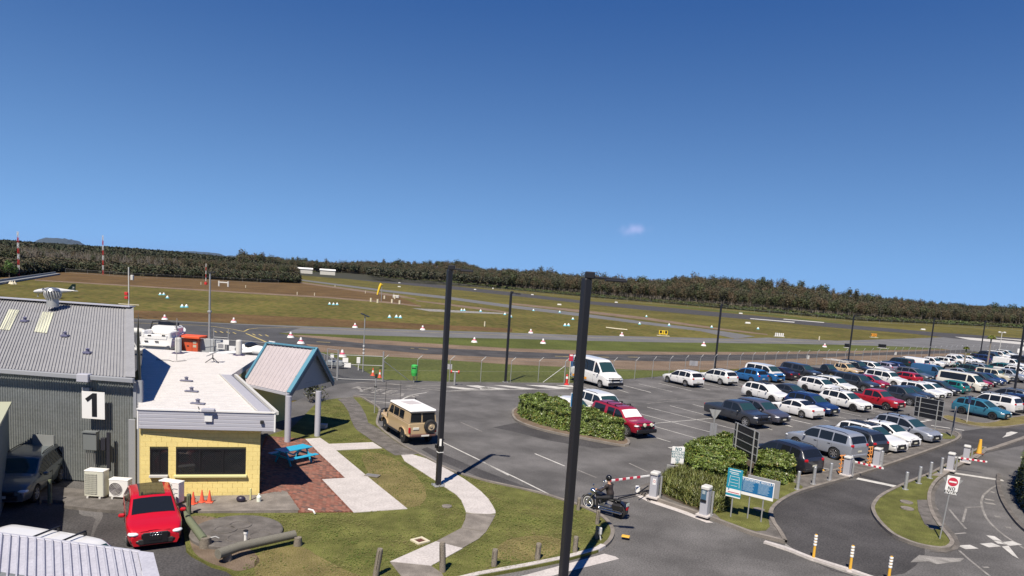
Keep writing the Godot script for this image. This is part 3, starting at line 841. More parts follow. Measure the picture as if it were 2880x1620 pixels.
	var ds2 := MB.new()
	ds2.box(D + V(.17, 1.0, .047), V(.24, .26, .01))
	put("notice_face", ds2, M.white, dn)
	var mb := MB.new()
	var bx := V(-17.85, 2, -27.46) * V(1, 1, 0) + V(0, 0, WR.z + 0.36)
	mb.box(bx, V(.58, .78, .22), Basis(), .015)
	mb.box(bx + V(0, .4, .02), V(.6, .06, .28))
	var mbn := solo("meter_box", mb, plain(.17, .185, .19, 0.5), "grey metal meter box with a sloping lid on the hangar wall", "electrical box")
	var cb := MB.new()
	for k in 5:
		cb.tube([bx + V(-.2 + k * .09, -.38, 0), bx + V(-.22 + k * .09, -.75, -.04), bx + V(-.2 + k * .08, -1.75, -.06)], .018, 6)
	put("conduit", cb, M.galv, mbn)
	var sb := MB.new()
	var bx2 := V(-17.32, 1.9, -27.5) * V(1, 1, 0) + V(0, 0, WR.z + 0.33)
	sb.box(bx2, V(.2, .55, .14), Basis(), .01)
	sb.box(bx2 + V(.2, -.35, -.02), V(.14, 1.7, .1))
	solo("control_box", sb, plain(.03, .03, .04, 0.4), "small dark control box with a grey duct beside the meter box", "electrical box")
	var V := V(-24.22, 7.25, -36.32)
	var vt := thing("turbine_vent", "round spinning metal ventilator on the hangar ridge", "ventilator", V)
	var v1 := MB.new()
	v1.lathe(Vector3.ZERO, [V2(.3, -.2), V2(.27, .22)], 16)
	put("throat", v1, M.galv, vt)
	var v2 := MB.new()
	for k in 18:
		var a := TAU * k / 18
		var bs := Basis(Vector3.UP, a)
		v2.tube([bs * V(.3, .22, 0), bs * V(.38, .4, .04), bs * V(.36, .55, .08), bs * V(.26, .68, .1)], .035, 5)
	v2.lathe(Vector3.ZERO, [V2(.28, .22), V2(.3, .6)], 14)
	put("vanes", v2, M.galv, vt)
	var v4 := MB.new()
	v4.lathe(Vector3.ZERO, [V2(.36, .64), V2(.3, .74), V2(.12, .8), V2(0, .81)], 18)
	put("dome", v4, M.steel, vt)
	var nbw := MB.new()
	var c0 := V(-20.92, 0, -28.47)
	var e0 := V(-18.78, 0, -24.97)
	var ed := (e0 - c0).normalized() * 9.0
	nbw.prism([V2(c0.x, c0.z), V2(c0.x + ed.x, c0.z + ed.z), V2(c0.x + ed.x - 8, c0.z + ed.z + 3), V2(c0.x - 8, c0.z + 3)], 0, 3.5)
	var nbn := thing("side_building", "plain dark blue grey building at the left edge beside the hangar", "building")
	put("wall", nbw, plain(.12, .16, .19, 0.7), nbn)
	var nbr := MB.new()
	nbr.prism([V2(c0.x + .06, c0.z - .1), V2(c0.x + ed.x + .06, c0.z + ed.z - .1), V2(c0.x + ed.x - 8, c0.z + ed.z + 3), V2(c0.x - 8, c0.z + 3)], 3.5, 3.6)
	put("roof", nbr, plain(.45, .46, .34, 0.6), nbn)
func build_clubhouse() -> void:
	var h := thing("clubhouse", "pale yellow concrete block building with a low white metal roof", "building")
	var WL := V(-15.15, 0, -28.05)
	var WR := V(-10.6, 0, -29.2)
	var X := (WR - WL).normalized()
	var N := V(-X.z, 0, X.x)
	if N.z < 0:
		N = -N
	var length := (WR - WL).length()
	var hh := 3.1
	var core := MB.new()
	core.prism([V2(WL.x, WL.z), V2(WR.x, WR.z), V2(-15.6, -38.0), V2(-16.4, -42.5), V2(-18.9, -48.0), V2(-25.0, -48.0), V2(-21, -38)], 0.0, hh + .3)
	put("wall", core, M.mortar, h)
	var side := MB.new()
	var meshes := []
	var cw := 0.4
	var ch := 0.2
	for k in 3:
		var bb := MB.new()
		bb.box(Vector3.ZERO, V(cw - .006, ch - .006, .05), Basis(), .004)
		meshes.append(bb.done())
	var wins := [[0.36, 1.06, 1.0, 2.12], [1.36, 4.12, 1.0, 2.12]]
	var bas := Basis(X, Vector3.UP, N)
	for r in 16:
		var y := r * ch + ch * .5
		var x := 0.0
		var first := true
		while x < length - .02:
			var w := cw
			if first and r % 2 == 1:
				w = cw * .5
			first = false
			w = minf(w, length - x)
			var spans := [[x, x + w]]
			for wn in wins:
				if y > wn[2] and y < wn[3]:
					var cut := []
					for sp in spans:
						if sp[0] < wn[0]:
							cut.append([sp[0], minf(sp[1], wn[0])])
						if sp[1] > wn[1]:
							cut.append([maxf(sp[0], wn[1]), sp[1]])
					spans = cut
			x += w
			for sp in spans:
				var bw: float = sp[1] - sp[0]
				if bw < .03:
					continue
				var o := put("block", meshes[r % 3], M.block, h)
				o.transform = Transform3D(Basis(X * (bw / cw), Vector3.UP, N), WL + X * (sp[0] + bw * .5) + V(0, y, 0) + N * (.03 + rng.randf_range(-.0015, .0015)))
	for wn in wins:
		var wi := put("window", MB.new(), M.black, h)
		wi.name = "window" if wn[0] < 1.0 else "window_001"
		var fr := MB.new()
		var cx: float = (wn[0] + wn[1]) * .5
		var cy: float = (wn[2] + wn[3]) * .5
		var ww: float = wn[1] - wn[0]
		var wh: float = wn[3] - wn[2]
		var o := WL + X * cx + V(0, cy, 0)
		for s in [-1.0, 1.0]:
			fr.box(o + X * s * (ww * .5 - .03) + N * .02, V(.06, wh, .08), bas)
			fr.box(o + V(0, s * (wh * .5 - .03), 0) + N * .02, V(ww - .12, .06, .08), bas)
		var parts := 1 if ww < 1.2 else 3
		for k in range(1, parts + 1):
			if parts > 1 and k <= 2:
				fr.box(o + X * (ww * (k / 3.0 - .5)) + N * .02, V(.05, wh - .12, .07), bas)
		if parts == 1:
			fr.box(o + N * .02, V(.04, wh - .12, .07), bas)
		wi.mesh = fr.done()
		var gl := MB.new()
		gl.box(o - N * .0, V(ww - .1, wh - .1, .01), bas)
		put("pane", gl, M.glass, wi)
		var gm := MB.new()
		var step := .09
		var cnt := int((ww + wh) / step)
		for k in cnt:
			for s in [-1.0, 1.0]:
				var a := -ww * .5 + k * step
				var p0 := V2(a, -wh * .5)
				var p1 := V2(a - wh, wh * .5)
				var t0 := clampf((a - ww * .5) / wh, 0.0, 1.0)
				var t1 := clampf((a + ww * .5) / wh, 0.0, 1.0)
				if t1 - t0 < .02:
					continue
				var u := p0.lerp(p1, t0)
				var v := p0.lerp(p1, t1)
				gm.bar(o + X * u.x * s + V(0, u.y, 0) + N * .05, o + X * v.x * s + V(0, v.y, 0) + N * .05, .006, .006)
		put("security_screen", gm, plain(.05, .05, .055, 0.5), wi)
		var sl := MB.new()
		sl.box(WL + X * cx + V(0, wn[2] - .05, 0) + N * .09, V(ww + (.02 if ww < 1.2 else .12), .1, .2), bas, .01)
		put("sill", sl, M.white_dull if ww < 1.2 else plain(.7, .66, .34, 0.7), wi)
	var FL := V(-15.18, 3, -27.83)
	var FR := V(-9.85, 3, -28.86)
	var FX := (FR - FL).normalized()
	var FN := V(-FX.z, 0, FX.x)
	if FN.z < 0:
		FN = -FN
	var fb := Basis(FX, Vector3.UP, FN)
	var flen := (FR - FL).length()
	for k in 5:
		var bd := MB.new()
		bd.box(Vector3.ZERO, V(flen - .1, .148, .04), Basis(), .012)
		var o := put("fascia_board", bd, M.trim_pale, h)
		o.transform = Transform3D(fb, FL + FX * flen * .5 + V(0, .08 + k * .155, 0))
	var et := MB.new()
	for s in [0.03, flen - .03]:
		et.box(FL + FX * s + V(0, .4, 0), V(.06, .82, .07), fb)
	et.box(FL + FX * flen * .5 + V(0, .83, .02), V(flen, .05, .1), fb)
	put("fascia_trim", et, M.white, h)
	var top := 3.8
	var A := FL + V(0, .82, 0)
	var B := FR + V(0, .82, 0)
	var I := V(-15.27, 3.82, -37.92)
	var BK := V(-17.14, 3.82, -46.86)
	var BL := V(-25.06, 3.82, -46.71)
	var leftf := A + V(-.4, 0, 0)
	var rf := MB.new()
	rf.prism([V2(A.x, A.z - .08), V2(B.x - .12, B.z - .08), V2(I.x - .25, I.z), V2(BK.x, BK.z), V2(BL.x, BL.z), V2(A.x - 2.6, A.z - 5)], 3.45, 3.76)
	put("roof_deck", rf, M.roof_white, h)
	var rr := MB.new()
	for k in 34:
		var t := (k + .5) / 34.0
		var p := A.lerp(BL, t)
		var q := (B + V(-.75, 0, 0)).lerp(I + V(-.85, 0, 0), t * 2.05) if t < .487 else (I + V(-.6, 0, -.3)).lerp(BK, (t - .487) / .513)
		p.y = 3.765
		q.y = 3.765
		rr.bar(p, q, .05, .02)
	put("roof_ribs", rr, M.roof_white, h)
	var bg := MB.new()
	for k in 42:
		var t := (k + .5) / 42.0
		var p := (B + V(-.12, 0, 0)).lerp(I + V(-.2, 0, 0), t)
		var q := (B + V(-.72, 0, 0)).lerp(I + V(-.8, 0, 0), t)
		p.y = 3.8
		q.y = 3.78
		bg.bar(p, q, .1, .05)
	put("gutter_guard", bg, M.trim_pale, h)
	var gp := MB.new()
	gp.bar(B + V(.05, -.02, 0), I + V(.05, -.02, 0), .14, .14)
	gp.bar(B + V(-.76, .0, 0), I + V(-.84, .0, 0), .03, .06)
	put("edge_trim", gp, M.white_dull, h)
	var sf := MB.new()
	sf.prism([V2(A.x, A.z - .06), V2(B.x, B.z - .06), V2(I.x, I.z), V2(I.x - 1.5, I.z), V2(WR.x - 1, WR.z - .6), V2(A.x, A.z - 1.0)], 3.0, 3.06)
	put("soffit", sf, M.mortar, h)
	var sf2 := MB.new()
	sf2.quad(B + V(0, -.8, 0), I + V(0, -.8, 0), I, B)
	put("side_fascia", sf2, M.trim_grey, h)
	var sd := MB.new()
	var SX := (V(-15.6, 0, -38.0) - WR).normalized()
	var SN := V(-SX.z, 0, SX.x)
	if SN.x < 0:
		SN = -SN
	sd.box(WR + SX * 7.2 + SN * .03 + V(0, 1.05, 0), V(.95, 2.1, .06), Basis(SX, Vector3.UP, SN))
	put("door", sd, plain(.05, .05, .055, 0.5), h)
	var sg := MB.new()
	sg.box(WR + SX * 4.5 + SN * .03 + V(0, 1.6, 0), V(1.8, 1.1, .05), Basis(SX, Vector3.UP, SN))
	put("side_window", sg, M.glass, h)
	var rh := MB.new()
	var rp := FL.lerp(FR, .51) + V(0, .62, 0)
	rh.box(rp + FN * .12 + V(0, .26, 0), V(.5, .12, .22), fb, .01)
	put("rain_head", rh, M.trim_pale, h)
	var rh2 := MB.new()
	rh2.box(rp + FN * .06 + V(0, -.1, 0), V(.3, .28, .1), fb, .01)
	put("overflow_box", rh2, M.white, h)
	var fx := MB.new()
	fx.box(FL.lerp(FR, .9) + FN * .08 + V(0, .42, 0), V(.13, .12, .12), fb, .01)
	put("flood_light", fx, M.dark, h)
	var k2 := 0
	for q in [[V(-16.65, 3.77, -35.2), "small dark roof cowl furthest back in the row on the white roof"], [V(-15.11, 3.77, -32.47), "small dark roof cowl in the middle of the row on the white roof"], [V(-13.58, 3.77, -29.78), "small dark roof cowl nearest the fascia on the white roof"]]:
		var cm := MB.new()
		cm.box(V(0, .04, 0), V(.62, .05, .2), Basis(), .01)
		cm.lathe(V(0, .06, 0), [V2(.08, 0), V2(.08, .12), V2(.12, .15), V2(0, .2)], 10)
		solo("roof_cowl", cm, plain(.16, .16, .22, 0.5), q[1], "roof vent", "cowls on the white roof").position = q[0]
	for q in [[V(-22.05, 3.77, -45.44), "white cylindrical flue at the back left of the white roof"], [V(-18.44, 3.77, -46.44), "white cylindrical flue near the blue trimmed porch roof"]]:
		var fl := thing("roof_flue", q[1], "flue", q[0], 0.0, "flues on the white roof")
		var f1 := MB.new()
		f1.lathe(Vector3.ZERO, [V2(.2, .05), V2(.2, .95), V2(.17, 1.02), V2(0, 1.05)], 14)
		put("flue", f1, M.white_dull, fl)
		var f2 := MB.new()
		f2.lathe(Vector3.ZERO, [V2(.42, 0), V2(.3, .06), V2(0, .06)], 12)
		put("flashing", f2, plain(.05, .04, .09, 0.6), fl)
	var ae := thing("dish_aerial", "dark flat dish aerial on a short tripod on the white roof", "aerial", V(-18.41, 3.77, -42.34))
	var a1 := MB.new()
	for k in 3:
		var an := TAU * k / 3 + .3
		a1.tube([V(cos(an) * .45, 0, sin(an) * .45), V(0, .3, 0)], .025, 6)
	a1.tube([V(0, .2, 0), V(0, .5, 0)], .03, 6)
	put("tripod", a1, M.dark, ae)
	var a2 := MB.new()
	a2.box(V(0, .56, 0), V(.75, .04, .4), Basis(Vector3.BACK, .5), .015)
	put("dish", a2, M.trim_grey, ae)
	var mast := MB.new()
	var mp := V(-20.55, 3.77, -42.17)
	mast.tube([mp, mp + V(0, 2.6, 0)], .02, 6)
	mast.box(mp + V(0, 1.2, 0), V(.5, .02, .02))
	solo("aerial_mast", mast, M.galv, "thin aerial pole standing on the white roof beside the flue", "aerial")
	var cab := MB.new()
	for s in [[V(-21.63,3.78,-41.81), V(-20.97,3.78,-42.02), V(-20.52,3.78,-41.59), V(-20.3,3.78,-41.81), V(-20.02,3.78,-42.32)], [V(-13.3,3.78,-29.2), V(-13.09,3.78,-28.82), V(-12.87,3.78,-28.31)]]:
		cab.tube(s, .018, 5)
	solo("roof_cable", cab, M.dark, "dark cable lying across the white roof", "cable")
	build_porch(h)
func build_porch(_h: Node3D) -> void:
	var p := thing("entrance_porch", "steep gabled entrance porch with blue trim and two pale columns", "porch")
	var gL := V(-12.47, 2.85, -38.59)
	var gR := V(-11.21, 2.9, -43.23)
	var ap := V(-11.66, 5.2, -40.89)
	var bk := V(-14.99, 5.2, -42.06)
	var gB := V(-15.96, 2.85, -40.94)
	var far := gR + (bk - ap)
	var rf := MB.new()
	ribbed(rf, gL, gB, bk, ap, 13, 0.035, 0.14, 0.07)
	put("roof_sheet", rf, M.roof_pink, p)
	var rb := MB.new()
	rb.quad(gR, far, bk, ap)
	put("rear_roof_sheet", rb, M.roof_pink, p)
	var tr := MB.new()
	var up := V(0, .06, 0)
	tr.bar(ap + up, bk + up, .32, .06)
	tr.bar(ap + up, gL + up, .26, .1)
	tr.bar(bk + up, gB.lerp(bk, .1) + up, .2, .08)
	tr.bar(ap + up, gR + up, .22, .1)
	put("barge_trim", tr, M.trim_blue, p)
	var br := MB.new()
	br.bar(ap + V(.06, -.16, 0), gL + V(.06, -.16, 0), .05, .26)
	br.bar(ap + V(.06, -.16, 0), gR + V(.06, -.16, 0), .05, .26)
	put("barge_board", br, plain(.07, .1, .14, 0.5), p)
	var gt := MB.new()
	gt.bar(gL + V(0, -.06, .06), gB + V(0, -.06, .06), .14, .12)
	put("gutter", gt, M.trim_pale, p)
	var inn := (bk - ap).normalized() * 0.18
	var a := ap + inn + V(0, -.1, 0)
	var l := gL + inn
	var r := gR + inn
	var gw := MB.new()
	var gn := (r - l).cross(Vector3.UP).normalized()
	if gn.x < 0:
		gn = -gn
	gw.tri(l, r, a, gn)
	gw.tri(l - gn * .1, r - gn * .1, a - gn * .1, -gn)
	gw.quad(l, r, r - gn * .1, l - gn * .1, Vector3.DOWN)
	var wall := put("gable_wall", gw, M.gable, p)
	var gx := (l - r).normalized()
	var rx := V(gx.x, 0, gx.z).normalized() * -1.0
	var face := V(gn.x, 0, gn.z).normalized()
	rx = Vector3.UP.cross(face).normalized()
	var mid := l.lerp(r, .5) + face * .02
	var dk := plain(.03, .04, .06, 0.6)
	words("FLIGHT TRAINING", .26, dk, p, Transform3D(Basis(rx, Vector3.UP, face), mid + V(0, .72, 0)))
	words("FLYING CLUB", .12, dk, p, Transform3D(Basis(rx, Vector3.UP, face), mid + V(0, 1.12, 0)))
	words("LEARN TO FLY", .1, dk, p, Transform3D(Basis(rx, Vector3.UP, face), mid + V(0, .35, 0)))
	for q in [[V(-12.39, 0, -38.33), 2.75], [V(-11.25, 0, -40.25), 2.8], [V(-14.27, 0, -41.61), 2.75]]:
		var c := MB.new()
		c.lathe(q[0], [V2(.17, 0), V2(.17, q[1]), V2(0, q[1])], 16)
		if q[0].x > -13.5:
			put("column", c, M.trim_pale, p)
	var cg := MB.new()
	cg.quad(l + V(0, .02, 0), r + V(0, .02, 0), far + V(0, .02, 0), gB + V(0, .02, 0), Vector3.DOWN)
	put("ceiling", cg, M.gable, p)
	var wl := MB.new()
	wl.quad(gB * V(1, 0, 1), far * V(1, 0, 1), far, gB)
	put("entrance_wall", wl, M.mortar, p)
	bush("shrub", "dark leafy shrub growing in the shade behind the porch columns", V(-14.75, 0, -50.81), V(1.5, 1.5, 1.4), 500, Color(.05, .06, .02))
	var ac := solo("sandstone_block", _boxmb(V(.5, .3, .4)), M.concrete, "small pale stone in the shade by the porch column", "stone")
	ac.position = V(-11.53, 0, -42.46) + V(0, .2, 0)
func _boxmb(s: Vector3, r := 0.02) -> MB:
	var b := MB.new()
	b.box(Vector3.ZERO, s, Basis(), r)
	return b
func build_shed() -> void:
	var h := thing("shed", "low shed in the foreground with a pale lilac ribbed metal roof", "shed")
	var TL := V(-12.37, 3, -16.43)
	var TR := V(-8.27, 3, -15.87)
	var BR := V(-7.72, 2.86, -15.06)
	var BL := TL + (BR - TR)
	TL = TR + (TL - TR) * 2.0
	BL = BR + (BL - BR) * 2.0
	BR += (BR - TR) * 1.5
	BL += (BL - TL) * 1.5
	var d := (TL - TR).normalized() * .42
	var rf := MB.new()
	ribbed(rf, BR + d, BL, TL, TR + d, 34, 0.06, 0.16, 0.1)
	put("roof_sheet", rf, M.roof_lilac, h)
	var fl := MB.new()
	fl.quad(BR + V(0, .05, 0), BR + d + V(0, .05, 0), TR + d + V(0, .05, 0), TR + V(0, .05, 0))
	fl.quad(BR + V(0, .05, 0), TR + V(0, .05, 0), TR + V(0, -.15, 0), BR + V(0, -.15, 0))
	put("barge_flashing", fl, M.roof_lilac, h)
	var gt := MB.new()
	gt.bar(TR + d * .9 + V(0, -.02, -.03), TL + V(0, -.02, -.03), .1, .12, .02)
	put("gutter", gt, M.trim_pale, h)
	var wl := MB.new()
	var poly := []
	for q in [TR, TL, BL, BR]:
		poly.append(V2(q.x - .25, q.z + .25))
	wl.prism(poly, 0, 2.75)
	put("wall", wl, M.cladding, h)
# ---------------------------------------------------------------- plants
func leaf_cloud(r: Vector3, count: int, size: float, base: Color, sd: int, lumps := 7, spread := 0.45, box := false) -> ArrayMesh:
	var g := RandomNumberGenerator.new()
	g.seed = sd
	var b := MB.new()
	b.tint = true
	var cs := []
	for k in lumps:
		var dv := V(g.randf_range(-1, 1), g.randf_range(-.75, 1), g.randf_range(-1, 1)).normalized() * g.randf_range(.25, .62)
		cs.append([dv * r, g.randf_range(.32, .55), g.randf_range(.72, 1.3), g.randf_range(-.15, .15)])
	for i in count:
		var L0: Array = cs[i % lumps]
		var dv := V(g.randfn(), g.randfn(), g.randfn()).normalized()
		var p: Vector3 = L0[0] + dv * r * L0[1] * pow(g.randf(), .33)
		var nn := (dv + V(g.randfn(), g.randfn() + .6, g.randfn()) * spread).normalized()
		var u := nn.cross(V(g.randfn(), g.randfn(), g.randfn())).normalized()
		var w := nn.cross(u)
		var s := size * g.randf_range(.6, 1.35)
		var k: float = L0[2] * g.randf_range(.7, 1.3)
		b.col = Color(base.r * k * (1.0 + L0[3]), base.g * k, base.b * k)
		var a := p - u * s - w * s * .25
		var c := p + u * s + w * s * .25
		b.t3(a, p + w * s * .5, c, nn, nn, nn)
		b.t3(a, c, p - w * s * .5, nn, nn, nn)
	return b.done()
func bush(called: String, label: String, at: Vector3, r: Vector3, count: int, base: Color, group := "") -> Node3D:
	var t := thing(called, label, "shrub", at, 0.0, group)
	var st := MB.new()
	for k in 6:
		var a := TAU * k / 6
		st.tube([V(0, 0, 0), V(cos(a) * r.x * .4, r.y * .5, sin(a) * r.z * .4)], .03, 5, .01)
	put("stem", st, M.bark, t)
	var o := put("foliage", leaf_cloud(r, count, .11, base, 91 + count), M.shiny_leaf, t)
	o.position.y = r.y * .75
	return t
# a clipped hedge over a footprint: dense twigs inside, leaves over the top and sides
func hedge(label: String, poly: Array, height: float, count: int, leaf: float, base: Color, grassy := false, sd := 1) -> Node3D:
	var g := RandomNumberGenerator.new()
	g.seed = sd
	var pp := PackedVector2Array(poly)
	var lo := V2(1e9, 1e9)
	var hi := -lo
	for p in poly:
		lo = lo.min(p)
		hi = hi.max(p)
	var c := (lo + hi) * .5
	var t := thing("hedge", label, "hedge", v3(c))
	var inner := MB.new()
	var off := Geometry2D.offset_polygon(pp, -.35)
	if off.size() > 0:
		var loc := []
		for p in off[0]:
			loc.append(p - c)
		inner.prism(loc, 0.05, height * .68)
		put("twigs", inner, plain(.018, .024, .008, 1.0), t)
	var lm := MB.new()
	if grassy:
		for k in 4:
			var a := TAU * k / 4
			var d := V(cos(a), 0, sin(a))
			var s := d.cross(Vector3.UP) * .12
			lm.t3(-s * .5, s * .5, d * .55 + V(0, 1, 0), d, d, d + Vector3.UP)
	else:
		for k in 3:
			var a := TAU * k / 3
			var d := V(cos(a), .35, sin(a)).normalized()
			var s := d.cross(Vector3.UP).normalized() * .38
			var m := d * .55
			var nn := s.cross(d).normalized()
			if nn.y < 0:
				nn = -nn
			lm.quad(Vector3.ZERO, m + s, d * 1.15, m - s, nn)
	var mm := MultiMesh.new()
	mm.transform_format = MultiMesh.TRANSFORM_3D
	mm.use_colors = true
	mm.mesh = lm.done()
	mm.instance_count = count
	var nz := FastNoiseLite.new()
	nz.seed = sd
	nz.frequency = .55
	var i := 0
	var edge := []
	var total := 0.0
	for k in poly.size():
		var l: float = (poly[(k + 1) % poly.size()] - poly[k]).length()
		edge.append(l)
		total += l
	var area := 0.0
	for k in poly.size():
		area += poly[k].cross(poly[(k + 1) % poly.size()]) * .5
	var side := total * height / (total * height + absf(area))
	while i < count:
		var p := Vector2.ZERO
		var y := 0.0
		var outw := Vector3.UP
		if g.randf() < side:
			var r := g.randf() * total
			var k := 0
			while r > edge[k]:
				r -= edge[k]
				k += 1
			var a: Vector2 = poly[k]
			var e: Vector2 = poly[(k + 1) % poly.size()]
			p = a + (e - a) * (r / edge[k])
			y = height * (1.0 - pow(g.randf(), 1.3))
			var nrm := (e - a).normalized().orthogonal()
			if area > 0:
				nrm = -nrm
			nrm *= -1.0 if Geometry2D.is_point_in_polygon(p + nrm * .05, pp) else 1.0
			p -= nrm * (pow(y / height, 3.0) * .3 + g.randf() * .16 + nz.get_noise_2d(p.x * 2.0, p.y * 2.0 + y) * .2)
			outw = V(nrm.x, .5, nrm.y)
		else:
			p = V2(g.randf_range(lo.x, hi.x), g.randf_range(lo.y, hi.y))
			if not Geometry2D.is_point_in_polygon(p, pp):
				continue
			y = height - g.randf() * .14
		y += nz.get_noise_2d(p.x, p.y) * .24 * height
		var up := (outw.normalized() + V(g.randfn(), g.randfn(), g.randfn()) * .38).normalized()
		if grassy:
			up = (Vector3.UP + V(g.randfn(), 0, g.randfn()) * .5).normalized()
		var xx := up.cross(V(g.randfn(), g.randfn(), g.randfn())).normalized()
		var s := leaf * g.randf_range(.65, 1.3)
		mm.set_instance_transform(i, Transform3D(Basis(xx, up, xx.cross(up)) * s, V(p.x - c.x, maxf(y, .06), p.y - c.y)))
		var f := g.randf_range(.6, 1.35) * (1.0 + nz.get_noise_2d(p.x * 1.7 + 50, p.y * 1.7 + y) * .6)
		var yel := g.randf()
		mm.set_instance_color(i, Color(base.r * f * (1.5 if yel > .9 else 1.0), base.g * f, base.b * f))
		i += 1
	var o := MultiMeshInstance3D.new()
	o.multimesh = mm
	o.material_override = M.shiny_leaf
	o.name = "foliage"
	o.set_meta("kind", "stuff")
	t.add_child(o)
	return t
func build_islands() -> void:
	var i1: Array = smooth(pl([0.24,-50.79,0.63,-48.47,2.02,-46.54,3.67,-45.22,4.71,-44.71,6.34,-43.73,7.33,-43.16,7.85,-43.73,7.99,-45.1,7.19,-47,5.85,-50.03,3.3,-54.76,1.23,-55.4,0.34,-53.03]), 1)
	slab("island", i1, -.01, .1, M.dirt)
	var kb := MB.new()
	var loop := i1.duplicate()
	loop.append(i1[0])
	kerb(loop, .16, .13, kb)
	struct("kerb", kb, M.concrete_old)
	hedge("long clipped green hedge on the kerbed island before the maroon ute", smooth(pl([0.65,-50.63,1.73,-48.42,3.85,-46.23,5.12,-45.41,7.32,-44.12,7.83,-45.05,7.16,-46.74,5.79,-49.45,3.39,-53.45,1.53,-54.12,0.71,-52.51]), 1), 1.3, 15000, .1, Color(.12, .165, .035), false, 5)
	var i2: Array = pl([6.61,-33.89,6.69,-33.45,7.12,-32.6,9.23,-30.36,10.71,-28.43,11.77,-27.76,12,-28.94,12.08,-29.88,12.4,-31.14,12.83,-32.18,13.86,-33.65,15.22,-35.18,16.22,-36.09,20.25,-39.43,23.57,-42.41,33.68,-51.74,35.54,-53.87,36.49,-55.43,36.41,-56.28,34.02,-56.91,32.57,-53.41,31.29,-51.31,24.5,-44.67,19.63,-40.46,16.29,-38.03,15.91,-39.47,15.83,-43.31,14.9,-45.26,12.68,-44.86,10.09,-40.38,8.42,-36.27,6.95,-34.37])
	slab("island", i2, -.01, .11, M.concrete_dark)
	var k2 := MB.new()
	kerb(pl([6.61,-33.89,6.69,-33.45,7.12,-32.6,9.23,-30.36,10.71,-28.43,11.77,-27.76]), .18, .14, k2)
	kerb(smooth(pl([11.77,-27.76,12,-28.94,12.08,-29.88,12.4,-31.14,12.83,-32.18,13.86,-33.65,15.22,-35.18,16.22,-36.09,20.25,-39.43,23.57,-42.41,33.68,-51.74,35.54,-53.87,36.49,-55.43,36.41,-56.28,34.02,-56.91]), 2, false), .18, .14, k2)
	kerb(pl([32.57,-53.41,31.29,-51.31,24.5,-44.67,19.63,-40.46,16.29,-38.03]), .15, .14, k2)
	struct("kerb", k2, M.concrete_old)
	var gc := MB.new()
	gc.sheet(pl([6.55,-33.51,6.68,-33.33,7.09,-32.43,7,-31.96,6.58,-32.73,6.42,-33.17]), 0.002)
	gc.sheet(pl([6.96,-32.67,8.27,-31.37,9.35,-29.72,9.04,-29.66,8.09,-30.87,6.86,-32.14]), 0.002)
	struct("gutter", gc, M.concrete)
	ground("island_grass", smooth(pl([9.45,-30.41,10.65,-28.59,11.58,-28.9,12.12,-30.72,12.59,-31.93,13.71,-33.6,15.14,-35.22,16.05,-36.12,15.78,-36.93,15.44,-38.24,14.15,-38.41,11.72,-35.57,10.26,-32.62]), 1), .116, M.lawn)
	ground("island_grass", smooth(pl([33.54,-55.65,35.3,-54.73,35.27,-53.87,34.14,-52.45,32.57,-52.8,32.68,-53.52]), 1), .116, M.lawn)
	ground("island_soil", smooth(pl([7.52,-33.41,8.21,-32.07,9.32,-30.6,10.32,-30.91,15.65,-37.05,15.63,-40.66,14.81,-44.15,12.3,-43.46,10,-39.5]), 1), .114, M.soil)
	hedge("broad leafy green hedge under the tall black sign frame on the ticket island", smooth(pl([9.39,-37.3,9.82,-35.52,10.81,-34.56,11.85,-35.99,13.26,-37.06,14.08,-41.03,14.47,-43.88,12.39,-43.32,10.73,-40.63]), 1), 1.15, 14000, .11, Color(.12, .165, .035), false, 7)
	hedge("low strappy green groundcover with brown tips along the kerb by the ticket machine", smooth(pl([7.74,-33.49,8.55,-31.94,9.53,-30.67,10.33,-30.94,11.38,-34.29,10.77,-34.42,9.77,-35.3,9.2,-36.48,8.22,-34.67]), 1), .7, 9000, .3, Color(.14, .16, .045), true, 9)
	hedge("rounded leafy green hedge beside the dark parked SUV on the ticket island", smooth(pl([13.65,-36.62,14.42,-36.07,15.54,-36.76,16.26,-38.15,16.39,-39.83,15.51,-40.66,14.07,-38.84]), 1), 1.1, 9000, .11, Color(.12, .16, .035), false, 11)
	var i3: Array = smooth(pl([22.03,-37.81,19.75,-35.55,18.51,-33.82,18.02,-32.88,17.59,-31.67,17.26,-30.15,17.24,-29.28,17.54,-28.56,18.03,-28.21,18.7,-28.15,19.42,-28.85,19.73,-29.54,20.24,-31.11,20.86,-32.7,21.9,-34.83,23.29,-37.14,24.96,-39.4,26.67,-41.29,28.27,-43.01,33.8,-48.52,35.32,-50.45,34.99,-50.48,28.35,-43.88,25.97,-41.38,23.78,-39.45]), 1)
	slab("island", i3, -.01, .1, M.lawn)
	var k3 := MB.new()
	var lp := i3.duplicate()
	lp.append(i3[0])
	kerb(lp, .17, .135, k3)
	struct("kerb", k3, M.concrete_old)
	ground("gutter", smooth(pl([17.86,-27.92,18.52,-27.86,19.34,-28.39,19.8,-28.91,20.37,-30.04,20.89,-31.76,21.63,-33.48,22.45,-35.2,23.61,-37.14,25.11,-39.12,26.94,-41.18,26.67,-41.29,24.96,-39.4,23.29,-37.14,21.9,-34.83,20.86,-32.7,20.24,-31.11,19.73,-29.54,19.42,-28.85,18.7,-28.15]), 0), .012, M.concrete_dark)
	slab("island_paving", pl([21.47,-35.14,22.06,-35.27,21.54,-34.26,20.6,-32.31,19.93,-30.63,19.45,-30.49,19.58,-31.24,20.45,-33.25]), .05, .118, M.concrete_dark)
	slab("island_paving", pl([25.45,-40.65,27.38,-42.53,28.75,-43.81,34.04,-48.99,33.17,-47.85,28.06,-42.69,25.89,-40.59]), .05, .118, M.concrete_old)
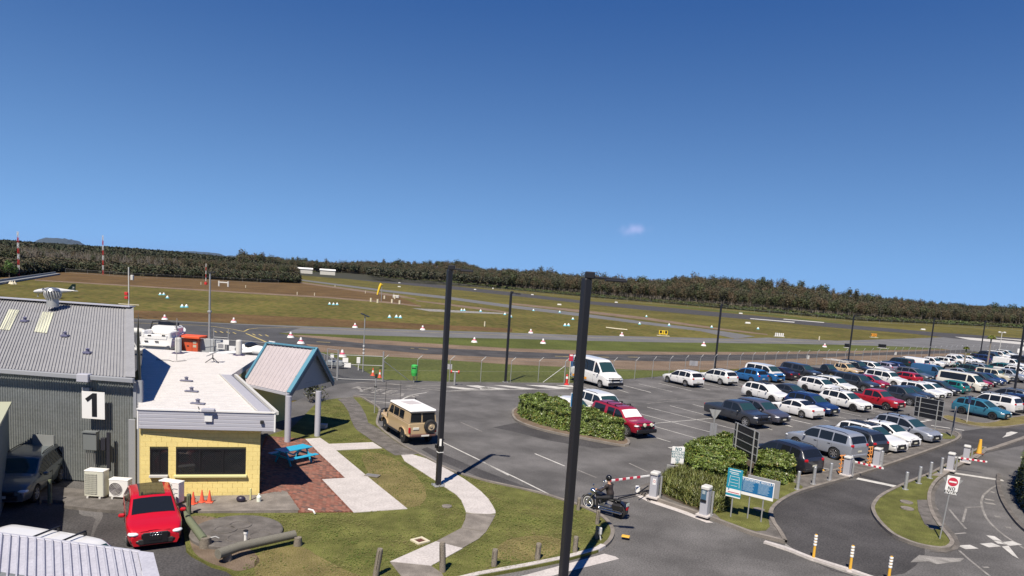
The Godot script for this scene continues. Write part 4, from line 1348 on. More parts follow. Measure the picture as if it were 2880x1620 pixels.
	var i4: Array = smooth(pl([39.89,-63.56,39.37,-61.41,40.4,-59.39,42.57,-59.58,46.65,-62.2,56.71,-69.23,59.96,-73.3,50.51,-67.54,47.1,-65.23,43.13,-61.59,41.3,-61.52,41.48,-64.1,41.12,-64.74]), 1)
	slab("island", i4, -.01, .09, M.lawn_dry)
	var k4 := MB.new()
	var lq := i4.duplicate()
	lq.append(i4[0])
	kerb(lq, .16, .12, k4)
	kerb(pl([34.25,-49.19,35.88,-50.41,41.82,-55.54,43.4,-56.96]), .35, .11, k4)
	kerb(pl([31.84,-46.37,34.44,-49.24]), .25, .11, k4)
	struct("kerb", k4, M.concrete_old)
	var hb := smooth(pl([30.51,-40.59,27.25,-35.87,25.63,-32.02,27.27,-30.8,34.86,-38.85,36.88,-44.27,34.57,-44.65]), 2)
	hedge("tall dark round hedge cut off by the right edge of the photo", hb, 2.1, 16000, .12, Color(.06, .075, .02), false, 13)
	var kk := MB.new()
	kerb(smooth(pl([30.67,-42.33,28.78,-39.64,26.8,-36.44,25.35,-33.63,24.41,-31.48,23.92,-29.27]), 2, false), .2, .12, kk)
	struct("kerb", kk, M.concrete_dark)
	palm("taller feathery palm among the parked cars at the right of the lot", V(76.9, 0, -112.6), 5.4, 2.6, 3)
	palm("shorter young palm among the parked cars left of the taller palm", V(72.3, 0, -111.3), 3.4, 1.9, 4)
	bush("shrub", "small yellow green shrub on a kerb beside the silver ute", V(69.96, 0, -98.2), V(.8, .9, .8), 160, Color(.13, .15, .03))
func palm(label: String, at: Vector3, h: float, fl: float, sd: int) -> void:
	var g := RandomNumberGenerator.new()
	g.seed = sd
	var t := thing("palm", label, "palm tree", at, 0.0, "palms in the car park")
	var tr := MB.new()
	var pts := []
	for k in 9:
		var y := h * k / 8.0
		pts.append(V(sin(y * .4) * .06, y, 0))
	tr.tube(pts, .17, 9, .1)
	put("trunk", tr, M.bark, t)
	var cs := MB.new()
	cs.tube([V(.05, h - .1, 0), V(.06, h + .7, 0)], .13, 9, .06)
	put("crownshaft", cs, plain(.12, .16, .05, 0.5), t)
	for k in 13:
		var a := TAU * k / 13 + g.randf_range(-.2, .2)
		var lift := g.randf_range(.25, 1.15)
		var f := MB.new()
		f.tint = true
		var d := V(cos(a), 0, sin(a))
		var prev := V(.06, h + .6, 0)
		var vel := (d + Vector3.UP * lift).normalized()
		var n := 12
		var brown := k % 6 == 5
		for i in n:
			var nx := prev + vel * (fl / n)
			f.col = Color(.1, .12, .04) if not brown else Color(.14, .09, .04)
			f.tube([prev, nx], .02, 4)
			vel = (vel + Vector3.DOWN * .16).normalized()
			var w := vel.cross(d.cross(Vector3.UP)).normalized()
			var sd2 := d.cross(Vector3.UP).normalized()
			var ll := fl * .3 * sin(PI * (i + 1.2) / (n + 1.5))
			for s in [-1.0, 1.0]:
				for j in 2:
					var o := prev.lerp(nx, j * .5)
					var tip: Vector3 = o + (sd2 * s + vel * .55 + Vector3.DOWN * .35).normalized() * ll
					var kk := g.randf_range(.7, 1.3)
					f.col = Color(.24 * kk, .29 * kk, .06 * kk) if not brown else Color(.16 * kk, .1 * kk, .05 * kk)
					f.t3(o - vel * .14, o + vel * .14, tip, w, w, w)
		put("frond", f, M.leaf, t)
# ---------------------------------------------------------------- the bush beyond the airfield
func gum_parts(sd: int, hh: float, wide: float, base: Color, leaves: int) -> Array:
	var g := RandomNumberGenerator.new()
	g.seed = sd
	var tr := MB.new()
	var pts := []
	var lean := V(g.randf_range(-.05, .05), 0, g.randf_range(-.05, .05))
	for k in 6:
		var y := hh * .8 * k / 5.0
		pts.append(V(lean.x * y + g.randf_range(-.1, .1), y, lean.z * y + g.randf_range(-.1, .1)))
	tr.tube(pts, .22, 6, .07)
	for k in 5:
		var p: Vector3 = pts[2 + k % 3]
		var a := g.randf() * TAU
		tr.tube([p, p + V(cos(a) * wide * .3, hh * .14, sin(a) * wide * .3), p + V(cos(a) * wide * .5, hh * .27, sin(a) * wide * .5)], .1, 5, .03)
	var cr := leaf_cloud(V(wide, hh * .38, wide), leaves, .5, base, sd + 5, 9, .7)
	return [tr.done(), cr, hh * .63]
func scatter(label: String, called: String, meshes: Array, mat: Material, spots: Array, seeds: int, tints := true) -> void:
	var g := RandomNumberGenerator.new()
	for v in meshes.size():
		var list := []
		for i in spots.size():
			if i % meshes.size() == v:
				list.append(spots[i])
		if list.is_empty():
			continue
		var mm := MultiMesh.new()
		mm.transform_format = MultiMesh.TRANSFORM_3D
		mm.mesh = meshes[v]
		mm.instance_count = list.size()
		for i in list.size():
			mm.set_instance_transform(i, list[i])
		var o := MultiMeshInstance3D.new()
		o.multimesh = mm
		o.material_override = mat
		o.name = numbered(called)
		tag(o, label, "", "", "stuff")
		add_child(o)
func along(line: Array, t: float) -> Vector2:
	var total := 0.0
	for i in line.size() - 1:
		total += (line[i + 1] - line[i]).length()
	var d := t * total
	for i in line.size() - 1:
		var l: float = (line[i + 1] - line[i]).length()
		if d <= l or i == line.size() - 2:
			return line[i] + (line[i + 1] - line[i]) * (d / l)
		d -= l
	return line[0]
func build_forest() -> void:
	var g := RandomNumberGenerator.new()
	g.seed = 4
	var right_edge: Array = pl([-224.7,-562,-276.7,-808,-228,-928,-133.1,-775,-71.5,-797,-4.61,-621,50.04,-541,60.01,-520,100.8,-488,151.1,-419,183.8,-375.7,259.3,-420,328.7,-452,383.2,-434])
	var left_edge: Array = pl([-151.1,-169.5,-161.9,-218.2,-187.8,-274.2,-199.9,-307.3,-187.4,-312.8,-174,-312.8,-152.7,-334.6,-129.1,-345.1,-117.6,-373.6])
	var olive := [Color(.062, .062, .028), Color(.085, .064, .034), Color(.055, .066, .025), Color(.09, .074, .04), Color(.05, .054, .027)]
	var trunks := []
	var crowns := []
	var mids := []
	for k in 5:
		var pr := gum_parts(100 + k * 7, 14.5 + k * .8, 3.9 + .4 * (k % 3), olive[k], 380)
		trunks.append(pr[0])
		var holder := pr[1] as ArrayMesh
		crowns.append(holder)
		mids.append(pr[2])
	var fl := []
	for p in right_edge:
		fl.append(p)
	var rise := MB.new()
	for i in 60:
		for j in 8:
			var q := []
			for e in [[i, j], [i + 1, j], [i + 1, j + 1], [i, j + 1]]:
				var p := along(right_edge, e[0] / 60.0)
				var away: float = [0.0, 15.0, 40.0, 80.0, 120.0, 180.0, 260.0, 400.0, 600.0][e[1]]
				q.append(v3(p + p.normalized() * away, bank(e[0] / 60.0, away)))
			rise.quad(q[0], q[1], q[2], q[3], Vector3.UP)
	struct("bush_floor", rise, plain(.05, .042, .025, 1.0))
	var fl2 := []
	for p in left_edge:
		fl2.append(p)
	for i in range(left_edge.size() - 1, -1, -1):
		fl2.append(left_edge[i] + left_edge[i].normalized() * 420.0)
	ground("bush_floor", fl2, 0.0, plain(.045, .042, .022, 1.0))
	var single := []
	for i in 70:
		var t := .28 + .68 * (i + g.randf_range(-.35, .35)) / 70.0
		var p := along(right_edge, t)
		p += p.normalized() * g.randf_range(1.0, 5.0)
		var v := i % 5
		var o := thing("gum_tree", "pale trunked gum tree in the front row of the bush beyond the runway", "tree", v3(p), g.randf() * TAU, "gum trees along the edge of the bush")
		o.scale = Vector3.ONE * g.randf_range(.5, .74)
		put("trunk", trunks[v], M.bark, o)
		var c := put("crown", crowns[v], M.leaf, o)
		c.position.y = mids[v]
	var back := []
	var backc := []
	for i in 9000:
		var t := g.randf()
		t = pow(t, .9)
		var p := along(right_edge, t)
		var away := 4.0 + 170.0 * pow(g.randf(), 1.6)
		p += p.normalized() * away
		var az := smoothstep(.15, .62, atan2(p.x, -p.y))
		var s := g.randf_range(.56, .86) * (1.0 + .15 * smoothstep(20.0, 120.0, away)) * lerpf(1.12, .74, az) * (1.35 if g.randf() < .02 else 1.0)
		var xf := Transform3D(Basis(Vector3.UP, g.randf() * TAU) * s, v3(p, bank(t, away) * lerpf(1.3, .6, az)))
		back.append(xf)
	var cx := []
	for i in back.size():
		var x: Transform3D = back[i]
		cx.append(x * Transform3D(Basis.IDENTITY, V(0, mids[i % 5], 0)))
	scatter("dense gum forest beyond the runway, read as one mass", "forest_crowns", crowns, M.leaf, cx, 1)
	var front := []
	for i in back.size():
		if i < 3500:
			front.append(back[i])
	scatter("pale trunks inside the gum forest beyond the runway", "forest_trunks", trunks, M.bark, front, 2)
	var scrubs := []
	for k in 4:
		scrubs.append(leaf_cloud(V(2.2, 1.7, 2.2), 150, .34, [Color(.07, .095, .03), Color(.085, .09, .035), Color(.06, .085, .025), Color(.1, .1, .045)][k], 300 + k, 6, .6))
	var sp := []
	for i in 4200:
		var p := along(right_edge, g.randf())
		p += p.normalized() * (-1.5 + 26.0 * pow(g.randf(), 2.0))
		sp.append(Transform3D(Basis(Vector3.UP, g.randf() * TAU) * g.randf_range(.6, 1.35), v3(p, g.randf_range(.8, 1.5))))
	scatter("green scrub along the foot of the gum forest", "scrub", scrubs, M.leaf, sp, 3)
	var dark := []
	for k in 4:
		dark.append(leaf_cloud(V(2.6, 2.3, 2.6), 170, .42, [Color(.035, .042, .018), Color(.045, .045, .022), Color(.038, .05, .02), Color(.06, .052, .028)][k], 400 + k, 6, .6))
	var ld := []
	for i in 4200:
		var p := along(left_edge, g.randf())
		var away := 48.0 * pow(g.randf(), 1.5)
		p += p.normalized() * away
		ld.append(Transform3D(Basis(Vector3.UP, g.randf() * TAU) * g.randf_range(.7, 1.3) * (1.0 + away * .006), v3(p, g.randf_range(1.2, 2.6) * (1.0 + away * .006))))
	scatter("low dark scrub beyond the left of the airfield", "scrub", dark, M.leaf, ld, 4)
	var lt := []
	for i in 3800:
		var p := along(left_edge, g.randf())
		var away := 50.0 + 340.0 * pow(g.randf(), 1.1)
		p += p.normalized() * away
		lt.append(Transform3D(Basis(Vector3.UP, g.randf() * TAU) * g.randf_range(.42, .62), v3(p)))
	var lc := []
	for i in lt.size():
		var x: Transform3D = lt[i]
		lc.append(x * Transform3D(Basis.IDENTITY, V(0, mids[i % 5], 0)))
	scatter("tall gums behind the scrub on the left", "forest_crowns", crowns, M.leaf, lc, 5)
	var lf := []
	for i in lt.size():
		if i < 2000:
			lf.append(lt[i])
	for i in 420:
		var p := along(left_edge, .3 + .45 * g.randf())
		p += p.normalized() * g.randf_range(46.0, 62.0)
		lf.append(Transform3D(Basis(Vector3.UP, g.randf() * TAU) * g.randf_range(.45, .66), v3(p)))
	scatter("pale trunks behind the scrub on the left", "forest_trunks", trunks, M.bark, lf, 6)
	var bt := thing("broadleaf_tree", "bright green bushy tree at the left edge before the dark bush", "tree", V(-158.2, 0, -217.1))
	put("trunk", trunks[0], M.bark, bt).scale = V(.6, .35, .6)
	put("crown", leaf_cloud(V(2.4, 2.9, 2.4), 420, .3, Color(.075, .14, .03), 512, 8, .6), M.leaf, bt).position.y = 3.2
	ridge("wooded_ridge", 640.0, 1500.0, -1400.0, 2400.0, 13.0, g, crowns, mids)
	hill("far_hill", V(-742, 0, -1134).normalized(), 24000.0, 152, 44.0, 19.0, 5)
	hill("far_hill", V(-672, 0, -1486).normalized(), 26000.0, 508, 55.0, 12.0, 6)
	hill("far_hill", V(-1257, 0, -3164).normalized(), 19000.0, 604, 40.0, 9.0, 7)
	hill("far_hill", V(-6.02, 0, -909).normalized(), 25000.0, 1290, 60.0, 11.0, 8)
	hill("far_hill", V(141.3, 0, -1193).normalized(), 22000.0, 1500, 70.0, 13.0, 9)
	for q in [[V(-502, 0, -1638), 70.0, "larger white roofed warehouse far beyond the end of the runway"], [V(-446, 0, -1640), 60.0, "smaller white roofed warehouse far beyond the end of the runway"]]:
		var p: Vector3 = q[0].normalized() * 600.0
		p.y = 3.4
		var w := thing("warehouse", q[2], "warehouse", p, atan2(p.x, p.z), "white warehouses in the distance")
		var b1 := MB.new()
		b1.box(V(0, 1.2, 0), V(q[1] * .2, 3.6, 8))
		put("wall", b1, M.white_dull, w)
		var b2 := MB.new()
		var hw: float = q[1] * .1 + .4
		b2.quad(V(-hw, 3, 4.5), V(hw, 3, 4.5), V(hw, 4.2, 0), V(-hw, 4.2, 0), V(0, .9, .3))
		b2.quad(V(-hw, 3, -4.5), V(hw, 3, -4.5), V(hw, 4.2, 0), V(-hw, 4.2, 0), V(0, .9, -.3))
		put("roof", b2, M.white, w)
func bank(t: float, away: float) -> float:
	return smoothstep(5.0, 190.0, away) * (5.5 + 3.0 * sin(t * 17.0) + 2.0 * sin(t * 41.0 + 1.0)) * smoothstep(.12, .4, t)
func ridge_height(p: Vector2) -> float:
	var d := p.length()
	var a := atan2(p.x, -p.y)
	var rise := smoothstep(520.0, 1150.0, d)
	return rise * (3.5 + 1.8 * sin(a * 9.0 + 1.0) + 1.2 * sin(a * 23.0) + 1.5 * smoothstep(.1, -.3, a))
func ridge(called: String, d0: float, d1: float, _x0: float, _x1: float, _h: float, g: RandomNumberGenerator, crowns: Array, mids: Array) -> void:
	var b := MB.new()
	var na := 120
	var nd := 14
	for i in na:
		for j in nd:
			var q := []
			for e in [[i, j], [i + 1, j], [i + 1, j + 1], [i, j + 1]]:
				var a: float = lerpf(-.95, .75, float(e[0]) / na)
				var d: float = lerpf(520.0, 1700.0, float(e[1]) / nd)
				var p := V2(sin(a), -cos(a)) * d
				q.append(v3(p, ridge_height(p) - .4))
			var nn: Vector3 = (q[3] - q[0]).cross(q[1] - q[0]).normalized()
			if nn.y < 0:
				nn = -nn
			b.quad(q[0], q[1], q[2], q[3], nn)
	struct(called, b, plain(.035, .034, .018, 1.0))
	var list := []
	for i in 12000:
		var a := g.randf_range(-.9, .7)
		var d := 620.0 + 600.0 * pow(g.randf(), .8)
		var p := V2(sin(a), -cos(a)) * d
		var ax := absf(a + .27)
		if ax < .06 and d < 900.0:
			continue
		list.append(Transform3D(Basis(Vector3.UP, g.randf() * TAU) * g.randf_range(.7, 1.15), v3(p, ridge_height(p) + 6.5)))
	var far := []
	for k in 4:
		far.append(leaf_cloud(V(4.6, 4.6, 4.6), 130, 1.0, [Color(.03, .038, .018), Color(.04, .042, .02), Color(.035, .045, .02), Color(.048, .046, .026)][k], 700 + k, 6, .6))
	scatter("wooded ridge far behind the airfield", "forest_crowns", far, M.leaf, list, 9)
# a distant hill given by its direction, distance, and its size in thousandths of that distance
func hill(called: String, dirn: Vector3, dist: float, _px: int, half_w: float, high: float, sd: int) -> void:
	var c := V(dirn.x, 0, dirn.z).normalized() * dist
	var hw := half_w / 1748.0 * dist * 1.0
	var hh := high / 1748.0 * dist + 10.0
	var nz := FastNoiseLite.new()
	nz.seed = sd
	nz.frequency = 3.0 / hw
	var b := MB.new()
	var n := 26
	for i in n:
		for j in n:
			var q := []
			for e in [[i, j], [i + 1, j], [i + 1, j + 1], [i, j + 1]]:
				var x := lerpf(-1.6, 1.6, float(e[0]) / n)
				var z := lerpf(-1.6, 1.6, float(e[1]) / n)
				var r := sqrt(x * x + z * z)
				var y := hh * smoothstep(1.6, .45, r) * (1.0 + .18 * nz.get_noise_2d(x * hw, z * hw))
				q.append(c + V(x * hw, y, z * hw))
			var nn: Vector3 = (q[3] - q[0]).cross(q[1] - q[0]).normalized()
			if nn.y < 0:
				nn = -nn
			b.quad(q[0], q[1], q[2], q[3], nn)
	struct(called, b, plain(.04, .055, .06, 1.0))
# ---------------------------------------------------------------- fences, poles
func fence_run(called: String, label: String, line: Array, high: float, gap: float, arms: bool) -> void:
	var t := thing(called, label, "fence", v3(line[0]))
	var o: Vector2 = line[0]
	var total := 0.0
	for i in line.size() - 1:
		total += (line[i + 1] - line[i]).length()
	var n := maxi(1, int(total / gap))
	var pts := []
	for k in n + 1:
		pts.append(along(line, float(k) / n) - o)
	for k in pts.size():
		var p: Vector3 = v3(pts[k])
		var b := MB.new()
		b.tube([p, p + V(0, high, 0)], .032, 7)
		if arms:
			var nx: Vector2 = (pts[mini(k + 1, n)] - pts[maxi(k - 1, 0)]).normalized()
			var out := V(nx.x, 0, nx.y) * .18 + V(.25, 0, -.1)
			b.tube([p + V(0, high, 0), p + V(0, high + .4, 0) + out], .032, 7)
		put("post", b, M.galv, t)
	var w := MB.new()
	var hs := [0.08, high * .5, high] if arms else [0.1, high]
	for y in hs:
		for k in n:
			w.tube([v3(pts[k], y), v3(pts[k + 1], y)], .006 if arms else .024, 4, -1.0, false)
	if arms:
		for e in [0.2, 0.4]:
			for k in n:
				var off: Vector3 = V(.3, 0, -.08) * e / .4
				w.tube([v3(pts[k], high + e) + off, v3(pts[k + 1], high + e) + off], .005, 4, -1.0, false)
	put("wires" if arms else "rails", w, M.galv, t)
	var m := MB.new()
	for k in n:
		m.quad(v3(pts[k], .08), v3(pts[k + 1], .08), v3(pts[k + 1], high), v3(pts[k], high))
	put("chain_link", m, M.mesh_wire, t)
func build_fence() -> void:
	fence_run("security_fence", "chain link fence with angled barbed wire arms between the car park and the airfield", pl([-11.65,-62.69,-5.84,-65.07,-.6,-67.18,5.97,-70.7,13.25,-75.2,19.14,-80.5,25.44,-86.3,32.71,-93,45.72,-104.7,61.58,-118.1,79.1,-132.9,96.5,-148.2,116.9,-161.3]), 2.1, 3.1, true)
	fence_run("apron_fence", "low chain link fence with a pipe top rail along the apron behind the white roof", pl([-35.49,-71.2,-30.18,-71.8,-24.89,-72.3,-18.94,-67.33,-15.77,-62.04]), 1.8, 4.0, false)
	var far: Array = pl([-113.4,-661,-60.62,-677,-3.83,-530,44.74,-483,91,-440,138.3,-383.3,169.6,-346.6,232.2,-376.1,285.7,-392.4])
	fence_run("boundary_fence", "long pale boundary fence along the foot of the forest beyond the runway", far, 1.9, 9.0, false)
	fence_run("boundary_fence", "pale boundary fence before the dark scrub at the left of the airfield", pl([-190.3,-293.8,-162.6,-292.4,-142,-311.3,-117.5,-343.4]), 1.7, 9.0, false)
	var br := MB.new()
	var c1 := V(5.36, 0, -69.6)
	br.tube([V(3.2, 0, -68.89), c1 + V(0, 1.75, 0)], .035, 7)
	br.tube([c1, c1 + V(0, 2.2, 0)], .05, 8)
	br.tube([c1 + V(0, 1.75, 0), V(5.92, 0, -70.1)+ V(0, 1.2, 0)], .03, 7)
	solo("fence_brace", br, M.galv, "galvanised corner post with a diagonal brace in front of the fence near the bus", "fence brace")
	var br2 := MB.new()
	br2.tube([V(-9.49, 0, -64.18), V(-11.59, 0, -62.44) + V(0, 1.9, 0)], .03, 7)
	solo("fence_brace", br2, M.galv, "diagonal brace leaning against the right post of the gate", "fence brace")
	var g := thing("airside_gate", "wide sliding mesh gate with three horizontal rails and hung notices", "gate", V(-15.63, 0, -61.85))
	var a := Vector3.ZERO
	var e := V(-11.72, 0, -62.66) - g.position
	for s in [a, e]:
		var pm := MB.new()
		pm.tube([s, s + V(0, 2.75, 0)], .07, 9)
		put("post", pm, M.galv, g)
	var rm := MB.new()
	for y in [.12, 1.45, 2.3]:
		rm.tube([a + V(0, y, 0), e + V(0, y, 0)], .035, 7)
	var lf := V(-16.97, 0, -63.26) - g.position
	rm.tube([lf + V(0, .15, 0), a + V(0, .15, 0)], .035, 7)
	rm.tube([lf + V(0, 2.1, 0), a + V(0, 2.3, 0)], .035, 7)
	rm.tube([lf + V(0, 2.6, 0), a + V(0, 2.7, 0)], .03, 7)
	rm.tube([lf, lf + V(0, 2.6, 0)], .05, 7)
	put("rails", rm, M.galv, g)
	var mm := MB.new()
	mm.quad(a + V(0, .12, 0), e + V(0, .12, 0), e + V(0, 2.3, 0), a + V(0, 2.3, 0))
	put("mesh_panel", mm, M.mesh_wire, g)
	var face := Basis(e.normalized() * V(1, 0, 1), Vector3.UP, e.normalized().cross(Vector3.UP))
	for q in [[.165, 1.85, .5, .42], [.215, 1.4, .6, .42]]:
		var sg := MB.new()
		sg.box(a.lerp(e, q[0]) + V(0, q[1], 0) + V(0, 0, .06), V(q[2], q[3], .02))
		put("notice", sg, M.white, g)
	var kb := MB.new()
	var kp := V(-15.32, 0, -68.76) + V(0, 0, 0)
	kb.box(kp + V(0, 1.0, 0), V(.36, .6, .2), Basis(), .02)
	kb.tube([kp, kp + V(0, .75, 0)], .04, 7)
	solo("keypad_box", kb, M.white, "white keypad box on a short post beside the gate", "access panel")
	var n2 := MB.new()
	n2.box(V(-17.9, 0, -68.46) + V(0, 1.3, 0), V(.34, .44, .02))
	n2.tube([V(-17.9, 0, -68.46), V(-17.9, 0, -68.46) + V(0, 1.3, 0)], .025, 6)
	solo("notice_board", n2, M.white, "small white notice on the fence just left of the gate post", "sign")
	var wg := MB.new()
	wg.box(V(-17.75, 0, -68.53) + V(0, .5, -.6), V(1.7, .55, .8), Basis(), .1)
	wg.box(V(-17.17, 0, -68.83) + V(.2, .5, -.6), V(.5, .5, .7), Basis(), .05)
	solo("equipment_trolley", wg, plain(.2, .22, .24, 0.5), "low grey equipment trolley standing behind the gate", "trolley")
	for q in [[V(-13.27, 0, -65.92), "orange and white traffic cone standing inside the gate"], [V(-12.42, 0, -64.97), "faded pink and white traffic cone at the foot of the gate's right post"]]:
		cone(q[1], q[0], .75, "cones by the gate")
	var af := thing("notice_stand", "tall galvanised pipe frame holding a white notice on the apron fence", "frame", V(-30.47, 0, -72))
	var f1 := MB.new()
	for s in [-.75, .75]:
		f1.tube([V(s, 0, 0), V(s, 2.9, 0)], .05, 8)
	for y in [.35, 2.0]:
		f1.tube([V(-.75, y, 0), V(.75, y, 0)], .035, 7)
	put("pipes", f1, M.galv, af)
	var f2 := MB.new()
	f2.box(V(0, 1.15, .05), V(.85, .75, .02))
	put("notice", f2, M.white, af)
	var f3 := MB.new()
	f3.box(V(0, 1.12, .065), V(.55, .42, .012))
	put("notice_print", f3, plain(.3, .3, .33), af)
	for q in [[V(-29.76, 0, -71.6), "upper row white notice right of the pipe frame on the apron fence", 1.6], [V(-29.14, 0, -71.6), "white notice further right of the pipe frame on the apron fence", 1.0]]:
		var nb := MB.new()
		nb.box(V(0, q[2], .05), V(.6, .5, .02))
		nb.tube([Vector3.ZERO, V(0, q[2], 0)], .02, 6)
		solo("notice_board", nb, M.white, q[1], "sign").position = q[0]
	var cbx := MB.new()
	cbx.box(V(0, .85, 0), V(2.6, 1.7, .8), Basis(), .02)
	solo("cabinet", cbx, plain(.42, .44, .47, 0.5), "grey steel cabinet between the orange fuel box and the pipe frame", "cabinet").position = V(-31.89, 0, -72.6)
	var fx := thing("fuel_cabinet", "bright orange cabinet with an overhanging orange lid behind the white roof", "fuel cabinet", V(-33.61, 0, -72.3))
	var o1 := MB.new()
	o1.box(V(0, .95, 0), V(1.75, 1.5, 1.3), Basis(), .03)
	put("body", o1, M.orange, fx)
	var o2 := MB.new()
	o2.box(V(0, 1.85, 0), V(2.35, .28, 1.9), Basis(), .05)
	put("lid", o2, M.orange, fx)
	for q in [V(.55, 1.35, .66), V(.55, .95, .66)]:
		var o3 := MB.new()
		o3.box(q, V(.34, .26, .02))
		put("label_plate", o3, M.cream, fx)
	var o4 := MB.new()
	o4.box(V(-.15, .95, .67), V(.22, .1, .06), Basis(), .02)
	o4.box(V(.28, .95, .655), V(.02, 1.4, .01))
	put("handle", o4, M.dark, fx)
	boat()
	var ac := thing("light_aircraft", "white low winged light aircraft parked just behind the white roof by the porch", "aircraft", V(-26.68, 0, -71.3), 2.6)
	var u := MB.new()
	u.ell(V(0, 1.0, 0), V(3.2, .55, .55), Basis(), 8, 14)
	put("fuselage", u, M.white, ac)
	var u2 := MB.new()
	u2.ell(V(.5, 1.35, 0), V(1.0, .45, .5), Basis(), 7, 12)
	put("canopy", u2, M.glass, ac)
	var u3 := MB.new()
	u3.box(V(.5, .85, 0), V(1.4, .12, 9.0), Basis(), .05)
	put("wing", u3, M.white, ac)
	var u4 := MB.new()
	u4.prism([V2(-2.2, -.04), V2(-3.1, -.04), V2(-3.1, .04), V2(-2.2, .04)], 1.2, 2.2)
	put("tail_fin", u4, M.white, ac)
func boat() -> void:
	var t := thing("motor_boat", "white cabin cruiser seen from its stern on a trailer behind the white roof", "boat", V(-35.65, 0, -68.85), 0.1)
	var hull := MB.new()
	var secs := []
	for k in 7:
		var f := k / 6.0
		var w := 1.55 * (1.0 - pow(f, 3.0) * .85)
		var z := -f * 7.0
		secs.append([V(-w, 1.9 + f * .5, z), V(-w * .92, 1.0 + f * .3, z), V(0, .55 + f * .4, z), V(w * .92, 1.0 + f * .3, z), V(w, 1.9 + f * .5, z)])
	for k in 6:
		for j in 4:
			hull.quad(secs[k][j], secs[k][j + 1], secs[k + 1][j + 1], secs[k + 1][j])
		hull.quad(secs[k][0], secs[k][4], secs[k + 1][4], secs[k + 1][0], Vector3.UP)
	hull.quad(secs[0][0], secs[0][4], secs[0][3], secs[0][1], Vector3.BACK)
	hull.tri(secs[0][1], secs[0][3], secs[0][2], Vector3.BACK)
	put("hull", hull, M.white, t)
	var ct := MB.new()
	ct.box(V(-1.25, 2.2, -1.2), V(.35, .7, 2.4), Basis(), .1)
	ct.box(V(1.25, 2.2, -1.2), V(.35, .7, 2.4), Basis(), .1)
	ct.box(V(0, 1.95, -.1), V(2.2, .5, .3), Basis(), .08)
	ct.box(V(0, 2.45, -3.0), V(2.4, .9, 2.4), Basis(), .2)
	put("cockpit", ct, M.white, t)
	var pf := MB.new()
	pf.box(V(0, 1.15, .35), V(2.6, .12, .7), Basis(), .04)
	put("swim_platform", pf, M.white_dull, t)
	var ar := MB.new()
	ar.tube([V(-1.35, 2.3, -1.9), V(-1.15, 3.3, -2.1), V(0, 3.5, -2.1), V(1.15, 3.3, -2.1), V(1.35, 2.3, -1.9)], .07, 8)
	put("arch", ar, M.black, t)
	var ws := MB.new()
	ws.box(V(0, 3.0, -3.2), V(2.1, .5, .08), Basis(Vector3.RIGHT, -.3), .03)
	put("windscreen", ws, M.glass, t)
	var st := MB.new()
	for q in [V(-.6, 2.1, .06), V(.75, 2.15, .06), V(.1, 1.5, .06), V(-.9, 1.5, .06)]:
		st.box(q, V(.35, .14, .06), Basis(), .02)
	put("stern_fittings", st, M.dark, t)
	var tr := MB.new()
	for s in [-.9, .9]:
		tr.bar(V(s, .5, .3), V(s, .5, -6), .1, .12)
		tr.lathe(V(s * 1.1, .35, -2.6), [V2(0, -.1), V2(.33, -.1), V2(.35, 0), V2(.33, .1), V2(0, .1)], 14, Basis(Vector3.BACK, PI / 2))
	put("trailer", tr, M.galv, t)
	var p := MB.new()
	p.ell(V(0, 2.4, 0), V(.9, .35, .45))
	p.tube([V(0, 0, 0), V(0, 2.2, 0)], .08, 7)
	p.tube([V(.4, 0, .2), V(-.4, 1.6, .2)], .06, 7)
	p.box(V(0, .6, 0), V(1.6, .2, 1.2), Basis(), .05)
	solo("outboard_dinghy", p, M.white_dull, "small white dinghy on a stand half hidden behind the hangar roof", "dinghy").position = V(-37.63, 0, -69.1)
func pole(label: String, base: Vector3, h: float, r: float, arm: float, group: String, collar := false) -> void:
	var t := thing("light_pole", label, "light pole", base, 0.0, group)
	var s := MB.new()
	s.box(V(0, h * .5, 0), V(r * 2, h, r * 2), Basis(Vector3.UP, .5), r * .25)
	put("shaft", s, M.pole_black, t)
	var a := MB.new()
	a.bar(V(0, h + .05, 0), V(arm, h + .02, 0), .12, .07, .02)
	a.box(V(.08, h + .1, 0), V(.3, .22, r * 2.0), Basis(), .03)
	put("arm", a, M.pole_black, t)
	var l := MB.new()
	l.box(V(arm * .75, h - .02, 0), V(arm * .55, .07, .26), Basis(), .02)
	var lh := put("lamp_head", l, M.pole_black, t)
	var b := MB.new()
	b.box(V(0, .03, 0), V(r * 4.5, .06, r * 4.5), Basis(Vector3.UP, .5), .015)
	for k in 4:
		var an := TAU * k / 4 + .5 + PI / 4
		b.cyl(V(cos(an) * r * 2.5, .03, sin(an) * r * 2.5), V(cos(an) * r * 2.5, .14, sin(an) * r * 2.5), .025, 6)
	put("base_plate", b, M.galv, t)
	if collar:
		var c := MB.new()
		c.box(V(0, 1.85, 0), V(r * 2.5, .26, r * 2.5), Basis(Vector3.UP, .5), .02)
		c.box(V(-r * 1.6, 1.95, .05), V(.12, .2, .12), Basis(), .02)
		put("collar", c, M.black, t)
		var c2 := MB.new()
		c2.box(V(.02, 2.15, r * 1.2), V(.1, .34, .02))
		c2.box(V(0, 1.66, 0), V(r * 2.3, .03, r * 2.3), Basis(Vector3.UP, .5))
		put("sticker", c2, M.white, t)
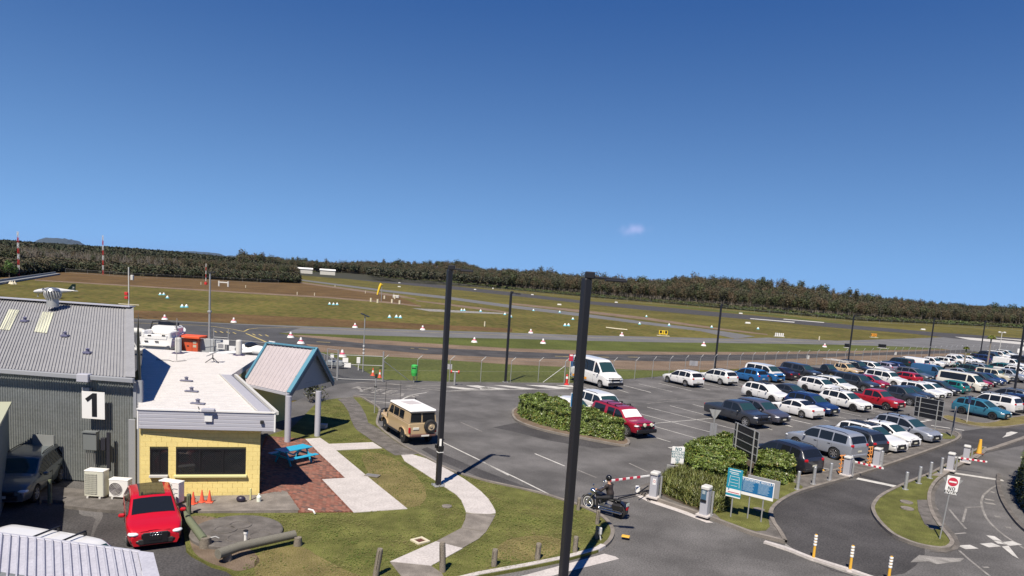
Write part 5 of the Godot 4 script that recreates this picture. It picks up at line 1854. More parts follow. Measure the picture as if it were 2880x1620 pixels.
func build_poles() -> void:
	var gp := "black car park light poles"
	pole("tall black light pole on the lawn beside the curved white footpath", V(-3.14, 0.1, -32.1), 10.22, .115, 1.05, gp, true)
	pole("nearest and thickest black light pole rising from the bottom of the photo", V(2.12, 0, -21.61), 10.27, .13, 1.2, gp)
	pole("black light pole on the kerb before the fence left of the bus", V(-.56, 0, -67.2), 8.68, .1, .9, gp)
	pole("black light pole behind the white wagons parked along the fence", V(25.51, 0, -87.1), 8.47, .1, .9, gp)
	pole("black light pole behind the cream ute with the rack", V(54.72, 0, -113.2), 7.67, .1, .9, gp)
	pole("black light pole behind the white panel van", V(80.4, 0, -134.4), 7.71, .1, .9, gp)
	pole("black light pole furthest away, just left of the tall palm", V(95.7, 0, -142.6), 7.69, .09, .8, gp)
	pole("black light pole at the right edge between rows of parked cars", V(56.72, 0, -77.9), 9.89, .1, .9, gp)
	var p := thing("apron_light", "tall grey galvanised light pole behind the white roof", "light pole", V(-31.96, 0, -72.6))
	var h := 8.62
	var s := MB.new()
	s.tube([Vector3.ZERO, V(0, h, 0)], .13, 10, .08)
	put("shaft", s, M.galv, p)
	var l := MB.new()
	l.box(V(.15, h + .05, 0), V(.7, .12, .35), Basis(), .03)
	put("lamp_head", l, M.dark, p)
	var c := MB.new()
	c.box(V(0, h * .53, 0), V(.34, .2, .34), Basis(), .03)
	put("bracket", c, M.galv, p)
	var q := thing("solar_light", "slim grey pole with a tilted solar panel on top behind the gate", "solar light", V(-14.66, 0, -67.85))
	h = 5.51
	var s2 := MB.new()
	s2.tube([Vector3.ZERO, V(0, h, 0)], .07, 8, .05)
	put("shaft", s2, M.galv, q)
	var s3 := MB.new()
	s3.box(V(0, h + .1, 0), V(.85, .05, .55), Basis(Vector3.BACK, -.35), .01)
	put("panel", s3, M.black, q)
	var s4 := MB.new()
	for y in [.45, .8, 1.15]:
		s4.tube([V(0, h * .25 + y, 0), V(0, h * .25 + y + .1, 0)], .1, 8)
	put("bands", s4, M.white, q)
	var k := thing("sign_post", "slim grey post with a camera bracket standing on the grass beside the old path", "post", V(-9.44, 0, -48))
	h = 2.75
	var k1 := MB.new()
	k1.tube([Vector3.ZERO, V(0, h, 0)], .04, 8)
	put("shaft", k1, M.galv, k)
	var k2 := MB.new()
	k2.box(V(.02, h, 0), V(.16, .3, .14), Basis(), .02)
	k2.box(V(0, h * .72, 0), V(.2, .08, .12), Basis(), .02)
	put("bracket", k2, M.dark, k)
	var w := thing("weather_mast", "white weather mast with red and white boxes and a crossarm behind the hangar roof", "mast", V(-60.32, 0, -108.3))
	h = 7.9
	var w1 := MB.new()
	w1.tube([Vector3.ZERO, V(0, h, 0)], .09, 8)
	put("shaft", w1, M.white_dull, w)
	var w2 := MB.new()
	w2.box(V(0, h * .27, 0), V(3.2, .1, .1))
	put("crossarm", w2, M.cream, w)
	var w3 := MB.new()
	for sx in [-1.0, -.35]:
		w3.lathe(V(sx, h * .2, 0), [V2(.42, -.25), V2(.05, .35)], 10)
	put("cones", w3, M.cream, w)
	var w4 := MB.new()
	w4.box(V(-.3, h * .48, .1), V(.5, .5, .4), Basis(), .05)
	w4.box(V(-.3, h * .4, .1), V(.5, .4, .4), Basis(), .05)
	put("red_box", w4, M.red, w)
	var w5 := MB.new()
	w5.box(V(.55, h * .8, 0), V(.4, .8, .4), Basis(), .05)
	put("sensor", w5, M.white_dull, w)
	lattice("red and white lattice mast rising from the scrub, right of the other", V(-175.3, 0, -295.2), 16.59, "lattice masts")
	lattice("red and white lattice mast furthest left against the dark ridge", V(-166.5, 0, -232.8), 14.67, "lattice masts")
	var m := thing("obstruction_mast", "slim red and white mast standing on the brown grass", "mast", V(-118.6, 0, -265.9))
	h = 7.96
	for i in 6:
		var b := MB.new()
		b.tube([V(0, h * i / 6.0, 0), V(0, h * (i + 1) / 6.0, 0)], .11, 7)
		put("section", b, M.red if i % 2 == 0 else M.white, m)
	var m2 := MB.new()
	m2.box(V(0, .45, 0), V(.9, .9, .9), Basis(), .05)
	put("base", m2, M.red, m)
func lattice(label: String, base: Vector3, h: float, group: String) -> void:
	var t := thing("lattice_mast", label, "mast", base, .3, group)
	var n := 8
	for i in n:
		var b := MB.new()
		var y0 := h * i / n
		var y1 := h * (i + 1) / n
		for k in 3:
			var a := TAU * k / 3
			var a2 := TAU * (k + 1) / 3
			var d := V(cos(a), 0, sin(a)) * .28
			var e := V(cos(a2), 0, sin(a2)) * .28
			b.tube([d + V(0, y0, 0), d + V(0, y1, 0)], .05, 5)
			b.tube([d + V(0, y0, 0), e + V(0, y1, 0)], .03, 5)
			b.tube([e + V(0, y0, 0), d + V(0, y1, 0)], .03, 5)
		put("section", b, M.red if i % 2 == 0 else M.white, t)
# ---------------------------------------------------------------- airfield furniture
func cone(label: String, at: Vector3, h: float, group := "") -> void:
	var t := thing("traffic_cone", label, "traffic cone", at, rng.randf() * 3.0, group)
	var b := MB.new()
	b.box(V(0, .02, 0), V(h * .52, .045, h * .52), Basis(), .015)
	put("base", b, M.cone, t)
	var c := MB.new()
	c.lathe(Vector3.ZERO, [V2(h * .19, .04), V2(h * .035, h), V2(0, h)], 16)
	put("body", c, M.cone, t)
	var s := MB.new()
	s.lathe(Vector3.ZERO, [V2(h * .132, h * .42), V2(h * .088, h * .68)], 16)
	put("reflective_sleeve", s, M.white, t)
func gable_marker(label: String, group: String, m: Material, base: Material, spots: Array, w: float, h: float, conical: bool) -> void:
	var first: Node3D = null
	for p in spots:
		if first == null:
			first = thing("airfield_marker", label, "marker", p, 0.0, group)
			var a := MB.new()
			var b := MB.new()
			if conical:
				a.lathe(Vector3.ZERO, [V2(w * .33, h * .38), V2(w * .12, h * .95), V2(0, h)] if base == M.cone_blue else [V2(w * .19, h * .58), V2(w * .12, h * .95), V2(0, h)], 14)
				b.lathe(Vector3.ZERO, [V2(w * .5, 0), V2(w * .33, h * .38)] if m == M.white and base == M.cone_blue else [V2(w * .34, h * .36), V2(w * .2, h * .6)], 14)
				if base != M.cone_blue:
					a.lathe(Vector3.ZERO, [V2(w * .52, 0), V2(w * .36, h * .36)], 14)
			else:
				a.prism([V2(-w * .42, -h * .5), V2(w * .42, -h * .5), V2(w * .42, h * .5), V2(-w * .42, h * .5)], h * .3, h)
				b.box(V(0, h * .15, 0), V(w, h * .3, h * 1.4))
			put("top", a, m, first)
			put("skirt", b, base, first)
		else:
			var o := first.duplicate() as Node3D
			o.name = numbered("airfield_marker")
			add_child(o)
			o.position = p
func build_airfield_things() -> void:
	gable_marker("low pale blue and white cone marker on the airfield grass", "blue and white cone markers", M.white, M.cone_blue, [V(-90.5, 0, -176.9), V(-90.1, 0, -177.9), V(-83, 0, -165.6), V(-66.71, 0, -139), V(-66.22, 0, -139.8), V(-49.57, 0, -185.2), V(-48.34, 0, -184.5), V(-47.69, 0, -185.7), V(-27, 0, -149.4), V(-25.79, 0, -150.9), V(-24.86, 0, -150.5), V(-15.4, 0, -198), V(-14.69, 0, -199), V(-10.11, 0, -200.7), V(-2.94, 0, -192.2), V(-1.19, 0, -182.3), V(5.79, 0, -228.8), V(14.5, 0, -230), V(15.78, 0, -191), V(11.58, 0, -161), V(12.47, 0, -161.9), V(33.88, 0, -189.5), V(42.78, 0, -193.5), V(55.92, 0, -198.1), V(72.2, 0, -207), V(45.22, 0, -241.1)], .85, .62, true)
	gable_marker("white and red striped cone marker beside the taxiway edge", "red and white cone markers", M.white, plain(.5, .06, .12, 0.6), [V(-55.4, 0, -109.7), V(-45.75, 0, -112.9), V(-27.25, 0, -118.5), V(-16.27, 0, -123), V(-30.79, 0, -95.5), V(-27.36, 0, -89), V(-19.4, 0, -78.6), V(-6.05, 0, -106.4), V(3.12, 0, -132.4), V(4.75, 0, -112.2), V(21.83, 0, -141.2), V(35.44, 0, -129.6), V(66.33, 0, -148.4)], .95, .8, true)
	gable_marker("flat white gable marker along the runway strip", "white gable markers", M.white, M.white_dull, [V(10.27, 0, -466), V(18.61, 0, -301.7), V(58.34, 0, -409), V(113.3, 0, -352.2), V(80.4, 0, -241.3), V(172.5, 0, -295.3), V(-173.6, 0, -810), V(-98.2, 0, -582), V(-30.78, 0, -511), V(-74.1, 0, -439), V(-223.6, 0, -692), V(-209.1, 0, -734)], 1.9, .55, false)
	gable_marker("cream gable marker at the far left of the airfield", "cream gable markers", M.cream, M.cream, [V(-132.3, 0, -181.9), V(-130.9, 0, -180.7), V(-130.8, 0, -181.4)], 1.0, .9, true)
	for q in [[V(75.1, 0, -171.5), "cream post"], [V(-72.2, 0, -229.5), ""], [V(-67.28, 0, -232.2), ""], [V(-90.5, 0, -347.2), ""], [V(-62.14, 0, -286.5), ""], [V(-119, 0, -262.7), ""], [V(-101.4, 0, -260.8), ""], [V(-6.17, 0, -142.2), ""], [V(-98, 0, -806), ""]]:
		var b := MB.new()
		b.tube([Vector3.ZERO, V(0, 1.0, 0)], .14, 8)
		solo("marker_post", b, M.cream, "short cream marker post standing on the airfield grass", "marker post", "cream marker posts").position = q[0]
	var ws := thing("windsock", "yellow windsock hanging limp from a slim mast on the airfield", "windsock", V(-43.96, 0, -227))
	var h := 5.54
	var w1 := MB.new()
	w1.tube([Vector3.ZERO, V(0, h, 0)], .1, 8)
	put("mast", w1, M.galv, ws)
	var w2 := MB.new()
	w2.tube([V(-.1, h, 0), V(-.55, h - .7, 0), V(-1.0, h - 2.2, 0), V(-1.35, h - 3.6, 0)], .5, 12, .26, false)
	put("sock", w2, M.sign_yellow, ws)
	for q in [V(-45.16, 0, -216.6), V(-42.09, 0, -211.8), V(-38.86, 0, -218.1), V(-35.72, 0, -213.6), V(-46.21, 0, -244.2), V(-43.63, 0, -250.1)]:
		var b := MB.new()
		b.tube([Vector3.ZERO, V(0, 1.15, 0)], .32, 10)
		solo("ring_drum", b, M.cream, "cream drum in the ring round the foot of the windsock", "drum", "cream drums round the windsock").position = q
	var eq := MB.new()
	eq.box(V(0, .7, 0), V(2.2, 1.0, 1.2), Basis(), .1)
	eq.tube([V(-.8, 0, 0), V(-.8, 1.8, 0)], .08, 6)
	eq.tube([V(.8, 0, 0), V(.8, 1.4, 0)], .08, 6)
	solo("weather_station", eq, M.white_dull, "white weather instruments on the grass right of the windsock", "instruments").position = V(-43.95, 0, -254.4)
	var eq2 := MB.new()
	for s in [-1.7, 1.7]:
		eq2.box(V(s, 1.0, 0), V(.5, 2.0, .5), Basis(), .05)
	eq2.box(V(0, 1.5, 0), V(3.2, .5, .4), Basis(), .1)
	solo("wind_profiler", eq2, M.white_dull, "white instrument frame on two legs on the brown grass beside the slim mast", "instruments").position = V(-108.5, 0, -258)
	taxi_sign("yellow taxiway sign on the grass beyond the main taxiway", V(31.98, 0, -149.5), 1.9, .8, M.sign_yellow, "← E →")
	taxi_sign("orange taxiway sign on the grass near the runway end", V(104.8, 0, -203.3), 1.65, .75, M.sign_orange, "B RWY")
	for q in [[V(66.99, 0, -175.6), "row of white approach light units beside the taxiway", M.white, 5, .46], [V(72.3, 0, -150.7), "row of dark approach light units behind the black light pole", M.black, 3, .34], [V(83.5, 0, -157.4), "row of dark approach light units on the grass right of the pole", M.black, 5, .36]]:
		var t := thing("approach_light_unit", q[1], "approach lights", q[0])
		for k in q[3]:
			var b := MB.new()
			b.box(V((k - q[3] * .5) * q[4], .5, 0), V(q[4] * .55, .8, .4), Basis(), .04)
			put("lamp_box", b, q[2], t)
		var s := MB.new()
		s.box(V(-q[4] * .5, .05, 0), V(q[3] * q[4] * 1.15, .1, .7))
		put("slab", s, M.white_dull, t)
	var hut := thing("hut", "small white hut with a flat roof at the far end of the grey barrier", "hut", V(-202.5, 0, -307.2))
	var hb := MB.new()
	hb.box(V(0, 1.1, 0), V(2.0, 2.2, 2.0))
	put("wall", hb, M.white_dull, hut)
	var hr := MB.new()
	hr.box(V(0, 2.3, 0), V(2.5, .22, 2.5))
	put("roof", hr, M.white, hut)
	var hw := MB.new()
	hw.box(V(0, 1.5, 1.01), V(1.1, .7, .04))
	put("window", hw, M.dark, hut)
	var ba := MB.new()
	var pa := V(-123.9, 0, -159.4)
	var pb := V(-177.9, 0, -268.7)
	ba.bar(pa + V(0, .5, 0), pb + V(0, .5, 0), .3, 1.0)
	ba.bar(pa + V(1.5, .25, 1.0), pb + V(1.5, .25, .5), 1.2, .5)
	solo("blast_barrier", ba, plain(.22, .23, .24, 0.8), "long low grey barrier running to the white hut at the left", "barrier")
	twin(V(-95, 0, -142.9))
	var lit := []
	for q in [V(-73.3, 0, -3175), V(767, 0, 11936), V(-208.5, 0, -1620), V(-227, 0, -966), V(-20.71, 0, -596)]:
		lit.append(q)
	for q in lit:
		var b := MB.new()
		b.box(V(0, .5, 0), V(1.2, 1.0, .8), Basis(), .1)
		solo("strip_light", b, M.white, "small white light box along the far runway strip", "light box", "white light boxes along the runway").position = q
	var lg := MB.new()
	for k in 6:
		lg.tube([V(21.35, 0, -162.4) + V(k * .25, .2, k * .3), V(24.25, 0, -160) + V(k * .5 - 1.0, .2, k * .2)], .14, 7)
	solo("pole_stack", lg, M.cream, "scattered pale timber poles lying on the grass beyond the taxiway", "poles")
func taxi_sign(label: String, at: Vector3, w: float, h: float, m: Material, text: String) -> void:
	var t := thing("taxiway_sign", label, "sign", at)
	var b := MB.new()
	b.box(V(0, .35 + h * .5, 0), V(w, h, .25), Basis(), .03)
	put("face", b, m, t)
	var l := MB.new()
	for s in [-.35, .35]:
		l.tube([V(w * s, 0, 0), V(w * s, .36, 0)], .06, 6)
	l.box(V(0, .04, 0), V(w * 1.4, .08, .9))
	put("foot", l, M.cream, t)
	words(text, h * .55, M.black, t, Transform3D(Basis.IDENTITY, V(0, .35 + h * .5, .135)))
func twin(at: Vector3) -> void:
	var t := thing("twin_aircraft", "white twin engined light aircraft with a dark tail on the grass behind the hangar", "aircraft", at, PI + 0.9)
	t.scale = Vector3.ONE * .85
	var f := MB.new()
	var pts := [[4.3, .05, 1.25], [4.1, .3, 1.25], [3.4, .52, 1.3], [2.4, .64, 1.4], [1.2, .74, 1.55], [-.4, .74, 1.55], [-1.6, .6, 1.55], [-3.2, .35, 1.6], [-4.4, .18, 1.65], [-4.6, .03, 1.66]]
	for i in pts.size() - 1:
		for k in 16:
			var q := []
			var nn := []
			for e in [[i, k], [i, k + 1], [i + 1, k + 1], [i + 1, k]]:
				var a: float = TAU * e[1] / 16
				var p: Array = pts[e[0]]
				q.append(V(p[0], p[2] + sin(a) * p[1] * 1.05, cos(a) * p[1] * .85))
				nn.append(V(0, sin(a), cos(a)))
			f.t3(q[0], q[1], q[2], nn[0], nn[1], nn[2])
			f.t3(q[0], q[2], q[3], nn[0], nn[2], nn[3])
	put("fuselage", f, paint(.78, .77, .76), t)
	var st := MB.new()
	for s in [-1.0, 1.0]:
		st.bar(V(2.6, 1.35, s * .57), V(-1.0, 1.4, s * .66), .02, .12)
		st.bar(V(-1.0, 1.4, s * .65), V(-3.4, 1.55, s * .31), .02, .08)
	put("stripe", st, plain(.02, .03, .08, 0.4), t)
	for s in [-1.0, 1.0]:
		for q in [[1.95, .5], [1.15, .42], [.45, .36], [-.25, .34]]:
			var w := MB.new()
			w.box(V(q[0], 1.92, s * .55), V(q[1], .36, .04), Basis(Vector3.RIGHT, -s * .5), .02)
			put("window", w, M.glass, t)
	var wsn := MB.new()
	wsn.box(V(2.45, 1.98, 0), V(.06, .5, .95), Basis(Vector3.BACK, .9), .02)
	put("windscreen", wsn, M.glass, t)
	for s in [-1.0, 1.0]:
		var wg := MB.new()
		var a := V(1.7, 1.05, s * .5)
		var b := V(-.2, 1.05, s * .5)
		var c := V(.1, 1.45, s * 5.6)
		var d := V(1.05, 1.45, s * 5.6)
		for y in [.09, -.09]:
			wg.quad(a + V(0, y, 0), b + V(0, y, 0), c + V(0, y * .4, 0), d + V(0, y * .4, 0), Vector3.UP * signf(y))
		wg.quad(a + V(0, .09, 0), d + V(0, .04, 0), d + V(0, -.04, 0), a + V(0, -.09, 0), Vector3.RIGHT)
		wg.quad(b + V(0, .09, 0), c + V(0, .04, 0), c + V(0, -.04, 0), b + V(0, -.09, 0), Vector3.LEFT)
		wg.quad(c + V(0, .04, 0), d + V(0, .04, 0), d + V(0, -.04, 0), c + V(0, -.04, 0), V(0, 0, s))
		put("wing", wg, paint(.78, .77, .76), t)
		var en := MB.new()
		en.ell(V(1.5, 1.2, s * 1.75), V(1.25, .34, .36), Basis(), 7, 12)
		put("engine", en, paint(.78, .77, .76), t)
		var pr := MB.new()
		pr.box(V(2.78, 1.2, s * 1.75), V(.05, 1.7, .14), Basis(Vector3.RIGHT, .4))
		pr.ell(V(2.8, 1.2, s * 1.75), V(.2, .12, .12), Basis(), 5, 8)
		put("propeller", pr, M.dark, t)
		var tp := MB.new()
		tp.box(V(-4.1, 1.75, s * 1.1), V(.95, .07, 2.0), Basis(), .03)
		put("tailplane", tp, paint(.78, .77, .76), t)
		var gl := MB.new()
		gl.tube([V(.6, 1.0, s * 1.6), V(.6, .25, s * 1.6)], .05, 6)
		gl.lathe(V(.6, .22, s * 1.6), [V2(0, -.08), V2(.2, -.08), V2(.22, 0), V2(.2, .08), V2(0, .08)], 12, Basis(Vector3.RIGHT, PI / 2))
		put("landing_gear", gl, M.dark, t)
	var ng := MB.new()
	ng.tube([V(3.3, .9, 0), V(3.4, .22, 0)], .05, 6)
	ng.lathe(V(3.4, .2, 0), [V2(0, -.07), V2(.18, -.07), V2(.2, 0), V2(.18, .07), V2(0, .07)], 12, Basis(Vector3.RIGHT, PI / 2))
	put("nose_gear", ng, M.white_dull, t)
	var fin := MB.new()
	var fp := [V(-2.7, 1.85, 0), V(-4.0, 3.35, 0), V(-4.75, 3.35, 0), V(-4.65, 1.6, 0), V(-3.0, 1.75, 0)]
	for s in [-1.0, 1.0]:
		var o := V(0, 0, s * .05)
		fin.tri(fp[0] + o, fp[1] + o, fp[4] + o, V(0, 0, s))
		fin.quad(fp[4] + o, fp[1] + o, fp[2] + o, fp[3] + o, V(0, 0, s))
	for i in 4:
		fin.quad(fp[i] + V(0, 0, .05), fp[i + 1] + V(0, 0, .05), fp[i + 1] - V(0, 0, .05), fp[i] - V(0, 0, .05))
	put("tail_fin", fin, plain(.01, .03, .02, 0.35), t)
	var em := MB.new()
	for s in [-1.0, 1.0]:
		em.box(V(-4.2, 2.55, s * .06), V(.34, .3, .01))
		em.box(V(-4.15, 2.15, s * .06), V(.5, .1, .01))
	put("emblem", em, M.white_dull, t)
# ---------------------------------------------------------------- things in the yard
func build_yard_things() -> void:
	aircon("tall beige air conditioner with a mesh grille leaning by the hangar wall", V(-16.61, 0.13, -27.42), .78, 1.05, .42, 0)
	aircon("low white air conditioner with a round fan beside the corner of the hangar", V(-15.66, 0.13, -27.47), .78, .72, .34, 1)
	aircon("white air conditioner with a square spiral fan grille on the yellow wall", V(-13.51, 0.13, -27.35), .92, .82, .36, 2)
	cone("leftmost of three orange cones, nearest the air conditioner", V(-12.62, 0.13, -27.34), .52, "orange cones by the yellow wall")
	cone("middle of three orange cones by the yellow wall", V(-12.4, 0.13, -27.64), .52, "orange cones by the yellow wall")
	cone("rightmost of three orange cones by the yellow wall", V(-12.09, 0.13, -27.65), .52, "orange cones by the yellow wall")
	var bg := MB.new()
	bg.ell(V(0, .12, 0), V(.2, .14, .15), Basis(), 6, 10)
	solo("rubbish_bag", bg, plain(.03, .025, .05, 0.4), "small dark bag lying at the foot of the yellow wall", "bag").position = V(-10.93, 0.13, -28)
	var bt := MB.new()
	bt.lathe(Vector3.ZERO, [V2(.09, 0), V2(.1, .2), V2(.04, .28), V2(.04, .33), V2(0, .33)], 12)
	solo("bottle", bt, plain(.75, .8, .7, 0.3), "white plastic bottle at the corner of the yellow wall", "bottle").position = V(-10.25, 0.13, -28.19)
	var bp := MB.new()
	bp.box(V(0, .26, 0), V(.05, .5, .1), Basis(), .01)
	solo("downpipe_stub", bp, plain(.7, .66, .3, 0.6), "short pale yellow pipe standing against the yellow wall", "pipe").position = V(-10.63, 0.13, -28.27)
	var fg := MB.new()
	fg.tube([Vector3.ZERO, V(.25, .03, .2), V(.4, .03, .5)], .04, 6)
	solo("pipe_offcut", fg, M.white, "white pipe offcut lying on the brick paving near the lawn", "pipe").position = V(-7.97, 0.15, -27.58)
	post("green weathered post standing on the concrete by the hangar wall", V(-17.91, 0.13, -26.48), 0.91, .075, M.timber_green, "")
	post("green weathered post in front of the cones", V(-12.28, 0.1, -26.23), 0.83, .085, M.timber_green, "")
	var lg := thing("log_rail", "greenish log rail sloping down from a post to a cut stump beside the red car", "log", V(-11.31, 0.1, -24.64))
	var l1 := MB.new()
	l1.tube([V(-11.96, 0.5, -25.2) - lg.position + V(0, .0, 0), V(-10.31, 0.38, -23.19) - lg.position], .13, 12, .14)
	put("log", l1, M.timber_green, lg)
	var l2 := MB.new()
	var sp := V(-10.28, 0.1, -23.24) - lg.position
	l2.tube([sp, sp + V(0, .36, 0)], .22, 10, .18)
	put("stump", l2, M.timber, lg)
	var l3 := MB.new()
	var sp2 := V(-12.19, 0.1, -25.62) - lg.position
	l3.tube([sp2, sp2 + V(0, .3, 0)], .13, 9)
	put("rear_stump", l3, M.timber, lg)
	var l4 := MB.new()
	l4.tube([sp + V(.1, .33, 0), sp + V(.3, .36, -.1), sp + V(.42, .3, -.12)], .03, 6)
	put("bracket", l4, M.galv, lg)
	var mg := thing("log_rail", "mossy grey log rail lying on two short stumps on the lawn", "log", V(-8.5, 0.1, -23.05))
	var m1 := MB.new()
	m1.tube([V(-9.29, 0.45, -21.92) - mg.position, V(-8.89, 0.45, -22.64) - mg.position, V(-7.42, 0.45, -24.06) - mg.position], .17, 12, .15)
	put("log", m1, mottled([L(.06, .055, .045), L(.16, .15, .125), L(.4, .38, .34)], .35, 0, 0, 61, 1.0, .05), mg)
	for q in [V(-9.11, 0.1, -22.26), V(-7.26, 0.1, -23.92)]:
		var s := MB.new()
		var b: Vector3 = q - mg.position
		s.tube([b, b + V(0, .3, 0)], .16, 9, .13)
		put("stump", s, M.timber, mg)
	var gp := "weathered timber bollards"
	for q in [["weathered timber bollard leaning right, leftmost along the bottom of the lawn", V(-4.03, 0.1, -21.83), 0.96, .1, .12], ["weathered timber bollard standing at the edge of the lower white path", V(-1.89, 0.1, -22.52), 1.04, .105, -.06], ["short timber bollard on the dry grass right of the lower path", V(-.17, 0.1, -23.26), 0.62, .1, .02], ["short timber bollard just left of the nearest black pole", V(1.38, 0.1, -24.11), 0.61, .1, .03], ["short timber bollard just right of the nearest black pole", V(2.82, 0.1, -25.06), 0.6, .095, .01], ["timber bollard at the lawn corner behind the motorcycle's front wheel", V(3.36, 0.1, -29.92), 0.57, .085, .03], ["timber bollard standing before the motorcycle's engine", V(4.02, 0.1, -28.27), 0.6, .085, .03]]:
		post(q[0], q[1], q[2], q[3], M.timber, gp, q[4])
	var tap := thing("tap_post", "timber post with a metal meter and tap near the kerb corner", "post", V(3.81, 0.1, -26.56))
	var t1 := MB.new()
	t1.tube([Vector3.ZERO, V(0, .5, 0)], .075, 9)
	put("post", t1, M.timber, tap)
	var t2 := MB.new()
	t2.box(V(.1, .36, .1), V(.14, .3, .12), Basis(), .03)
	t2.tube([V(.1, .2, .1), V(.15, 0, .12)], .03, 6)
	put("meter", t2, M.white_dull, tap)
	var yp := MB.new()
	yp.box(V(0, .03, 0), V(.32, .05, .22), Basis(Vector3.UP, -.3), .01)
	solo("hydrant_marker", yp, M.yellow, "yellow plate on the kerb near the motorcycle", "marker plate").position = V(5.02, 0.11, -26.93)
	for q in [["leftmost yellow flexible post with white bands on the low kerb", V(12.28, 0, -26.16), 1.02], ["middle yellow flexible post with white bands on the low kerb", V(13.26, 0, -25.2), 1.02], ["rightmost yellow flexible post with white bands at the bottom edge", V(14.3, 0, -24.42), 0.99]]:
		var t := thing("flexible_post", q[0], "bollard", q[1], 0.0, "yellow flexible posts")
		var h: float = q[2]
		var b := MB.new()
		b.tube([Vector3.ZERO, V(0, h, 0)], .055, 12, .045)
		put("post", b, M.yellow, t)
		var f := MB.new()
		f.lathe(Vector3.ZERO, [V2(.17, 0), V2(.16, .05), V2(.06, .07)], 14)
		put("foot", f, M.concrete, t)
		for k in 4:
			var s := MB.new()
			s.lathe(Vector3.ZERO, [V2(.052, h * (.55 + k * .115)), V2(.066, h * (.565 + k * .115)), V2(.066, h * (.62 + k * .115)), V2(.052, h * (.635 + k * .115))], 12)
			put("white_band", s, M.white, t)
	picnic(V(-10.76, 0.13, -34.31))
	var bn := thing("litter_bin", "bright green litter bin hung on a post before the fence", "bin", V(-8.96, 0, -63.41))
	var b1 := MB.new()
	b1.tube([Vector3.ZERO, V(0, 1.2, 0)], .035, 7)
	put("post", b1, M.galv, bn)
	var b2 := MB.new()
	b2.lathe(V(.02, .62, .1), [V2(0, 0), V2(.24, .02), V2(.3, .3), V2(.3, .85), V2(.26, .95)], 16)
	put("bucket", b2, M.green, bn)
	var b3 := MB.new()
	b3.lathe(V(.02, 1.52, .1), [V2(.27, 0), V2(.31, .05), V2(.2, .14), V2(0, .16)], 16)
	put("lid", b3, M.green, bn)
	var b4 := MB.new()
	b4.box(V(.0, 1.38, .38), V(.32, .12, .06), Basis(), .02)
	put("mouth", b4, M.dark, bn)
	var hy := thing("fire_standpipe", "grey fire standpipe with two red capped outlets before the fence", "standpipe", V(-5.2, 0, -63.37))
	var h1 := MB.new()
	h1.tube([Vector3.ZERO, V(0, 1.3, 0)], .085, 10)
	h1.tube([V(-.3, 1.25, 0), V(.3, 1.25, 0)], .07, 8)
	put("pipe", h1, M.galv, hy)
	for s in [-1.0, 1.0]:
		var c := MB.new()
		c.lathe(V(s * .34, 1.25, 0), [V2(0, -.06), V2(.15, -.06), V2(.15, .06), V2(0, .06)], 12, Basis(Vector3.BACK, PI / 2))
		put("cap", c, M.red, hy)
	var fs := MB.new()
	fs.box(V(0, 1.45, 0), V(.62, .5, .02))
	solo("fence_notice", fs, plain(.4, .4, .42), "grey notice hung on the fence right of the green bin", "sign", "grey notices on the fence").position = V(-5.97, 0, -65.14)
	var fs2 := MB.new()
	fs2.box(V(0, 1.45, 0), V(1.0, .6, .02))
	solo("fence_notice", fs2, plain(.3, .3, .33), "grey notice hung on the fence behind the white wagon", "sign", "grey notices on the fence").position = V(21.75, 0, -83.1)
	for q in [[V(43.84, 0, -103.2), "small pale notice on the fence behind the black utes"], [V(68.03, 0, -123.8), "white notice on the fence near the panel van"]]:
		var f := MB.new()
		f.box(V(0, 1.4, .05), V(.42, .55, .02))
		solo("fence_notice", f, M.white_dull, q[1], "sign").position = q[0]
	for q in [[V(110.9, 0, -152.9), "left of two white signs on posts at the far right of the fence", 1.35], [V(115.7, 0, -158.1), "right of two white signs on posts at the far right of the fence", 1.6]]:
		var f := MB.new()
		f.box(V(0, q[2] + .4, .05), V(.7, .9, .03))
		f.tube([Vector3.ZERO, V(0, q[2] + .4, 0)], .04, 6)
		solo("roadside_sign", f, M.white, q[1], "sign", "white signs by the far fence").position = q[0]
	var lp := MB.new()
	lp.tube([Vector3.ZERO, V(0, 5.5, 0)], .07, 7)
	lp.tube([V(-.5, 5.5, 0), V(.5, 5.5, 0)], .05, 6)
	for s in [-.55, .55]:
		lp.ell(V(s, 5.45, 0), V(.35, .2, .25), Basis(), 5, 8)
	solo("twin_lamp", lp, M.white_dull, "slim pale twin headed lamp right of the tall palm", "light pole").position = V(107.4, 0, -154)
func post(label: String, at: Vector3, h: float, r: float, m: Material, group: String, lean := 0.0) -> void:
	var t := thing("timber_bollard", label, "bollard", at, rng.randf(), group)
	t.rotation = V(0, 0, -lean)
	var b := MB.new()
	b.lathe(Vector3.ZERO, [V2(r * 1.05, -.05), V2(r, h * .3), V2(r * .97, h * .93), V2(r * .85, h), V2(r * .2, h * .995), V2(0, h * .985)], 14)
	put("post", b, m, t)
	var s := MB.new()
	for k in 5:
		var a := TAU * (k + rng.randf()) / 5
		var d := V(cos(a), 0, sin(a)) * r * .985
		s.bar(d + V(0, h * rng.randf_range(.25, .5), 0), d * .98 + V(0, h * rng.randf_range(.8, .985), 0), .012, .016)
	put("split", s, plain(.05, .04, .032, 1.0), t)
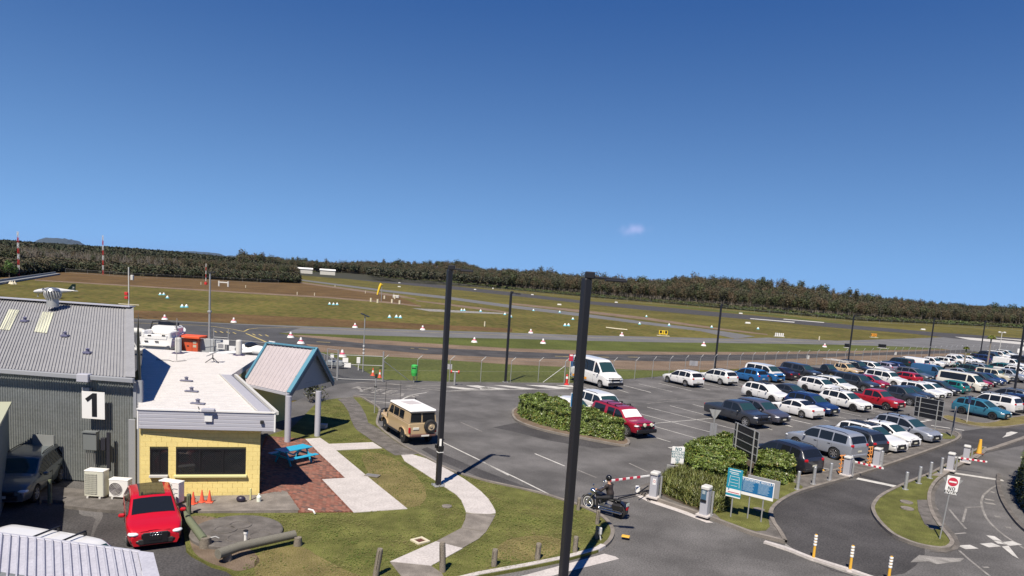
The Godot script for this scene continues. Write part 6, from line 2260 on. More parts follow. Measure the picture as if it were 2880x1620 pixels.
func aircon(label: String, at: Vector3, w: float, h: float, d: float, kind: int) -> void:
	var t := thing("air_conditioner", label, "air conditioner", at, .0 if kind < 2 else -.2, "air conditioners along the walls")
	var ft := MB.new()
	for s in [-.32, .32]:
		ft.box(V(s * w, .04, 0), V(.08, .08, d * 1.15))
	put("foot", ft, M.white_dull, t)
	var b := MB.new()
	b.box(V(0, .08 + h * .5, 0), V(w, h, d), Basis(), .02)
	put("casing", b, M.white if kind > 0 else plain(.6, .6, .52, 0.5), t)
	var tp := MB.new()
	tp.box(V(0, .08 + h + .01, 0), V(w + .02, .05, d + .02), Basis(), .015)
	put("lid", tp, M.white, t)
	var c := V(-w * .14, .08 + h * .5, d * .5)
	var g := MB.new()
	if kind == 0:
		g.box(c + V(0, 0, .004), V(w * .62, h * .8, .02))
		put("coil", g, plain(.3, .3, .27, 0.7), t)
		var k := MB.new()
		for i in 9:
			k.box(c + V((i - 4) * w * .07, 0, .02), V(.012, h * .8, .012))
		for i in 11:
			k.box(c + V(0, (i - 5) * h * .075, .022), V(w * .62, .012, .012))
		put("grille", k, plain(.55, .55, .48, 0.6), t)
	elif kind == 1:
		var r := h * .36
		g.lathe(c + V(0, 0, .012), [V2(0, 0), V2(r, 0)], 24, Basis(Vector3.RIGHT, PI / 2))
		put("fan_opening", g, plain(.12, .1, .12, 0.8), t)
		var k := MB.new()
		for ring in 5:
			var rr := r * (ring + 1) / 5.0
			var pts := []
			for i in 25:
				pts.append(c + V(cos(TAU * i / 24) * rr, sin(TAU * i / 24) * rr, .03))
			k.tube(pts, .008, 4)
		put("grille", k, M.white_dull, t)
	else:
		g.box(c + V(0, 0, .004), V(w * .62, h * .84, .02))
		put("fan_opening", g, plain(.2, .2, .2, 0.8), t)
		var k := MB.new()
		for i in 36:
			var a := TAU * i / 36
			var e := V(cos(a), sin(a), 0)
			var f := V(cos(a + .75), sin(a + .75), 0)
			var lim := minf(w * .3 / maxf(.01, absf(f.x)), h * .4 / maxf(.01, absf(f.y)))
			k.bar(c + e * .09 + V(0, 0, .024), c + f * minf(lim, .42) + V(0, 0, .024), .012, .012)
		k.lathe(c + V(0, 0, .03), [V2(0, 0), V2(.08, 0)], 16, Basis(Vector3.RIGHT, PI / 2))
		put("grille", k, M.white, t)
		var v := MB.new()
		for i in 3:
			v.box(V(w * .34, .08 + h * (.28 + i * .22), d * .5 + .006), V(w * .22, .02, .015))
		put("louvre", v, M.trim_grey, t)
func picnic(at: Vector3) -> void:
	var t := thing("picnic_table", "bright blue timber picnic table with attached benches on the brick paving", "picnic table", at, 0.96)
	for k in 4:
		var b := MB.new()
		b.box(V(0, .74, (k - 1.5) * .2), V(1.75, .04, .19), Basis(), .01)
		put("tabletop_plank", b, M.table_blue, t)
	for s in [-1.0, 1.0]:
		for k in 2:
			var b := MB.new()
			b.box(V(0, .45, s * (.68 + k * .15)), V(1.75, .04, .14), Basis(), .01)
			put("seat_plank", b, M.table_blue, t)
	for s in [-1.0, 1.0]:
		for e in [-1.0, 1.0]:
			var b := MB.new()
			b.bar(V(s * .62, .02, e * .62), V(s * .62, .72, e * .2), .05, .1, .008)
			put("leg", b, M.table_blue, t)
		var c := MB.new()
		c.bar(V(s * .67, .41, -.84), V(s * .67, .41, .84), .05, .1, .008)
		c.bar(V(s * .66, .7, -.38), V(s * .66, .7, .38), .05, .08, .008)
		put("cross_rail", c, M.table_blue, t)
	var d := MB.new()
	d.bar(V(-.6, .68, 0), V(0, .4, 0), .05, .08)
	d.bar(V(.6, .68, 0), V(0, .4, 0), .05, .08)
	put("brace", d, M.table_blue, t)
# ---------------------------------------------------------------- signs
func upright(called: String, label: String, cat: String, b1: Vector3, b2: Vector3, group := "") -> Node3D:
	var d := b2 - b1
	return thing(called, label, cat, b1, atan2(-d.z, d.x), group)
func build_signs() -> void:
	var w := upright("notice_board", "wide blue important notice board with white print on two posts", "sign", V(11.04, 0.11, -30.3), V(11.52, 0.11, -29.93))
	var gap := (V(11.04, 0.11, -30.3) - V(11.52, 0.11, -29.93)).length()
	var p := MB.new()
	for x in [0.0, gap]:
		p.tube([V(x, 0, 0), V(x, 1.8, 0)], .032, 8)
	put("post", p, M.galv, w)
	var cx := gap * .5
	var b := MB.new()
	b.box(V(cx, 1.46, .05), V(1.45, .82, .03), Basis(), .01)
	put("board", b, M.white, w)
	var f := MB.new()
	f.box(V(cx, 1.52, .067), V(1.38, .64, .006))
	put("blue_field", f, M.sign_blue, w)
	var fa := Basis.IDENTITY
	words("P IMPORTANT NOTICE P", .085, M.white, w, Transform3D(fa, V(cx, 1.78, .072)), "lettering", false, .004)
	var ln := MB.new()
	for k in 9:
		for s in 2:
			var len := .52 - .1 * fmod(k * 1.7 + s, 1.0)
			ln.box(V(cx - .34 + s * .68 - (.6 - len) * .5, 1.68 - k * .05, .072), V(len, .014, .004))
	for k in 26:
		ln.box(V(cx - .64 + k * .051, 1.725, .072), V(.03, .024, .004))
	put("print", ln, plain(.4, .52, .6, .6), w)
	var gb := MB.new()
	gb.box(V(cx + .12, 1.5, -.35), V(1.45, .82, .03), Basis(), .01)
	put("backing_board", gb, M.galv, w)
	var t := upright("tariff_board", "tall narrow teal tariff board with white diagram and a white band", "sign", V(10.3, 0.11, -30.37), V(10.8, 0.11, -29.99))
	var tp := MB.new()
	tp.tube([Vector3.ZERO, V(0, 2.2, 0)], .035, 8)
	put("post", tp, M.galv, t)
	var tb := MB.new()
	tb.box(V(.02, 1.58, .05), V(.68, 1.3, .03), Basis(), .01)
	put("board", tb, M.sign_teal, t)
	var tw := MB.new()
	tw.box(V(.02, 1.2, .067), V(.66, .22, .006))
	tw.box(V(.02, .955, .067), V(.66, .05, .006))
	put("white_band", tw, M.white, t)
	var tl := MB.new()
	tl.box(V(.02, 2.16, .067), V(.5, .035, .005))
	tl.box(V(-.03, 2.06, .067), V(.42, .025, .005))
	tl.box(V(.02, 1.99, .067), V(.36, .02, .005))
	for s in [-1.0, 1.0]:
		tl.bar(V(.02 + s * .2, 1.9, .068), V(.02 + s * .24, 1.4, .068), .004, .014)
	for k in 4:
		tl.box(V(.02, 1.88 - k * .14, .067), V(.38 - .08 * (k % 2), .014, .005))
	put("print", tl, M.white, t)
	var tr := MB.new()
	tr.box(V(.04, 1.15, .072), V(.52, .035, .004))
	put("red_print", tr, M.sign_red, t)
	words("P", .1, M.sign_blue, t, Transform3D(fa, V(-.2, 1.26, .074)), "lettering", false, .004)
	var n := upright("rental_sign", "white sign reading no rental car returns rentals use P2 by the hedge", "sign", V(9, 0.11, -35.95), V(9.7, 0.11, -35.9))
	var n1 := MB.new()
	n1.tube([Vector3.ZERO, V(0, 1.75, 0)], .035, 8)
	put("post", n1, M.galv, n)
	var n2 := MB.new()
	n2.box(V(.06, 1.32, .05), V(.66, .94, .03), Basis(), .02)
	put("board", n2, M.white, n)
	var teal := plain(.015, .13, .16, .5)
	for q in [["NO", .17, 1.67], ["RENTAL CAR", .09, 1.52], ["RETURNS", .11, 1.39], ["RENTALS", .11, 1.25], ["USE", .1, 1.12]]:
		words(q[0], q[1], teal, n, Transform3D(fa, V(.06, q[2], .068)), "lettering", false, .006)
	var n3 := MB.new()
	n3.box(V(.06, .97, .067), V(.18, .17, .006))
	put("badge", n3, teal, n)
	words("P2", .12, M.white, n, Transform3D(fa, V(.06, .97, .074)), "lettering", false, .004)
	var n4 := MB.new()
	n4.box(V(.04, .82, .03), V(.66, .09, .02))
	put("lower_rail", n4, plain(.04, .03, .1, .5), n)
	var gp := upright("grey_sign_back", "plain grey metal back of a sign standing behind the rental sign", "sign", V(8.76, 0.11, -35.46), V(9.46, 0.11, -35.41))
	var g1 := MB.new()
	g1.box(V(0, .45, -.2), V(.6, .8, .03), Basis(), .01)
	g1.tube([V(0, 0, -.24), V(0, .8, -.24)], .03, 7)
	put("panel", g1, M.galv, gp)
	var ps := upright("parking_sign", "blue parking sign with a white P and arrow above the hedge", "sign", V(4.35, 0.1, -47.98), V(5.46, 0.1, -47.93))
	var p1 := MB.new()
	p1.tube([Vector3.ZERO, V(0, 2.25, 0)], .035, 8)
	put("post", p1, M.galv, ps)
	var p2 := MB.new()
	p2.box(V(.24, 1.88, .05), V(.72, 1.0, .03), Basis(), .02)
	put("board", p2, M.white, ps)
	var p3 := MB.new()
	p3.box(V(.24, 1.88, .067), V(.66, .94, .006))
	put("blue_field", p3, M.sign_blue, ps)
	words("P", .55, M.white, ps, Transform3D(fa, V(.2, 2.02, .074)), "lettering", false, .006)
	var p4 := MB.new()
	p4.box(V(.17, 1.58, .074), V(.2, .05, .006))
	p4.tri(V(.28, 1.67, .077), V(.28, 1.49, .077), V(.4, 1.58, .077), Vector3.BACK)
	put("arrow", p4, M.white, ps)
	var rs := upright("red_sign", "red sign on a pale post at the fence corner beside the bus", "sign", V(5.84, 0, -69.54), V(7.47, 0, -69.73))
	var r1 := MB.new()
	r1.tube([Vector3.ZERO, V(0, 2.3, 0)], .04, 7)
	put("post", r1, M.cream, rs)
	var r2 := MB.new()
	r2.box(V(.03, 2.62, .04), V(.42, .7, .03), Basis(), .02)
	put("board", r2, M.sign_red, rs)
	var r3 := MB.new()
	r3.box(V(.03, 2.85, .06), V(.3, .14, .006))
	put("white_print", r3, M.white, rs)
	var rb := MB.new()
	rb.lathe(Vector3.ZERO, [V2(.26, 0), V2(.24, .1), V2(.12, .14), V2(.1, .95), V2(.06, 1.05), V2(0, 1.05)], 12)
	var rbn := thing("red_bollard", "red plastic bollard with a white collar standing before the fence corner", "bollard", V(5.52, 0, -68.34))
	put("body", rb, M.red, rbn)
	var rb2 := MB.new()
	rb2.lathe(Vector3.ZERO, [V2(.125, .62), V2(.12, .85)], 12)
	put("white_collar", rb2, M.white, rbn)
	frame_sign("large black backed sign frame with four rails rising from the hedge", V(13.42, 0.11, -39.92), V(13.77, 0.11, -38), 2.5, 1.75, 2.05)
	frame_sign("large black backed sign frame with four rails on the grass tip near the exit", V(33.28, 0.11, -55.87), V(33.99, 0.11, -54.62), 2.65, 1.6, 2.2)
	var es := upright("edge_sign", "grey sign seen nearly edge on at the tip of the grass near the exit", "sign", V(34.77, 0.11, -53.72), V(33.66, 0.11, -51.79))
	var e1 := MB.new()
	e1.tube([Vector3.ZERO, V(0, 2.4, 0)], .035, 8)
	put("post", e1, M.galv, es)
	var e2 := MB.new()
	e2.box(V(0, 1.55, -.06), V(1.0, 1.6, .03), Basis(), .01)
	put("board", e2, plain(.16, .16, .19, .5), es)
	var bs := upright("blue_sign", "small blue sign on a slim post before the teal parked SUV", "sign", V(40.81, 0.1, -61.23), V(41.1, 0.1, -59.64))
	var s1 := MB.new()
	s1.tube([Vector3.ZERO, V(0, 2.3, 0)], .03, 7)
	put("post", s1, M.white_dull, bs)
	var s2 := MB.new()
	s2.box(V(0, 2.05, .04), V(.3, .62, .02), Basis(), .01)
	put("board", s2, plain(.05, .09, .2, .5), bs)
	var gw := upright("give_way_sign", "give way sign seen from behind as a grey triangle above a grey plate", "sign", V(12.91, 0, -43.03), V(13.81, 0, -42.67))
	var w1 := MB.new()
	w1.tube([Vector3.ZERO, V(0, 2.8, 0)], .035, 8)
	put("post", w1, M.galv, gw)
	var w2 := MB.new()
	for s in [-1.0, 1.0]:
		w2.tri(V(-.36, 2.8, -.05 + s * .012), V(.36, 2.8, -.05 + s * .012), V(0, 2.12, -.05 + s * .012), V(0, 0, s))
	w2.quad(V(-.36, 2.8, -.062), V(.36, 2.8, -.062), V(.36, 2.8, -.038), V(-.36, 2.8, -.038), Vector3.UP)
	put("triangle", w2, M.galv, gw)
	var w3 := MB.new()
	w3.box(V(0, 1.5, -.05), V(.42, .85, .02), Basis(), .01)
	put("plate", w3, plain(.22, .22, .24, .5), gw)
	var ne := upright("no_entry_sign", "white no entry sign with a red disc on a leaning post on the grass island", "sign", V(19.14, 0.1, -29.32), V(19.65, 0.1, -29.13))
	ne.rotation.z = -.05
	var o1 := MB.new()
	o1.tube([Vector3.ZERO, V(0, 2.8, 0)], .03, 8)
	put("post", o1, M.galv, ne)
	var o2 := MB.new()
	o2.box(V(.03, 2.45, .04), V(.48, .8, .02), Basis(), .01)
	put("board", o2, M.white, ne)
	var o3 := MB.new()
	o3.lathe(V(.03, 2.6, .054), [V2(0, 0), V2(.19, 0)], 28, Basis(Vector3.RIGHT, PI / 2))
	put("red_disc", o3, M.sign_red, ne)
	var o4 := MB.new()
	o4.box(V(.03, 2.6, .06), V(.28, .065, .006))
	put("white_bar", o4, M.white, ne)
	words("NO", .14, M.black, ne, Transform3D(fa, V(.03, 2.3, .054)), "lettering", false, .006)
	words("ENTRY", .12, M.black, ne, Transform3D(fa, V(.03, 2.14, .054)), "lettering", false, .006)
	var o5 := MB.new()
	for s in [-1.0, 1.0]:
		o5.tri(V(-.34, 2.72, -.05 + s * .01), V(.42, 2.72, -.05 + s * .01), V(.04, 2.08, -.05 + s * .01), V(0, 0, s))
	put("triangle_back", o5, M.galv, ne)
func frame_sign(label: String, b1: Vector3, b2: Vector3, top: float, high: float, wide: float) -> void:
	var t := upright("black_signboard", label, "sign", b1, b2)
	var gap := (b2 - b1).length()
	var cx := gap * .5
	for x in [0.0, gap]:
		var p := MB.new()
		p.tube([V(x, 0, .06), V(x, top + .05, .06)], .045, 9)
		put("post", p, M.galv, t)
	var w := maxf(wide, gap + .7)
	for k in 4:
		var b := MB.new()
		b.box(V(cx, top - high * (k + .5) / 4, 0), V(w, high / 4 - .03, .03))
		put("panel", b, M.black, t)
	var r := MB.new()
	for k in 5:
		r.box(V(cx, top - high * k / 4, .02), V(w, .04, .04))
	for s in [-1.0, 1.0]:
		r.box(V(cx + s * (w * .5 + .02), top - high * .5, .0), V(.04, high, .05))
	put("rail", r, M.galv, t)
# ---------------------------------------------------------------- barriers and bollards
func housing(called: String, label: String, b1: Vector3, b2: Vector3, h: float, dark_slot: bool) -> Node3D:
	var t := upright(called, label, "boom gate" if called == "boom_gate" else "ticket machine", b1, b2)
	var b := MB.new()
	b.box(V(0, h * .44, 0), V(.36, h * .88, .38), Basis(), .02)
	put("cabinet", b, plain(.4, .4, .44, .45), t)
	var c := MB.new()
	c.box(V(0, h * .94, .02), V(.4, h * .14, .46), Basis(), .05)
	put("head", c, M.white_dull, t)
	var s := MB.new()
	s.tube([V(.3, 0, -.05), V(.3, h * .85, -.05)], .05, 9)
	put("guard_post", s, M.galv, t)
	var pl := MB.new()
	pl.box(V(0, .04, 0), V(.6, .08, .6), Basis(), .01)
	put("plinth", pl, M.concrete, t)
	return t
func boom(t: Node3D, from: Vector3, to: Vector3) -> void:
	var loc := t.global_transform.affine_inverse() if t.is_inside_tree() else t.transform.affine_inverse()
	var a := loc * from
	var e := loc * to
	var b := MB.new()
	b.bar(a, e, .05, .1, .015)
	var arm := put("boom_arm", b, M.white, t)
	var n := 5
	for k in n:
		var s := MB.new()
		s.bar(a.lerp(e, .22 + k * .16), a.lerp(e, .3 + k * .16), .054, .104)
		put("red_stripe", s, M.sign_red, arm)
func steel_bollard(label: String, at: Vector3, h: float) -> void:
	var t := thing("steel_bollard", label, "bollard", at, 0.0, "stainless steel bollards")
	var b := MB.new()
	b.lathe(Vector3.ZERO, [V2(.085, 0), V2(.085, h - .02), V2(.075, h), V2(0, h)], 16)
	put("tube", b, M.brushed, t)
	var f := MB.new()
	f.lathe(Vector3.ZERO, [V2(.16, 0), V2(.16, .02), V2(0, .02)], 16)
	put("flange", f, M.galv, t)
	var s := MB.new()
	s.lathe(Vector3.ZERO, [V2(.0855, h * .3), V2(.0865, h * .32), V2(.0865, h * .34), V2(.0855, h * .36)], 16)
	put("joint_ring", s, M.galv, t)
func build_gates() -> void:
	var g := housing("boom_gate", "grey boom gate cabinet with a white head, its striped arm lowered across the entry", V(7.23, 0.11, -32.53), V(8.01, 0.11, -32.03), 1.28, true)
	boom(g, V(7.07, 1, -33.12), V(4.68, 1, -31.61))
	var n := MB.new()
	n.box(V(.04, .82, .195), V(.16, .3, .01))
	put("notice", n, M.white, g)
	var n2 := MB.new()
	n2.lathe(V(.04, .84, .203), [V2(.045, 0), V2(.06, 0)], 16, Basis(Vector3.RIGHT, PI / 2))
	put("prohibition_ring", n2, M.sign_red, g)
	var m := housing("ticket_machine", "grey ticket machine with a blue dark panel and screen on the kerb before the hedge", V(9.08, 0.11, -30.28), V(9.74, 0.11, -29.74), 1.4, true)
	var f1 := MB.new()
	f1.box(V(-.03, 1.06, .2), V(.24, .56, .03), Basis(), .01)
	put("fascia", f1, plain(.06, .13, .2, .4), m)
	var f2 := MB.new()
	f2.box(V(-.03, 1.12, .218), V(.14, .16, .01))
	put("screen", f2, plain(.35, .4, .42, .2), m)
	var f3 := MB.new()
	f3.box(V(-.02, .72, .2), V(.26, .1, .06))
	put("slot", f3, M.black, m)
	var rl := MB.new()
	rl.tube([V(5.47,0.1,-32.03), V(6.53,0.12,-32.92), V(6.66,0.2,-32.96), V(7.14,0.25,-33.09)], .035, 7)
	rl.tube([V(6.38,0.45,-32), V(7.04,0.5,-33.05)], .03, 7)
	solo("guard_rail", rl, M.black, "low black bent guard rail at the tip of the ticket island", "rail")
	var eb := MB.new()
	eb.box(V(0, .15, 0), V(.2, .3, .3), Basis(), .03)
	solo("reflector_block", eb, M.white, "white reflector block at the tip of the ticket island", "marker").position = V(6.57, 0.1, -33.23)
	var x := housing("boom_gate", "exit boom gate with an orange cage and lowered striped arm by the silver SUV", V(19.72, 0.11, -39.25), V(20.34, 0.11, -38.6), 1.15, false)
	boom(x, V(20.18, 0.85, -39.87), V(21.36, 0.85, -38.45))
	cage(x, -.42)
	var y := housing("ticket_machine", "exit ticket machine with an orange cage beside the white crossover", V(22.91, 0.11, -42.12), V(23.58, 0.11, -41.47), 1.15, false)
	cage(y, -.5)
	for q in [["red banded steel post beside the exit boom cabinet", V(20, 0.11, -39.32)], ["red banded steel post beside the exit ticket machine", V(23.12, 0.11, -41.99)]]:
		steel_bollard(q[0], q[1], 1.0)
	var z := housing("boom_gate", "boom gate at the end of the no entry island, arm lowered right", V(27.5, 0.11, -42.16), V(28.16, 0.11, -41.61), 1.15, false)
	boom(z, V(28.02, 0.85, -42.78), V(29.63, 0.85, -42.02))
	var v := housing("ticket_machine", "slim grey ticket machine on the kerb between the two exit lanes", V(30.16, 0.11, -44.81), V(30.91, 0.11, -44.31), 1.15, false)
	var od := thing("orange_delineator", "tall tapered orange delineator at the end of the lane divider", "bollard", V(33.03, 0.1, -47.81))
	var o1 := MB.new()
	o1.lathe(Vector3.ZERO, [V2(.17, .06), V2(.08, 1.05), V2(0, 1.05)], 12)
	put("body", o1, M.yellow, od)
	var o2 := MB.new()
	o2.box(V(0, .03, 0), V(.5, .06, .4), Basis(), .02)
	put("foot", o2, plain(.2, .06, .03, .8), od)
	for q in [["steel bollard nearest the hedge left of the exit lane", V(15.43, 0.11, -35.63)], ["second steel bollard from the hedge left of the exit lane", V(16.79, 0.11, -36.86)], ["third steel bollard from the hedge, before the silver SUV's rear wheel", V(18.16, 0.11, -37.93)], ["steel bollard nearest the stop line on the grass island", V(21.94, 0.1, -37.1)], ["second steel bollard from the stop line on the grass island", V(23.53, 0.1, -38.58)], ["third steel bollard from the stop line on the grass island", V(24.96, 0.1, -39.95)], ["steel bollard beside the far boom gate on the grass island", V(26.43, 0.1, -41.31)]]:
		steel_bollard(q[0], q[1], .98)
	for q in [["yellow wheel stop at the empty bay end beside the grass tip", V(32.21, 0, -52.07), M.yellow], ["pale wheel stop before the white hatchback by the exit lane", V(29.3, 0, -49.42), M.cream], ["pale wheel stop before the black roofed crossover by the exit lane", V(27.1, 0, -47.4), M.cream], ["black and yellow wheel stop behind the bollards", V(18.33, 0, -39.95), M.black], ["yellow ended wheel stop beside the rounded hedge", V(16.36, 0, -38.28), M.black]]:
		var t := thing("wheel_stop", q[0], "wheel stop", q[1], -.54 + PI * .0, "wheel stops")
		t.rotation.y = .54
		var b := MB.new()
		b.box(V(0, .06, 0), V(1.5, .12, .16), Basis(), .03)
		put("block", b, q[2], t)
		if q[2] == M.black:
			for s in [-.5, 0.0, .5]:
				var c := MB.new()
				c.box(V(s, .062, 0), V(.2, .124, .166), Basis(), .03)
				put("stripe", c, M.yellow, t)
func cage(t: Node3D, x: float) -> void:
	var b := MB.new()
	for k in 5:
		var y := .12 + k * .24
		var pts := []
		for i in 9:
			var a := PI * i / 8
			pts.append(V(x - sin(a) * .16 + .12, y, cos(a) * .2))
		b.tube(pts, .028, 6)
	for s in [-1.0, 1.0]:
		b.tube([V(x + .12, 0, s * .2), V(x + .12, 1.15, s * .2)], .028, 6)
	put("guard_cage", b, M.orange if false else plain(.75, .3, .08, .5), t)
# ---------------------------------------------------------------- cars
# profile: points (distance from the nose, height); glass: spans of side windows by distance from the nose
func spec(kind: String) -> Dictionary:
	match kind:
		"suv":
			return {"L": 4.6, "W": 1.86, "prof": [[0, .6], [.05, .74], [.3, .9], [1.15, 1.02], [1.95, 1.56], [2.35, 1.66], [3.6, 1.66], [4.15, 1.58], [4.52, 1.1], [4.6, .92]], "belt": [.9, 1.04], "sill": .3, "ax": [.9, 3.6], "r": .35, "tum": .24, "glass": [[1.35, 2.5], [2.58, 3.45], [3.53, 4.15]], "ws": [1.22, 1.92], "rw": [4.2, 4.5], "rails": true}
		"big_suv":
			return {"L": 4.95, "W": 1.94, "prof": [[0, .68], [.05, .88], [.3, 1.04], [1.25, 1.15], [1.85, 1.74], [2.2, 1.84], [4.1, 1.84], [4.65, 1.76], [4.9, 1.2], [4.95, 1.0]], "belt": [1.02, 1.14], "sill": .36, "ax": [.95, 3.8], "r": .39, "tum": .18, "glass": [[1.5, 2.55], [2.63, 3.55], [3.63, 4.55]], "ws": [1.32, 1.83], "rw": [4.68, 4.88], "rails": true}
		"hatch":
			return {"L": 4.1, "W": 1.76, "prof": [[0, .55], [.05, .68], [.3, .82], [1.0, .95], [1.75, 1.4], [2.1, 1.48], [3.1, 1.47], [3.65, 1.38], [4.02, 1.0], [4.1, .82]], "belt": [.82, .95], "sill": .22, "ax": [.8, 3.35], "r": .31, "tum": .26, "glass": [[1.2, 2.2], [2.28, 3.2], [3.28, 3.6]], "ws": [1.08, 1.74], "rw": [3.68, 3.98], "rails": false}
		"sedan":
			return {"L": 4.6, "W": 1.8, "prof": [[0, .52], [.06, .66], [.35, .78], [1.2, .92], [1.95, 1.36], [2.4, 1.43], [3.0, 1.41], [3.8, 1.08], [4.0, 1.02], [4.5, .97], [4.6, .78]], "belt": [.78, .93], "sill": .2, "ax": [.85, 3.6], "r": .32, "tum": .28, "glass": [[1.4, 2.4], [2.48, 3.45]], "ws": [1.28, 1.94], "rw": [3.05, 3.72], "rails": false}
		"ute":
			return {"L": 5.3, "W": 1.88, "prof": [[0, .72], [.05, .92], [.25, 1.06], [1.25, 1.14], [1.9, 1.7], [2.2, 1.78], [3.05, 1.77], [3.35, 1.68], [3.5, 1.2], [3.55, 1.14], [5.26, 1.14], [5.3, 1.0]], "belt": [1.02, 1.1], "sill": .4, "ax": [.95, 4.1], "r": .39, "tum": .2, "glass": [[1.5, 2.4], [2.48, 3.25]], "ws": [1.32, 1.88], "bed": [3.62, 5.2], "rails": false}
		"canopy_ute":
			return {"L": 5.3, "W": 1.88, "prof": [[0, .72], [.05, .92], [.25, 1.06], [1.25, 1.14], [1.9, 1.7], [2.2, 1.78], [3.3, 1.77], [3.4, 1.8], [4.7, 1.82], [4.95, 1.72], [5.22, 1.1], [5.3, .95]], "belt": [1.02, 1.12], "sill": .4, "ax": [.95, 4.1], "r": .39, "tum": .2, "glass": [[1.5, 2.4], [2.48, 3.2], [3.5, 4.7]], "ws": [1.32, 1.88], "rw": [4.95, 5.2], "rails": true}
		"tray_ute":
			return {"L": 5.2, "W": 1.82, "prof": [[0, .72], [.05, .92], [.25, 1.05], [1.25, 1.13], [1.85, 1.7], [2.15, 1.77], [2.55, 1.76], [2.7, 1.3], [2.75, 1.0], [5.2, 1.0]], "belt": [1.0, 1.0], "sill": .42, "ax": [.95, 4.0], "r": .39, "tum": .2, "glass": [[1.5, 2.45]], "ws": [1.32, 1.84], "bed": [2.8, 5.15], "rails": false}
		"van":
			return {"L": 5.0, "W": 1.9, "prof": [[0, .65], [.05, .95], [.35, 1.1], [.8, 1.22], [1.45, 1.88], [1.8, 1.97], [4.6, 1.97], [4.85, 1.9], [4.97, 1.1], [5.0, .8]], "belt": [1.08, 1.14], "sill": .28, "ax": [.95, 3.95], "r": .35, "tum": .12, "glass": [[1.0, 1.9]], "ws": [.85, 1.44], "rw": [4.87, 4.95], "rails": false}
		"minibus":
			return {"L": 5.4, "W": 1.92, "prof": [[0, .6], [.04, .95], [.2, 1.12], [.42, 1.22], [1.2, 2.05], [1.55, 2.22], [5.0, 2.22], [5.25, 2.15], [5.37, 1.2], [5.4, .8]], "belt": [1.1, 1.2], "sill": .26, "ax": [1.0, 4.2], "r": .35, "tum": .14, "glass": [[.75, 1.7], [1.85, 4.95]], "ws": [.48, 1.18], "rw": [5.26, 5.35], "rails": false}
		"bus":
			return {"L": 6.0, "W": 2.02, "prof": [[0, .7], [.05, 1.0], [.25, 1.15], [.95, 1.38], [1.75, 2.3], [2.15, 2.58], [5.5, 2.6], [5.9, 2.5], [5.98, 1.4], [6.0, .8]], "belt": [1.2, 1.35], "sill": .34, "ax": [1.05, 4.6], "r": .37, "tum": .13, "glass": [[1.25, 2.1], [2.25, 3.7], [3.8, 5.5]], "ws": [1.0, 1.8], "rw": [5.92, 5.97], "rails": false}
		"kombi":
			return {"L": 4.75, "W": 1.98, "prof": [[0, .55], [.04, .95], [.25, 1.12], [.6, 1.22], [1.4, 1.84], [1.8, 1.93], [4.2, 1.93], [4.55, 1.82], [4.72, 1.1], [4.75, .8]], "belt": [1.05, 1.12], "sill": .25, "ax": [.85, 3.85], "r": .37, "tum": .18, "glass": [[.95, 2.0], [2.08, 3.1], [3.18, 4.3]], "ws": [.66, 1.4], "rw": [4.57, 4.7], "rails": false}
		"box4x4":
			return {"L": 4.6, "W": 1.84, "prof": [[0, .75], [.04, 1.0], [.2, 1.12], [1.35, 1.18], [1.75, 1.8], [2.0, 1.88], [4.3, 1.88], [4.5, 1.82], [4.58, 1.2], [4.6, .9]], "belt": [1.08, 1.16], "sill": .42, "ax": [.85, 3.5], "r": .4, "tum": .1, "glass": [[1.5, 2.4], [2.48, 3.3], [3.38, 4.3]], "ws": [1.4, 1.74], "rw": [4.5, 4.57], "spare": true, "rails": true}
	return {}
func prof_at(pr: Array, d: float) -> float:
	for i in pr.size() - 1:
		if d <= pr[i + 1].x:
			return lerpf(pr[i].y, pr[i + 1].y, clampf((d - pr[i].x) / maxf(1e-4, pr[i + 1].x - pr[i].x), 0, 1))
	return pr[pr.size() - 1].y
func car_section(s: Dictionary, d: float) -> Array:
	var L0: float = s.L
	var W: float = s.W
	var T := prof_at(s.P, d)
	var B := minf(lerpf(s.belt[0], s.belt[1], d / L0), T - .05)
	var wb := W * .5 * (1.0 - .17 * pow(1.0 - clampf(d / .75, 0, 1), 2.0) - .09 * pow(1.0 - clampf((L0 - d) / .5, 0, 1), 2.0))
	var wr: float = wb - s.tum * (T - B) - .05
	var top := minf(.07, (T - B) * .45)
	var sill: float = s.sill
	var pts := [V2(0, T), V2(wr * .62, T - top * .18), V2(wr * .9, T - top * .5), V2(wr, T - top), V2(wb - .015, B), V2(wb, B - .1), V2(wb, (B + sill) * .5), V2(wb - .02, sill + .12), V2(wb - .07, sill)]
	var low := sill
	for ax in s.ax:
		var R: float = s.r + .055
		var dx: float = absf(d - ax)
		if dx < R:
			low = maxf(low, s.r + sqrt(R * R - dx * dx))
	for i in range(5, 9):
		if pts[i].y < low:
			pts[i].y = low
	return pts
